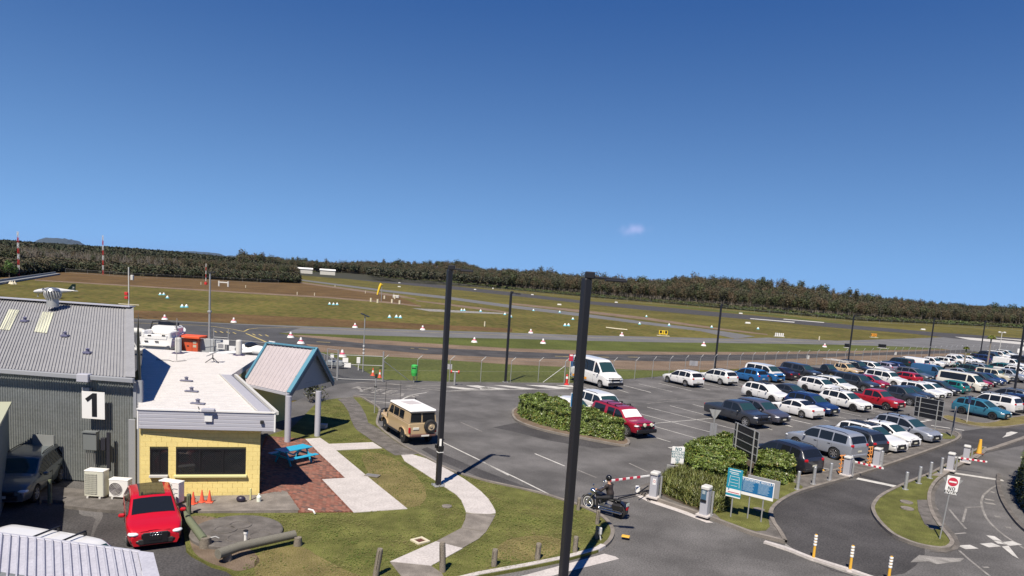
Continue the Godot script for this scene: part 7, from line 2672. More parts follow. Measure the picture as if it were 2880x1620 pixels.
func car_meshes(kind: String) -> Dictionary:
	if cache.has(kind):
		return cache[kind]
	var s := spec(kind)
	var raw := []
	for p in s.prof:
		raw.append(V2(p[0], p[1]))
	var sm := raw
	for t in 2:
		var o := [sm[0]]
		for i in sm.size() - 1:
			o.append(sm[i].lerp(sm[i + 1], .22))
			o.append(sm[i].lerp(sm[i + 1], .78))
		o.append(sm[sm.size() - 1])
		sm = o
	s.P = sm
	var L0: float = s.L
	var st := []
	for k in 47:
		st.append(L0 * k / 46.0)
	for p in sm:
		st.append(clampf(p.x, 0, L0))
	for ax in s.ax:
		for k in 9:
			st.append(ax + (s.r + .055) * sin(PI * (k / 8.0 - .5)))
	st.sort()
	var ds := []
	for d in st:
		if ds.is_empty() or d - ds[ds.size() - 1] > .012:
			ds.append(d)
	var secs := []
	for d in ds:
		var half := car_section(s, d)
		var ring := []
		for i in range(half.size() - 1, 0, -1):
			ring.append(V(L0 * .5 - d, half[i].y, -half[i].x))
		for i in half.size():
			ring.append(V(L0 * .5 - d, half[i].y, half[i].x))
		secs.append(ring)
	var ni := secs.size()
	var nj: int = secs[0].size()
	var nor := []
	for i in ni:
		var row := []
		for j in nj:
			var du: Vector3 = secs[mini(i + 1, ni - 1)][j] - secs[maxi(i - 1, 0)][j]
			var dv: Vector3 = secs[i][mini(j + 1, nj - 1)] - secs[i][maxi(j - 1, 0)]
			var nn := du.cross(dv).normalized()
			var c := V(secs[i][j].x, .7, 0)
			if nn.dot(secs[i][j] - c) < 0:
				nn = -nn
			row.append(nn if nn.length() > .5 else Vector3.UP)
		nor.append(row)
	var b := MB.new()
	for i in ni - 1:
		for j in nj - 1:
			var A: Vector3 = secs[i][j]
			var B: Vector3 = secs[i][j + 1]
			var C: Vector3 = secs[i + 1][j + 1]
			var D: Vector3 = secs[i + 1][j]
			b.t3(A, B, C, nor[i][j], nor[i][j + 1], nor[i + 1][j + 1])
			b.t3(A, C, D, nor[i][j], nor[i + 1][j + 1], nor[i + 1][j])
	for e in [0, ni - 1]:
		var c := V(secs[e][0].x, .6, 0)
		for j in nj - 1:
			b.tri(c, secs[e][j], secs[e][j + 1], Vector3.RIGHT if e == 0 else Vector3.LEFT)
		b.tri(c, secs[e][nj - 1], secs[e][0], Vector3.RIGHT if e == 0 else Vector3.LEFT)
	var out := {"spec": s, "body": b.done()}
	var u := MB.new()
	u.box(V(0, (s.sill + .75) * .5, 0), V(L0 - .5, .75 - s.sill, s.W - .62))
	u.box(V((s.ax[0] + s.ax[1]) * -.5 + L0 * .5, s.sill + .1, 0), V(s.ax[1] - s.ax[0] - s.r * 2.6, .16, s.W - .2))
	out.under = u.done()
	var gl := []
	for span in s.glass:
		for sd in [-1.0, 1.0]:
			var m := MB.new()
			var n := maxi(3, int((span[1] - span[0]) / .09))
			var prev := []
			for k in n + 1:
				var d: float = lerpf(span[0], span[1], float(k) / n)
				var h := car_section(s, d)
				var lo: Vector2 = h[4].lerp(h[3], .1)
				var hi: Vector2 = h[4].lerp(h[3], .9)
				if hi.y - lo.y < .05:
					prev = []
					continue
				var x := L0 * .5 - d
				var q := [V(x, lo.y, (lo.x + .008) * sd), V(x, hi.y, (hi.x + .008) * sd)]
				if prev.size():
					var nn := V(0, s.tum, sd).normalized()
					m.quad(prev[0], prev[1], q[1], q[0], nn)
				prev = q
			gl.append(m.done())
	out.glass = gl
	for key in ["ws", "rw", "bed"]:
		if not s.has(key):
			continue
		var m := MB.new()
		var n := 8
		var rows := []
		for k in n + 1:
			var d: float = lerpf(s[key][0], s[key][1], float(k) / n)
			var h := car_section(s, d)
			var sl := (prof_at(s.P, d + .04) - prof_at(s.P, d - .04)) / .08
			var nn := V(sl, 1, 0).normalized()
			var row := []
			for e in [-2, -1, 0, 1, 2]:
				var q: Vector2 = h[absi(e)]
				row.append(V(L0 * .5 - d, q.y, (q.x if absi(e) < 2 else q.x * .98) * signf(e)) + nn * .009)
			rows.append([row, nn])
		for k in n:
			for e in 4:
				m.t3(rows[k][0][e], rows[k][0][e + 1], rows[k + 1][0][e + 1], rows[k][1], rows[k][1], rows[k + 1][1])
				m.t3(rows[k][0][e], rows[k + 1][0][e + 1], rows[k + 1][0][e], rows[k][1], rows[k + 1][1], rows[k + 1][1])
		out[key] = m.done()
	var r: float = s.r
	var ty := MB.new()
	ty.lathe(Vector3.ZERO, [V2(0, -.1), V2(r * .9, -.11), V2(r, -.08), V2(r, .08), V2(r * .93, .11), V2(r * .68, .115), V2(r * .64, .07), V2(0, .06)], 20, Basis(Vector3.RIGHT, PI / 2))
	out.tyre = ty.done()
	var ri := MB.new()
	ri.lathe(V(0, 0, .0), [V2(r * .6, .075), V2(r * .62, .112), V2(r * .67, .118)], 20, Basis(Vector3.RIGHT, PI / 2))
	for k in 7:
		var a := TAU * k / 7
		ri.bar(V(0, 0, .1), V(cos(a) * r * .62, sin(a) * r * .62, .1), .03, r * .16)
	ri.lathe(Vector3.ZERO, [V2(r * .16, .08), V2(r * .14, .12), V2(0, .125)], 10, Basis(Vector3.RIGHT, PI / 2))
	out.rim = ri.done()
	var hf := prof_at(s.P, .08)
	var fw: float = s.W * .5
	var hl := MB.new()
	hl.ell(V(L0 * .5 - .17, hf - .07, fw * .74), V(.2, .075, .21), Basis(Vector3.UP, .45), 6, 10)
	out.head = hl.done()
	var hr := MB.new()
	hr.ell(V(L0 * .5 - .17, hf - .07, -fw * .74), V(.2, .075, .21), Basis(Vector3.UP, -.45), 6, 10)
	out.head2 = hr.done()
	var gr := MB.new()
	gr.box(V(L0 * .5, hf - .14, 0), V(.05, .17, s.W * .5), Basis(), .02)
	for k in 3:
		gr.box(V(L0 * .5 + .028, hf - .09 - k * .05, 0), V(.012, .012, s.W * .48))
	out.grille = gr.done()
	var bm := MB.new()
	bm.box(V(L0 * .5 - .02, s.sill + .13, 0), V(.1, .2, s.W * .62), Basis(), .03)
	out.bumper = bm.done()
	var bm2 := MB.new()
	bm2.box(V(-L0 * .5 + .02, s.sill + .1, 0), V(.12, .18, s.W * .8), Basis(), .03)
	out.bumper2 = bm2.done()
	var pl := MB.new()
	pl.box(V(L0 * .5 + .035, s.sill + .2, 0), V(.015, .11, .37))
	out.plate = pl.done()
	var pl2 := MB.new()
	pl2.box(V(-L0 * .5 - .012, lerpf(s.sill, hf, .72), 0), V(.015, .11, .37))
	out.plate2 = pl2.done()
	var ht := prof_at(s.P, L0 - .06) - .08
	if s.has("bed") and kind == "tray_ute":
		ht = s.sill + .2
	for q in [[1.0, "tail"], [-1.0, "tail2"]]:
		var tl := MB.new()
		tl.box(V(-L0 * .5 + .07, ht - .02, q[0] * fw * .79), V(.2, .17, .24), Basis(Vector3.UP, q[0] * .35), .04)
		out[q[1]] = tl.done()
	for q in [[1.0, "mirror"], [-1.0, "mirror2"]]:
		var mi := MB.new()
		var d: float = s.glass[0][0] + .14
		var h := car_section(s, d)
		mi.box(V(L0 * .5 - d, h[4].y + .06, q[0] * (h[4].x + .12)), V(.12, .15, .22), Basis(), .05)
		out[q[1]] = mi.done()
	if s.rails:
		for q in [[1.0, "rail"], [-1.0, "rail2"]]:
			var rm := MB.new()
			var pts := []
			var ra: float = s.ws[1] + .35
			var rz: float = s.rw[0] - .15
			for k in 9:
				var d: float = lerpf(ra, rz, k / 8.0)
				var h := car_section(s, d)
				pts.append(V(L0 * .5 - d, h[2].y + (.045 if k > 0 and k < 8 else 0.0), q[0] * h[2].x))
			rm.tube(pts, .018, 6)
			out[q[1]] = rm.done()
	var dh := MB.new()
	for span in s.glass:
		if span[1] - span[0] > .6 and span[0] < 3.4 and kind != "van" and not (kind == "minibus" and span[0] > 1.5):
			for sd in [-1.0, 1.0]:
				var d: float = span[1] - .14
				var h := car_section(s, d)
				dh.box(V(L0 * .5 - d, h[5].y - .03, sd * (h[5].x + .012)), V(.2, .03, .03), Basis(), .008)
				var e: float = span[1] + .035
				var h2 := car_section(s, e)
				dh.box(V(L0 * .5 - e, (h2[5].y + h2[7].y) * .5, sd * (h2[5].x + .001)), V(.012, h2[5].y - h2[7].y, .01))
	out.trim = dh.done()
	cache[kind] = out
	return out
const WORD := {"suv": "SUV", "big_suv": "SUV", "hatch": "hatchback", "sedan": "car", "ute": "ute", "canopy_ute": "ute", "tray_ute": "ute", "van": "van", "minibus": "minibus", "bus": "minibus", "kombi": "van", "box4x4": "SUV"}
const NODE := {"suv": "parked_suv", "big_suv": "parked_suv", "hatch": "parked_hatchback", "sedan": "parked_sedan", "ute": "parked_ute", "canopy_ute": "parked_ute", "tray_ute": "parked_ute", "van": "parked_van", "minibus": "minibus", "bus": "shuttle_bus", "kombi": "parked_van", "box4x4": "parked_suv"}
func car(kind: String, color: Material, label: String, at: Vector3, turn: float, opt := {}) -> Node3D:
	var m := car_meshes(kind)
	var s: Dictionary = m.spec
	var t := thing(NODE[kind], label, WORD[kind], at, turn, "vehicles parked in the airport car park")
	put("body", m.body, color, t)
	put("underbody", m.under, M.dark, t)
	var glass: Material = opt.get("glass", M.glass)
	for g in m.glass:
		put("side_window", g, glass, t)
	put("windscreen", m.ws, opt.get("screen", M.glass_teal), t)
	if m.has("rw"):
		put("rear_window", m.rw, glass, t)
	if m.has("bed"):
		put("tray_cover", m.bed, opt.get("cover", M.dark), t)
	var k := 0
	for ax in s.ax:
		for sd in [-1.0, 1.0]:
			var w := Node3D.new()
			w.name = "wheel" if k == 0 else "wheel_%03d" % k
			k += 1
			t.add_child(w)
			w.position = V(s.L * .5 - ax, s.r, sd * (s.W * .5 - .13))
			w.rotation.y = 0.0 if sd > 0 else PI
			put("tyre", m.tyre, M.rubber, w)
			put("rim", m.rim, opt.get("rim", M.alloy), w)
	put("headlight", m.head, M.lamp, t)
	put("headlight", m.head2, M.lamp, t)
	put("taillight", m.tail, M.red_lamp, t)
	put("taillight", m.tail2, M.red_lamp, t)
	put("grille", m.grille, M.black, t)
	put("front_bumper", m.bumper, M.dark, t)
	put("rear_bumper", m.bumper2, opt.get("bumper", M.dark), t)
	put("number_plate", m.plate, M.plate, t)
	put("number_plate", m.plate2, M.plate, t)
	put("mirror", m.mirror, opt.get("mirror", color), t)
	put("mirror", m.mirror2, opt.get("mirror", color), t)
	put("door_trim", m.trim, M.black, t)
	if m.has("rail") and opt.get("rails", true):
		put("roof_rail", m.rail, opt.get("rail", M.black), t)
		put("roof_rail", m.rail2, opt.get("rail", M.black), t)
	if opt.get("bullbar", false):
		var b := MB.new()
		var x: float = s.L * .5 + .12
		for y in [.62, .86, 1.08]:
			b.tube([V(x - .2, y, -.78), V(x, y, -.6), V(x, y, .6), V(x - .2, y, .78)], .03, 7)
		for z in [-.42, .42]:
			b.tube([V(x, .5, z), V(x, 1.1, z)], .03, 7)
		b.box(V(x - .04, .52, 0), V(.16, .26, 1.75), Basis(), .05)
		put("bull_bar", b, M.black, t)
	if opt.get("spots", false):
		for z in [-.3, .3]:
			var l := MB.new()
			l.lathe(V(s.L * .5 + .13, .98, z), [V2(.12, 0), V2(.12, .08), V2(0, .09)], 14, Basis(Vector3.BACK, -PI / 2))
			put("spotlight", l, plain(.7, .7, .55, .2), t)
	if opt.has("rack"):
		var r := MB.new()
		var x0: float = s.L * .5 - 2.75
		for z in [-.85, .85]:
			r.tube([V(x0, 1.0, z), V(x0, 1.95, z), V(-s.L * .5 + .1, 1.95, z), V(-s.L * .5 + .1, 1.0, z)], .03, 6)
			r.tube([V(x0 + 1.4, 1.95, z), V(x0, 1.95, z)], .03, 6)
		for k2 in 5:
			r.tube([V(x0 + 1.2 - k2 * .8, 1.97, -.85), V(x0 + 1.2 - k2 * .8, 1.97, .85)], .025, 6)
		put("ladder_rack", r, opt.rack, t)
	if opt.has("box"):
		var r := MB.new()
		r.box(V(-s.L * .5 + 1.15, 1.42, 0), V(2.2, .85, 1.75), Basis(), .04)
		put("tray_canopy", r, opt.box, t)
	if opt.has("hood"):
		var r := MB.new()
		var n := 6
		for key in ["roof_panel"]:
			var d0: float = s.ws[1] + .12
			var d1: float = (s.rw[0] if s.has("rw") else s.glass[s.glass.size() - 1][1]) - .05
			for i in 10:
				var q := []
				for e in 2:
					var d := lerpf(d0, d1, (i + e) / 10.0)
					var h := car_section(s, d)
					q.append([V(s.L * .5 - d, h[1].y + .008, -h[1].x), V(s.L * .5 - d, h[0].y + .008, 0), V(s.L * .5 - d, h[1].y + .008, h[1].x)])
				for e in 2:
					r.quad(q[0][e], q[0][e + 1], q[1][e + 1], q[1][e], Vector3.UP)
		put("roof_panel", r, opt.hood, t)
	if opt.get("crossbars", false):
		var r := MB.new()
		for d in [s.ws[1] + .7, s.ws[1] + 1.6]:
			var h := car_section(s, d)
			r.box(V(s.L * .5 - d, h[0].y + .1, 0), V(.06, .04, h[2].x * 2.1), Basis(), .01)
			for z in [-1.0, 1.0]:
				r.box(V(s.L * .5 - d, h[2].y + .06, z * h[2].x), V(.08, .1, .05))
		put("roof_bars", r, M.black, t)
	if s.has("spare"):
		var r := MB.new()
		r.lathe(V(-s.L * .5 - .1, .98, 0), [V2(0, -.1), V2(.36, -.1), V2(.38, 0), V2(.36, .1), V2(0, .1)], 18, Basis(Vector3.BACK, PI / 2))
		put("spare_wheel", r, M.rubber, t)
	return t
func build_cars() -> void:
	var fw := atan2(-0.857, 0.516)   # nose down the bay towards the camera's right
	var bw := fw + PI                # backed the other way
	var W := paint(.76, .75, .75)
	var W2 := paint(.7, .7, .69)
	var K := paint(.016, .018, .024)
	var K2 := paint(.03, .034, .045)
	var N := paint(.012, .03, .11)
	var S := paint(.33, .35, .4, .3)
	var G := paint(.13, .14, .16, .3)
	var R := paint(.3, .012, .03)
	var R2 := paint(.36, .012, .022)
	var B := paint(.02, .12, .32)
	var T := paint(.03, .15, .23)
	var C := paint(.55, .4, .24)
	var screen := plain(.75, .76, .74, .4)
	var bus := car("bus", W, "white shuttle bus with orange flash and blue rear behind the near black pole", V(8.54, 0, -69.94), fw, {"bumper": M.black, "bullbar": true})
	bus.scale = Vector3.ONE * 1.06
	bus_livery(bus)
	car("suv", W, "white wagon with a black rear window, first along the fence right of the bus", V(18.44, 0, -74.3), bw, {"rim": M.chrome})
	car("suv", W2, "white family wagon with a red brown tail, second along the fence right of the bus", V(23.06, 0, -77.5), bw)
	car("suv", B, "bright blue hatch backed SUV with lit tail, parked left of the two tone van", V(27.59, 0, -80.8), bw)
	var kb := car("kombi", B, "two tone blue and white electric van by the fence", V(30.33, 0, -83.1), fw)
	kombi_top(kb)
	car("sedan", paint(.02, .012, .02), "black car with a big red tail lamp right of the two tone van", V(33.37, 0, -86.2), bw)
	car("canopy_ute", K2, "matt black ute with a sloping canopy along the fence", V(36.74, 0, -88.1), fw, {"rim": M.alloy_dark, "rails": false})
	car("tray_ute", K, "black single cab tray ute with pale wheels left of the cream ute", V(40.93, 0, -90.8), fw, {"rim": M.cream})
	car("ute", C, "cream dual cab ute with a white rear rack", V(45.01, 0, -94.3), fw, {"rack": M.white, "bullbar": true})
	car("big_suv", K, "black four wheel drive just right of the cream ute", V(48.37, 0, -97.6), fw, {"bullbar": true})
	car("suv", W, "white crossover with silver lamps between the black four wheel drive and the lilac hatch", V(52.02, 0, -100.2), fw)
	car("hatch", paint(.3, .28, .36, .3), "lilac grey hatchback seen from behind along the fence", V(55.2, 0, -103.6), bw)
	car("hatch", N, "dark blue hatchback seen from behind next to the lilac one", V(57.58, 0, -105.7), bw)
	car("box4x4", paint(.015, .03, .025), "dark green boxy four wheel drive left of the white panel van", V(60.16, 0, -108.5), bw)
	car("van", W, "white windowless panel van along the fence", V(63.54, 0, -110.7), bw)
	car("hatch", W2, "small white car tucked against the white panel van", V(67.34, 0, -114.2), fw)
	car("ute", W, "white ute with a dark bull bar right of the panel van", V(69.69, 0, -115.9), fw, {"bullbar": true})
	car("suv", W2, "white wagon hidden behind the white ute with the bull bar", V(73.8, 0, -120.3), bw)
	car("hatch", paint(.02, .07, .05), "small dark green car with shiny wheels near the shorter palm", V(75, 0, -120.4), fw, {"rim": M.chrome})
	car("ute", W, "white ute with open canopy just left of the shorter palm", V(78.8, 0, -124.7), fw, {"bullbar": true})
	car("suv", W, "white wagon behind the trunk of the shorter palm", V(82.9, 0, -128.8), fw)
	car("sedan", W, "white low car right of the shorter palm along the fence", V(85.6, 0, -130.2), fw)
	car("suv", N, "navy hatch backed SUV in front of the tall black four wheel drive", V(89.5, 0, -133.6), bw)
	car("box4x4", K, "tall black boxy four wheel drive left of the taller palm", V(96.2, 0, -142.2), bw)
	car("ute", K2, "dark ute with a lit lamp behind the trunk of the taller palm", V(95.6, 0, -139.1), fw, {"bullbar": true})
	car("big_suv", W, "white four wheel drive right of the taller palm near the fence", V(101.4, 0, -145.1), fw)
	car("suv", W2, "white wagon furthest right along the fence", V(109.2, 0, -154.2), fw)
	car("hatch", W, "white hatchback behind the clipped hedge and the parking sign", V(4.83, 0, -51.89), fw)
	car("big_suv", W, "white wagon with black roof rails behind the maroon ute", V(7.15, 0, -53.15), fw)
	car("suv", W, "white SUV with a long dark sunroof, first in the full part of the middle block", V(24.89, 0, -67.13), fw, {"screen": screen, "rim": M.alloy_dark, "hood": M.black})
	car("sedan", K2, "dark sedan beside the white SUV with the sunroof", V(28.21, 0, -69.58), fw)
	car("suv", W, "white SUV with a red glimpse in its windscreen in the middle block", V(33.62, 0, -75), fw, {"rim": M.alloy_dark})
	car("suv", W2, "white SUV beside the one with the red windscreen glimpse", V(36.14, 0, -77.1), fw)
	car("big_suv", K2, "charcoal wagon behind the red pickup in the middle block", V(39.85, 0, -79.8), fw)
	car("hatch", R, "small dark red car half hidden behind the charcoal wagon", V(43.24, 0, -83.1), fw)
	car("big_suv", W, "white four wheel drive wagon right of the small dark red car", V(46.68, 0, -86.2), fw)
	car("hatch", R2, "red hatchback seen side on beyond the white four wheel drive wagon", V(51.31, 0, -90.6), bw)
	car("suv", G, "grey SUV behind the red hatchback", V(54.95, 0, -94.8), fw)
	car("van", paint(.03, .09, .19), "dark blue van just left of the white minibus", V(59.05, 0, -97.9), fw)
	car("canopy_ute", R, "maroon ute with a matching canopy and silver sunshade beside the clipped hedge", V(7.92, 0, -48.24), fw, {"screen": screen, "bullbar": true, "spots": true, "crossbars": true})
	car("ute", K2, "big dark blue dual cab ute leftmost in the near row of full bays", V(18.02, 0, -54.43), fw, {"bullbar": true, "rim": M.alloy, "cover": plain(.02, .03, .04, .5)})
	car("suv", paint(.09, .09, .12, .3), "dark grey coupe styled SUV beside the big dark ute", V(20.54, 0, -56.05), fw, {"rails": false})
	car("sedan", W, "white coupe parked nose away with red tail lamps", V(24.83, 0, -59.71), bw, {"rim": M.chrome})
	car("suv", N, "dark blue SUV right of the white coupe", V(27.12, 0, -61.79), fw)
	car("suv", W, "white SUV with black wheel arches and roof rails left of the red pickup", V(31.73, 0, -65.19), fw, {"rim": M.alloy_dark, "crossbars": true})
	car("ute", R2, "bright red American style pickup in the middle block", V(35.68, 0, -67.46), fw, {"rim": M.chrome})
	car("ute", K2, "dark grey ute with a bull bar just right of the red pickup", V(40.29, 0, -71.6), fw, {"bullbar": true})
	car("sedan", K2, "dark car squeezed between the grey ute and the white SUV above the far sign frame", V(43.55, 0, -75.1), fw)
	car("suv", W, "white SUV just above the far black sign frame", V(45.67, 0, -76.9), fw)
	car("hatch", W, "white hatchback right of the white SUV above the far sign frame", V(48.21, 0, -79.3), fw)
	car("hatch", K2, "dark hatchback left of the teal green hatchback", V(50.73, 0, -81.7), fw)
	car("hatch", paint(.01, .15, .15), "teal green hatchback seen from behind left of the white minibus", V(53.16, 0, -83.9), bw)
	car("minibus", paint(.7, .67, .6), "tall white passenger minibus with a long dark side window", V(56.46, 0, -86.8), fw, {"bullbar": true})
	car("hatch", R2, "bright red hatchback right of the white minibus", V(61.13, 0, -91.5), fw)
	car("suv", K2, "dark SUV right of the bright red hatchback", V(63.54, 0, -93.9), fw)
	car("hatch", N, "dark blue hatchback right of the dark SUV at the far end of the middle block", V(66.28, 0, -96.2), fw)
	car("box4x4", paint(.62, .58, .48), "cream four wheel drive at the far end of the middle block", V(69.18, 0, -99.4), fw, {"bullbar": true})
	car("ute", S, "silver dual cab ute near the small yellow green shrub", V(73, 0, -102.4), fw, {"bullbar": true})
	car("suv", W, "white wagon at the right edge beyond the silver ute", V(79.6, 0, -108.8), fw)
	car("sedan", S, "silver car roof seen beyond the white minibus", V(65.97, 0, -101.9), fw)
	car("suv", paint(.02, .05, .045), "dark green SUV beyond the silver car near the palms", V(70.8, 0, -106.4), fw)
	car("suv", S, "silver SUV just left of the taller palm's foot", V(74.8, 0, -110.6), fw)
	car("suv", paint(.01, .12, .13), "teal wagon right of the taller palm's foot", V(80.7, 0, -115.5), bw)
	car("tray_ute", W, "white tray ute with a tall white canopy right of the palms", V(89.2, 0, -124.6), fw, {"box": M.white})
	car("suv", K, "black car at the far right edge of the lot", V(100.9, 0, -137.4), fw)
	car("ute", W2, "white ute behind the silver dual cab at the right", V(80.6, 0, -111.6), fw)
	car("suv", T, "teal blue SUV on the bays behind the kerbed grass median", V(45.13, 0, -65.91), fw, {"rim": M.alloy_dark, "crossbars": true})
	car("big_suv", W, "white four wheel drive seen from behind right of the teal SUV", V(48.96, 0, -70.1), bw, {"crossbars": true})
	car("big_suv", N, "navy four wheel drive seen from behind at the right edge", V(51.76, 0, -71.3), bw, {"rim": M.alloy_dark})
	car("suv", G, "dark grey wagon beyond the navy four wheel drive", V(55.86, 0, -77.8), bw)
	car("suv", W2, "pale wagon cut by the right edge beyond the navy four wheel drive", V(57.45, 0, -76.9), bw)
	car("suv", paint(.018, .02, .03), "dark SUV with lit tail lamps behind the rounded hedge", V(16.5, 0, -40.92), bw)
	car("big_suv", S, "silver grey SUV seen from behind beside the exit boom gate", V(21.02, 0, -45.21), bw, {"rim": M.chrome, "bumper": S})
	car("suv", K2, "charcoal SUV seen from behind between the silver SUV and the white crossover", V(23.49, 0, -46.97), bw)
	car("suv", W, "white crossover with a black roof by the exit ticket machine", V(25.55, 0, -48.23), fw, {"hood": M.black, "rim": M.alloy_dark})
	car("hatch", W, "white hatchback with roof bars by the exit lane", V(27.94, 0, -50.36), fw, {"crossbars": true, "rim": M.alloy_dark})
	car("suv", S, "silver blue wagon with dark bonnet at the end of the exit bays", V(30.5, 0, -52.53), fw, {"crossbars": true})
	car("van", W, "white van roof with dark bars, half hidden by the foreground shed", V(-12.5, 1.8, -18.6) * V(1, 0, 1), -.2, {"crossbars": true})
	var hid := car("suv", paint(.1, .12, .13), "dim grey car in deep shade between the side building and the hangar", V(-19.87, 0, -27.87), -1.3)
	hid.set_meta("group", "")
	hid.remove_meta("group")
func bus_livery(t: Node3D) -> void:
	var b := MB.new()
	for s in [-1.0, 1.0]:
		b.quad(V(-.1, .5, s * 1.018), V(-2.4, .5, s * 1.018), V(-2.4, .72, s * 1.022), V(-.1, .72, s * 1.022), V(0, 0, s))
		b.quad(V(-.55, .78, s * 1.022), V(-1.0, .78, s * 1.022), V(-1.5, 1.24, s * 1.018), V(-1.2, 1.24, s * 1.018), V(0, 0, s))
	put("orange_flash", b, M.sign_orange, t)
	var r := MB.new()
	r.box(V(-2.99, 1.5, 0), V(.06, 1.9, 1.8), Basis(), .03)
	for s in [-1.0, 1.0]:
		r.box(V(-2.72, 1.45, s * .955), V(.5, 1.9, .05), Basis(Vector3.UP, s * -.06), .02)
	put("blue_rear", r, paint(.02, .1, .3), t)
	var w := MB.new()
	w.box(V(-3.03, 1.95, 0), V(.02, .5, 1.2))
	put("rear_window_panel", w, M.glass, t)
func kombi_top(t: Node3D) -> void:
	var s: Dictionary = cache["kombi"].spec
	var b := MB.new()
	for i in 30:
		var d0 := lerpf(.3, 4.6, i / 30.0)
		var d1 := lerpf(.3, 4.6, (i + 1) / 30.0)
		for sd in [-1.0, 1.0]:
			var rows := []
			for d in [d0, d1]:
				var h := car_section(s, d)
				var row := []
				for j in 5:
					row.append(V(s.L * .5 - d, h[j].y + (.006 if j < 3 else 0.0), sd * (h[j].x + (.005 if j > 1 else 0.0))))
				rows.append(row)
			for j in 4:
				var nn := V(0, 1, 0) if j < 2 else V(0, .3, sd).normalized()
				b.quad(rows[0][j], rows[0][j + 1], rows[1][j + 1], rows[1][j], nn)
	put("white_upper_body", b, paint(.76, .75, .75), t)
func build_red_car() -> void:
	var at := V(-11.83, 0, -22.86) - V(.516, 0, .857) * 2.1
	var t := car("hatch", paint(.5, .004, .014), "bright red hatchback with a dark sunroof parked nose out by the hangar corner", at, atan2(-0.857, 0.516), {"hood": M.glass, "screen": M.glass})
	var s := MB.new()
	var x := 2.06
	for k in 4:
		var o := V(x + .045, .62, (k - 1.5) * .085)
		var pts := []
		for i in 17:
			pts.append(o + V(0, sin(TAU * i / 16) * .052, cos(TAU * i / 16) * .052))
		s.tube(pts, .009, 5)
	put("ring_emblem", s, M.chrome, t)
	var g := MB.new()
	g.box(V(x + .012, .48, 0), V(.05, .4, .78), Basis(), .05)
	put("grille_frame", g, M.black, t)
	var p := MB.new()
	p.box(V(x + .045, .46, .02), V(.015, .11, .38))
	put("front_plate", p, M.black, t)
	var d := MB.new()
	for z in [-1.0, 1.0]:
		d = MB.new()
		d.box(V(x - .08, .36, z * .62), V(.12, .12, .3), Basis(Vector3.UP, z * -.4), .03)
		put("air_intake", d, M.black, t)
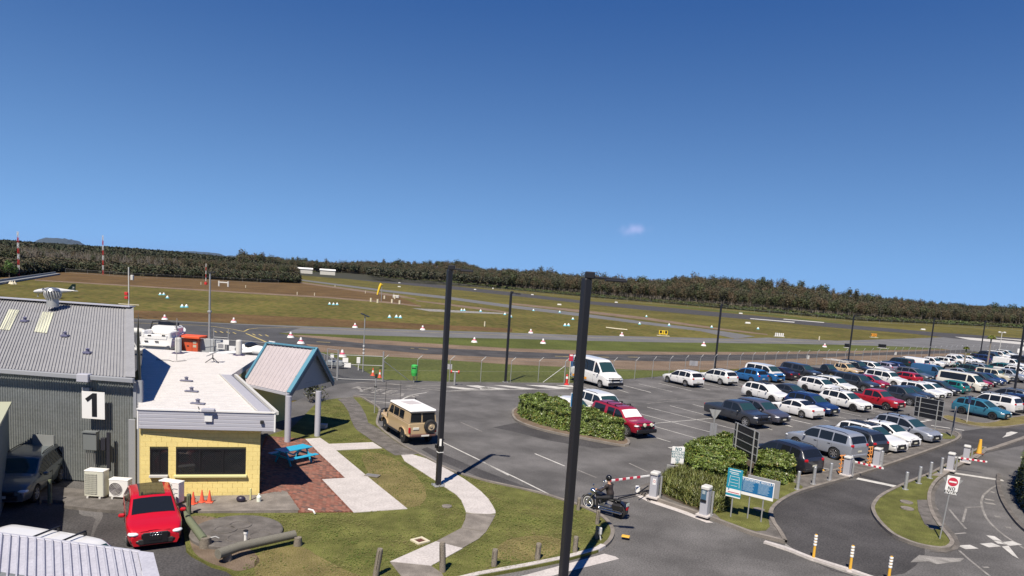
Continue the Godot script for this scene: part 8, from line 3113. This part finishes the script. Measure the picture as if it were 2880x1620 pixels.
# ---------------------------------------------------------------- the sand coloured wagon
func build_wagon() -> void:
	var rear := V(-5.2, 0, -41.25)
	var q0 := V(-7.68, 0, -43.08)
	var q1 := V(-6.15, 0, -40.5)
	var dir := (q0 - q1).normalized()
	var side := V(-dir.z, 0, dir.x)   # to the right of travel
	var turn := atan2(-dir.z, dir.x)
	var at := (q0 + q1) * .5 + side * .78
	var t := thing("four_wheel_drive", "sand coloured boxy four wheel drive with a white roof and rear spare wheel", "four wheel drive", at, turn)
	var sand := paint(.5, .37, .22)
	var b := MB.new()
	b.box(V(-.55, .93, 0), V(3.7, .85, 1.76), Basis(), .06)
	b.box(V(1.85, .98, 0), V(1.15, .5, 1.46), Basis(), .08)
	for s in [-1.0, 1.0]:
		b.box(V(1.72, .98, s * .74), V(1.2, .22, .3), Basis(), .06)
		b.box(V(-.6, 1.38, s * .84), V(3.55, .05, .06), Basis(), .02)
	put("body", b, sand, t)
	var c := MB.new()
	var x0 := -2.38
	var x1 := 1.22
	var y0 := 1.34
	var y1 := 2.0
	for s in [-1.0, 1.0]:
		c.quad(V(x0, y0, s * .87), V(x1, y0, s * .87), V(x1 - .32, y1, s * .79), V(x0 + .06, y1, s * .79), V(0, .1, s))
	c.quad(V(x0, y0, -.87), V(x0, y0, .87), V(x0 + .06, y1, .79), V(x0 + .06, y1, -.79), Vector3.LEFT)
	c.quad(V(x1, y0, -.87), V(x1, y0, .87), V(x1 - .32, y1, .79), V(x1 - .32, y1, -.79), V(.9, .3, 0))
	put("cabin", c, sand, t)
	var rf := MB.new()
	rf.box(V(-.75, 2.06, 0), V(3.42, .16, 1.68), Basis(), .07)
	put("roof", rf, M.white, t)
	var rr := MB.new()
	rr.box(V(-.2, 2.147, .1), V(1.0, .012, .9), Basis(Vector3.UP, .2))
	put("roof_panel", rr, plain(.5, .46, .46, .6), t)
	for s in [-1.0, 1.0]:
		for q in [[.95, .22], [.12, -.68], [-.78, -1.5], [-1.58, -2.25]]:
			var g := MB.new()
			var sl: float = .3 if q[0] > .9 else 0.0
			g.quad(V(q[0], 1.42, s * .868), V(q[1], 1.42, s * .868), V(q[1], 1.92, s * .81), V(q[0] - sl, 1.92, s * .81), V(0, .1, s))
			if q[1] < -2:
				continue
			put("side_window", g, M.glass, t)
	for s in [[-.78, -.1], [-.02, .78]]:
		var g := MB.new()
		g.quad(V(-2.392, 1.4, s[0]), V(-2.392, 1.4, s[1]), V(-2.345, 1.92, s[1] * .94), V(-2.345, 1.92, s[0] * .94), Vector3.LEFT)
		put("rear_window", g, M.glass, t)
	var wn := MB.new()
	wn.quad(V(1.2, 1.4, -.78), V(1.2, 1.4, .78), V(.94, 1.93, .72), V(.94, 1.93, -.72), V(.9, .3, 0))
	put("windscreen", wn, M.glass_teal, t)
	var sp := MB.new()
	sp.lathe(V(-2.52, 1.15, .45), [V2(0, -.12), V2(.36, -.12), V2(.4, -.06), V2(.4, .06), V2(.36, .12), V2(.24, .13), V2(.22, .1)], 22, Basis(Vector3.BACK, PI / 2))
	var spn := put("spare_wheel", sp, M.rubber, t)
	var sr := MB.new()
	sr.lathe(V(-2.53, 1.15, .45), [V2(.24, .1), V2(.19, .07), V2(.1, .07), V2(.08, .13), V2(0, .13)], 18, Basis(Vector3.BACK, PI / 2))
	put("spare_rim", sr, plain(.42, .33, .22, .6), spn)
	for k in 2:
		var x := 1.5 if k == 0 else -1.5
		for s in [-1.0, 1.0]:
			var w := Node3D.new()
			w.name = "wheel" if k == 0 and s < 0 else "wheel_%03d" % (k * 2 + int(s > 0))
			t.add_child(w)
			w.position = V(x, .4, s * .76)
			w.rotation.y = 0.0 if s > 0 else PI
			var ty := MB.new()
			ty.lathe(Vector3.ZERO, [V2(0, -.12), V2(.37, -.13), V2(.4, -.1), V2(.4, .1), V2(.37, .13), V2(.23, .13), V2(.21, .08), V2(0, .07)], 20, Basis(Vector3.RIGHT, PI / 2))
			put("tyre", ty, M.rubber, w)
			var ri := MB.new()
			ri.lathe(Vector3.ZERO, [V2(.22, .09), V2(.18, .09), V2(.1, .12), V2(.06, .14), V2(0, .14)], 16, Basis(Vector3.RIGHT, PI / 2))
			put("rim", ri, plain(.32, .27, .2, .5), w)
			var ar := MB.new()
			ar.tube([V(x - .52, .62, s * .9), V(x - .4, .86, s * .92), V(x, .98, s * .93), V(x + .4, .86, s * .92), V(x + .52, .62, s * .9)], .05, 6)
			put("wheel_arch", ar, plain(.4, .29, .17, .6), t)
			var wl := MB.new()
			wl.ell(V(x, .5, s * .86), V(.46, .44, .04), Basis(), 8, 16)
			put("wheel_well", wl, M.dark, t)
	var un := MB.new()
	un.box(V(0, .58, 0), V(4.4, .3, 1.2))
	put("chassis", un, M.dark, t)
	for s in [-1.0, 1.0]:
		var st := MB.new()
		st.tube([V(.95, .52, s * .92), V(-.9, .52, s * .92)], .06, 8)
		put("side_step", st, M.black, t)
		var tl := MB.new()
		tl.box(V(-2.41, .92, s * .82), V(.06, .34, .14), Basis(), .02)
		put("taillight", tl, M.red_lamp, t)
		var mi := MB.new()
		mi.box(V(.98, 1.5, s * 1.05), V(.1, .26, .18), Basis(), .03)
		put("mirror", mi, M.black, t)
		var hd := MB.new()
		hd.lathe(V(2.42, .98, s * .55), [V2(.12, 0), V2(.1, .04), V2(0, .05)], 12, Basis(Vector3.BACK, -PI / 2))
		put("headlight", hd, M.lamp, t)
	var bb := MB.new()
	bb.box(V(-2.5, .62, 0), V(.2, .16, 1.6), Basis(), .04)
	put("rear_bumper", bb, plain(.12, .06, .05, .5), t)
	var np := MB.new()
	np.box(V(-2.42, 1.02, -.42), V(.03, .14, .38), Basis(), .01)
	np.box(V(-2.62, .62, .1), V(.02, .1, .5), Basis(), .01)
	put("number_plate", np, plain(.7, .68, .62, .4), t)
	var bu := MB.new()
	for y in [.7, .95, 1.25]:
		bu.tube([V(2.3, y, -.85), V(2.62, y, -.6), V(2.62, y, .6), V(2.3, y, .85)], .035, 7)
	for z in [-.45, .45]:
		bu.tube([V(2.62, .5, z), V(2.62, 1.28, z)], .035, 7)
	bu.box(V(2.55, .58, 0), V(.22, .26, 1.8), Basis(), .05)
	put("bull_bar", bu, M.black, t)
	var sn := MB.new()
	sn.tube([V(1.3, 1.1, .9), V(1.1, 1.45, .92), V(.85, 2.05, .84), V(.85, 2.22, .84)], .045, 8)
	put("snorkel", sn, M.black, t)
	var an := MB.new()
	for z in [-.5, .5]:
		an.tube([V(2.62, 1.2, z), V(2.62, 3.0, z)], .012, 5)
	put("whip_aerial", an, M.dark, t)
	var gr := MB.new()
	gr.box(V(2.43, .98, 0), V(.04, .28, .8), Basis(), .01)
	put("grille", gr, M.black, t)
# ---------------------------------------------------------------- rider and motorcycle
func cap_dist(p: Vector3, b: Array) -> float:
	var a: Vector3 = b[0]
	var ab: Vector3 = b[1] - a
	var h := clampf((p - a).dot(ab) / maxf(1e-6, ab.length_squared()), 0.0, 1.0)
	return (p - a - ab * h).length() - lerpf(b[2], b[3], h)
func flesh(bones: Array, cell: float, blend: float, out: MB) -> void:
	var lo := Vector3.ONE * 1e9
	var hi := -lo
	for b in bones:
		var r: float = maxf(b[2], b[3]) + blend
		lo = lo.min(b[0] - Vector3.ONE * r).min(b[1] - Vector3.ONE * r)
		hi = hi.max(b[0] + Vector3.ONE * r).max(b[1] + Vector3.ONE * r)
	var n := Vector3i(((hi - lo) / cell).ceil()) + Vector3i.ONE * 2
	var f := PackedFloat32Array()
	f.resize(n.x * n.y * n.z)
	f.fill(1.0)
	var near := {}
	for b in bones:
		var r: float = maxf(b[2], b[3]) + blend + cell * 2.0
		var i0 := Vector3i(((b[0].min(b[1]) - Vector3.ONE * r - lo) / cell).floor()).clamp(Vector3i.ZERO, n - Vector3i.ONE)
		var i1 := Vector3i(((b[0].max(b[1]) + Vector3.ONE * r - lo) / cell).ceil()).clamp(Vector3i.ZERO, n - Vector3i.ONE)
		for z in range(i0.z, i1.z + 1):
			for y in range(i0.y, i1.y + 1):
				for x in range(i0.x, i1.x + 1):
					var id := x + n.x * (y + n.y * z)
					var d := cap_dist(lo + V(x, y, z) * cell, b)
					var e := f[id]
					var k: float = b[5] if b.size() > 5 else blend
					var h := clampf(.5 + .5 * (e - d) / k, 0.0, 1.0)
					f[id] = lerpf(e, d, h) - k * h * (1.0 - h)
	var vid := {}
	var vs := []
	var ns := []
	for z in n.z - 1:
		for y in n.y - 1:
			for x in n.x - 1:
				var base := x + n.x * (y + n.y * z)
				var v8 := [f[base], f[base + 1], f[base + n.x], f[base + n.x + 1], f[base + n.x * n.y], f[base + n.x * n.y + 1], f[base + n.x * n.y + n.x], f[base + n.x * n.y + n.x + 1]]
				var neg := 0
				for q in v8:
					neg += 1 if q < 0.0 else 0
				if neg == 0 or neg == 8:
					continue
				var sum := Vector3.ZERO
				var cnt := 0
				for e in [[0, 1], [2, 3], [4, 5], [6, 7], [0, 2], [1, 3], [4, 6], [5, 7], [0, 4], [1, 5], [2, 6], [3, 7]]:
					var p: float = v8[e[0]]
					var q: float = v8[e[1]]
					if (p < 0.0) != (q < 0.0):
						var t := p / (p - q)
						var A := V(e[0] & 1, (e[0] >> 1) & 1, e[0] >> 2)
						var B := V(e[1] & 1, (e[1] >> 1) & 1, e[1] >> 2)
						sum += A.lerp(B, t)
						cnt += 1
				vid[base] = vs.size()
				vs.append(lo + (V(x, y, z) + sum / cnt) * cell)
				ns.append(V(v8[1] + v8[3] + v8[5] + v8[7] - v8[0] - v8[2] - v8[4] - v8[6], v8[2] + v8[3] + v8[6] + v8[7] - v8[0] - v8[1] - v8[4] - v8[5], v8[4] + v8[5] + v8[6] + v8[7] - v8[0] - v8[1] - v8[2] - v8[3]).normalized())
	var cols := []
	for p in vs:
		var best := 1e9
		var c := Color.WHITE
		for b in bones:
			var d := cap_dist(p, b)
			if d < best:
				best = d
				c = b[4]
		cols.append(c)
	for z in range(1, n.z - 1):
		for y in range(1, n.y - 1):
			for x in range(1, n.x - 1):
				var base := x + n.x * (y + n.y * z)
				for ax in 3:
					var step: int = [1, n.x, n.x * n.y][ax]
					if (f[base] < 0.0) == (f[base + step] < 0.0):
						continue
					var s1: int = [n.x, n.x * n.y, 1][ax]
					var s2: int = [n.x * n.y, 1, n.x][ax]
					var q := [base, base - s1, base - s1 - s2, base - s2]
					var ok := true
					for e in q:
						ok = ok and vid.has(e)
					if not ok:
						continue
					var i := [vid[q[0]], vid[q[1]], vid[q[2]], vid[q[3]]]
					out.col = cols[i[0]]
					out.t3(vs[i[0]], vs[i[1]], vs[i[2]], ns[i[0]], ns[i[1]], ns[i[2]])
					out.t3(vs[i[0]], vs[i[2]], vs[i[3]], ns[i[0]], ns[i[2]], ns[i[3]])
func build_rider() -> void:
	var rw := V(5, 0, -29.59)
	var fwv := V(3.99, 0, -30.44)
	var dir := (fwv - rw).normalized()
	var turn := atan2(-dir.z, dir.x)
	var mid := (rw + fwv) * .5
	var t := thing("motorcycle", "black cruiser motorcycle with a white walled front wheel at the entry lane", "motorcycle", mid, turn)
	var ax := .8
	for s in [-1.0, 1.0]:
		var w := Node3D.new()
		w.name = "front_wheel" if s > 0 else "rear_wheel"
		t.add_child(w)
		w.position = V(s * ax, .33, 0)
		var r := .33
		var ty := MB.new()
		var ring := []
		for i in 25:
			ring.append(V(cos(TAU * i / 24) * (r - .055), sin(TAU * i / 24) * (r - .055), 0))
		ty.tube(ring, .06 if s > 0 else .08, 8)
		put("tyre", ty, M.rubber, w)
		var wh := MB.new()
		for sd in [-1.0, 1.0]:
			wh.lathe(V(0, 0, sd * .05), [V2(r - .1, 0), V2(r - .055, .004)], 28, Basis(Vector3.RIGHT, PI / 2 * sd))
		put("white_wall", wh, M.white if s > 0 else M.rubber, w)
		var sp := MB.new()
		var rim := []
		for i in 21:
			rim.append(V(cos(TAU * i / 20) * (r - .11), sin(TAU * i / 20) * (r - .11), 0))
		sp.tube(rim, .018, 6)
		for i in 14:
			var a := TAU * i / 14
			sp.tube([V(0, 0, .03 * (1 if i % 2 else -1)), V(cos(a) * (r - .11), sin(a) * (r - .11), 0)], .005, 4)
		sp.tube([V(0, 0, -.08), V(0, 0, .08)], .05, 10)
		put("rim", sp, M.chrome, w)
		var dsc := MB.new()
		dsc.lathe(V(0, 0, .07), [V2(.06, 0), V2(.14, 0), V2(.14, .006), V2(.06, .006)], 18, Basis(Vector3.RIGHT, PI / 2))
		put("brake_disc", dsc, M.steel, w)
	var fr := MB.new()
	fr.tube([V(.45, .82, 0), V(.32, .5, 0), V(.1, .26, 0), V(-.45, .28, 0), V(-.8, .33, 0)], .035, 8)
	fr.tube([V(.45, .82, 0), V(-.2, .68, 0), V(-.75, .62, 0)], .04, 8)
	for s in [-1.0, 1.0]:
		fr.tube([V(-.8, .33, s * .13), V(-.3, .34, s * .1)], .025, 6)
		fr.tube([V(-.78, .36, s * .14), V(-.6, .68, s * .13)], .035, 8)
	put("frame", fr, M.black, t)
	var fk := MB.new()
	for s in [-1.0, 1.0]:
		fk.tube([V(.8, .33, s * .1), V(.47, .92, s * .1)], .028, 8)
	fk.box(V(.48, .9, 0), V(.06, .08, .26), Basis(Vector3.BACK, .5), .02)
	put("fork", fk, M.chrome, t)
	var ff := MB.new()
	var pts := []
	for i in 9:
		var a := deg_to_rad(20 + 130.0 * i / 8)
		pts.append([a])
	for i in 8:
		for q in [[-.09, .09]]:
			var a0: float = pts[i][0]
			var a1: float = pts[i + 1][0]
			ff.quad(V(.8 + cos(a0) * .38, .33 + sin(a0) * .38, -.08), V(.8 + cos(a0) * .38, .33 + sin(a0) * .38, .08), V(.8 + cos(a1) * .38, .33 + sin(a1) * .38, .08), V(.8 + cos(a1) * .38, .33 + sin(a1) * .38, -.08), V(cos(a0), sin(a0), 0))
	put("front_mudguard", ff, paint(.012, .012, .014), t)
	var tk := MB.new()
	tk.ell(V(.12, .8, 0), V(.33, .13, .17), Basis(Vector3.BACK, .18), 9, 16)
	put("fuel_tank", tk, paint(.012, .012, .014), t)
	var en := MB.new()
	for s in [-1.0, 1.0]:
		var bs := Basis(Vector3.BACK, s * .38)
		for k in 6:
			en.box(V(.05, .4, 0) + bs * V(0, .06 + k * .035, 0), V(.2, .018, .22), bs, .004)
		en.box(V(.05, .4, 0) + bs * V(0, .29, 0), V(.16, .06, .18), bs, .02)
	en.lathe(V(.0, .33, -.15), [V2(0, 0), V2(.16, 0), V2(.16, .3), V2(0, .3)], 16, Basis(Vector3.RIGHT, PI / 2))
	en.box(V(-.25, .36, 0), V(.3, .2, .24), Basis(), .05)
	put("engine", en, plain(.25, .25, .26, .3, .8), t)
	var ex := MB.new()
	for y in [.3, .4]:
		ex.tube([V(.2, .55, -.16), V(.28, .38, -.2), V(.05, y - .06, -.22), V(-.35, y - .04, -.22), V(-1.05, y, -.22)], .035, 8, .045)
	put("exhaust_pipe", ex, M.chrome, t)
	var se := MB.new()
	se.ell(V(-.3, .72, 0), V(.28, .07, .17), Basis(), 7, 14)
	se.ell(V(-.68, .78, 0), V(.2, .06, .12), Basis(), 7, 12)
	put("seat", se, plain(.012, .012, .013, .6), t)
	var rf := MB.new()
	for i in 10:
		var a0 := deg_to_rad(40 + 150.0 * i / 10)
		var a1 := deg_to_rad(40 + 150.0 * (i + 1) / 10)
		rf.quad(V(-.8 + cos(a0) * .4, .35 + sin(a0) * .4, -.11), V(-.8 + cos(a0) * .4, .35 + sin(a0) * .4, .11), V(-.8 + cos(a1) * .4, .35 + sin(a1) * .4, .11), V(-.8 + cos(a1) * .4, .35 + sin(a1) * .4, -.11), V(cos(a0), sin(a0), 0))
	put("rear_mudguard", rf, paint(.012, .012, .014), t)
	for s in [-1.0, 1.0]:
		var pb := MB.new()
		pb.box(V(-.85, .55, s * .27), V(.52, .3, .17), Basis(Vector3.BACK, -.06), .06)
		put("saddlebag", pb, plain(.014, .013, .014, .5), t)
	var tl := MB.new()
	tl.box(V(-1.2, .52, 0), V(.05, .14, .16), Basis(), .02)
	put("taillight", tl, M.red_lamp, t)
	var np := MB.new()
	np.box(V(-1.21, .7, 0), V(.02, .14, .22), Basis(), .005)
	put("number_plate", np, plain(.55, .6, .55, .5), t)
	var hb := MB.new()
	hb.tube([V(.12, 1.1, .4), V(.28, 1.08, .34), V(.42, .98, .14), V(.42, .98, -.14), V(.28, 1.08, -.34), V(.12, 1.1, -.4)], .016, 8)
	put("handlebar", hb, M.chrome, t)
	var hl := MB.new()
	hl.ell(V(.62, .88, 0), V(.14, .12, .12), Basis(), 8, 14)
	put("headlight", hl, M.chrome, t)
	for s in [-1.0, 1.0]:
		var mi := MB.new()
		mi.tube([V(.3, 1.08, s * .32), V(.34, 1.28, s * .42)], .008, 5)
		mi.ell(V(.34, 1.31, s * .44), V(.02, .05, .07), Basis(), 6, 10)
		put("mirror", mi, M.chrome, t)
	var p := thing("person", "person in a dark jacket and black helmet riding the black motorcycle", "person", mid, turn)
	var jk := Color(.03, .02, .022)
	var tr := Color(.014, .014, .017)
	var sk := Color(.45, .26, .17)
	var bt := Color(.012, .01, .01)
	var bones := []
	var hip := V(-.3, .84, 0)
	var chest := V(-.2, 1.22, 0)
	bones.append([hip, hip + V(.02, .16, 0), .15, .145, tr])
	bones.append([hip + V(.02, .16, 0), chest, .15, .165, jk])
	for s in [-1.0, 1.0]:
		var sh := V(-.2, 1.33, s * .19)
		bones.append([chest + V(0, .06, s * .06), sh, .12, .085, jk])
		var el2 := V(-.02, 1.12, s * .36)
		var wr := V(.17, 1.12, s * .37)
		bones.append([sh, el2, .07, .054, jk, .04])
		bones.append([el2, wr, .054, .038, jk, .04])
		bones.append([wr, wr + V(.06, -.0, s * .01), .036, .036, sk, .03])
		for k in 4:
			var z: float = s * (.345 + k * .024)
			var kn := V(.255 - absf(k - 1.5) * .008, 1.125, z)
			bones.append([wr + V(.04, 0, s * (k - 1.5) * .012), kn, .012, .011, sk, .012])
			bones.append([kn, kn + V(.012, -.035, 0), .0105, .0095, sk, .01])
			bones.append([kn + V(.012, -.035, 0), kn + V(-.022, -.05, 0), .0095, .008, sk, .01])
		bones.append([wr + V(.02, -.01, -s * .02), V(.2, 1.085, s * .33), .014, .01, sk, .012])
		var h := hip + V(.02, -.02, s * .1)
		var kn2 := V(.2, .72, s * .27)
		var an := V(.18, .3, s * .26)
		bones.append([h, kn2, .105, .072, tr, .06])
		bones.append([kn2, an, .07, .048, tr, .05])
		bones.append([an, an + V(.0, -.06, 0), .052, .05, bt, .04])
		bones.append([an + V(-.04, -.07, 0), an + V(.17, -.08, s * .02), .045, .036, bt, .04])
	bones.append([chest + V(.01, .16, 0), V(-.16, 1.5, 0), .06, .052, sk, .05])
	var hd := V(-.13, 1.62, 0)
	bones.append([hd + V(-.02, .03, 0), hd + V(.02, -.04, 0), .1, .078, sk, .04])
	bones.append([hd + V(.085, -.02, 0), hd + V(.105, -.035, 0), .016, .016, sk, .02])
	bones.append([hd + V(.06, -.1, 0), hd + V(.02, -.1, 0), .035, .05, sk, .03])
	var body := MB.new()
	body.tint = true
	flesh(bones, .016, .07, body)
	var skin := StandardMaterial3D.new()
	skin.vertex_color_use_as_albedo = true
	skin.roughness = .7
	put("body", body, skin, p)
	var hm := MB.new()
	hm.ell(hd + V(-.015, .045, 0), V(.14, .135, .125), Basis(Vector3.BACK, .1), 10, 18)
	put("helmet", hm, plain(.014, .014, .016, .18), p)
	var gg := MB.new()
	gg.box(hd + V(.1, .01, 0), V(.03, .04, .15), Basis(), .01)
	put("glasses", gg, M.black, p)
	var bd := MB.new()
	bd.box(hd + V(-.1, .08, -.085), V(.05, .03, .01), Basis(Vector3.UP, -.7), .003)
	put("helmet_decal", bd, M.white_dull, p)
# ---------------------------------------------------------------- grass blades on the lawn
func build_lawn_blades() -> void:
	var g := RandomNumberGenerator.new()
	g.seed = 77
	var b := MB.new()
	for k in 5:
		var a := TAU * k / 5 + .3
		var d := V(cos(a), 0, sin(a))
		var s := d.cross(Vector3.UP) * .16
		b.t3(d * .1 - s, d * .1 + s, d * .75 + V(0, .75, 0), Vector3.UP, Vector3.UP, Vector3.UP)
	var tuft := b.done()
	var areas := [pl([-12.23,-25.97,-8.11,-27.16,-6.12,-27.65,-4.02,-28.53,-6.09,-31.95,-9.24,-37.05,-6.98,-38.21,-6.02,-36.96,-3.36,-32.84,-2.9,-32.03,-1.99,-30.65,-1.59,-28.87,-1.51,-28.07,-1.61,-26.79,-2.46,-25.19,-3.8,-23.07,-2.52,-20.58,-6.13,-18.56,-8.37,-21.15,-8.39,-22.05,-8.56,-23.21,-9.89,-23.72,-10.2,-25.91]), pl([-3.57,-35.54,-2.41,-34.24,-.67,-33.06,2.13,-31.53,3.69,-30.04,4.39,-28.83,4.51,-27.17,3.98,-25.77,2.41,-24.39,0.97,-23.44,-.62,-22.46,-1.57,-21.57,-2.34,-22.9,-1.37,-24.64,-.57,-26.45,-.27,-28.52,-.82,-31.19,-1.89,-33.45]), pl([-14.13,-50.49,-13.09,-51.91,-11.24,-47.8,-9.71,-43.16,-7.91,-39.87,-10.12,-38.85,-12.32,-44.16])]
	for ar in areas:
		var pp := PackedVector2Array(ar)
		var lo := V2(1e9, 1e9)
		var hi := -lo
		for p in ar:
			lo = lo.min(p)
			hi = hi.max(p)
		var area := (hi - lo).x * (hi - lo).y
		var nz := FastNoiseLite.new()
		nz.seed = 5
		nz.frequency = .22
		var list := []
		for i in int(area * 110.0):
			var p := V2(g.randf_range(lo.x, hi.x), g.randf_range(lo.y, hi.y))
			if Geometry2D.is_point_in_polygon(p, pp) and nz.get_noise_2d(p.x, p.y) > g.randf_range(-.45, .35):
				list.append(p)
		var mm := MultiMesh.new()
		mm.transform_format = MultiMesh.TRANSFORM_3D
		mm.use_colors = true
		mm.mesh = tuft
		mm.instance_count = list.size()
		for i in list.size():
			var p: Vector2 = list[i]
			var s := g.randf_range(.035, .08)
			mm.set_instance_transform(i, Transform3D(Basis(Vector3.UP, g.randf() * TAU) * s, V(p.x, .1, p.y)))
			var f := g.randf_range(.7, 1.3)
			var dry := clampf(.5 - nz.get_noise_2d(p.x * 1.9 + 30, p.y * 1.9) * 1.4 + g.randf_range(-.3, .3), 0, 1)
			mm.set_instance_color(i, Color(.11, .15, .03).lerp(Color(.27, .22, .1), dry * .75) * f)
		var o := MultiMeshInstance3D.new()
		o.multimesh = mm
		o.material_override = M.tinted
		o.name = numbered("lawn_grass")
		tag(o, "short mown grass growing on the lawn", "", "", "stuff")
		add_child(o)
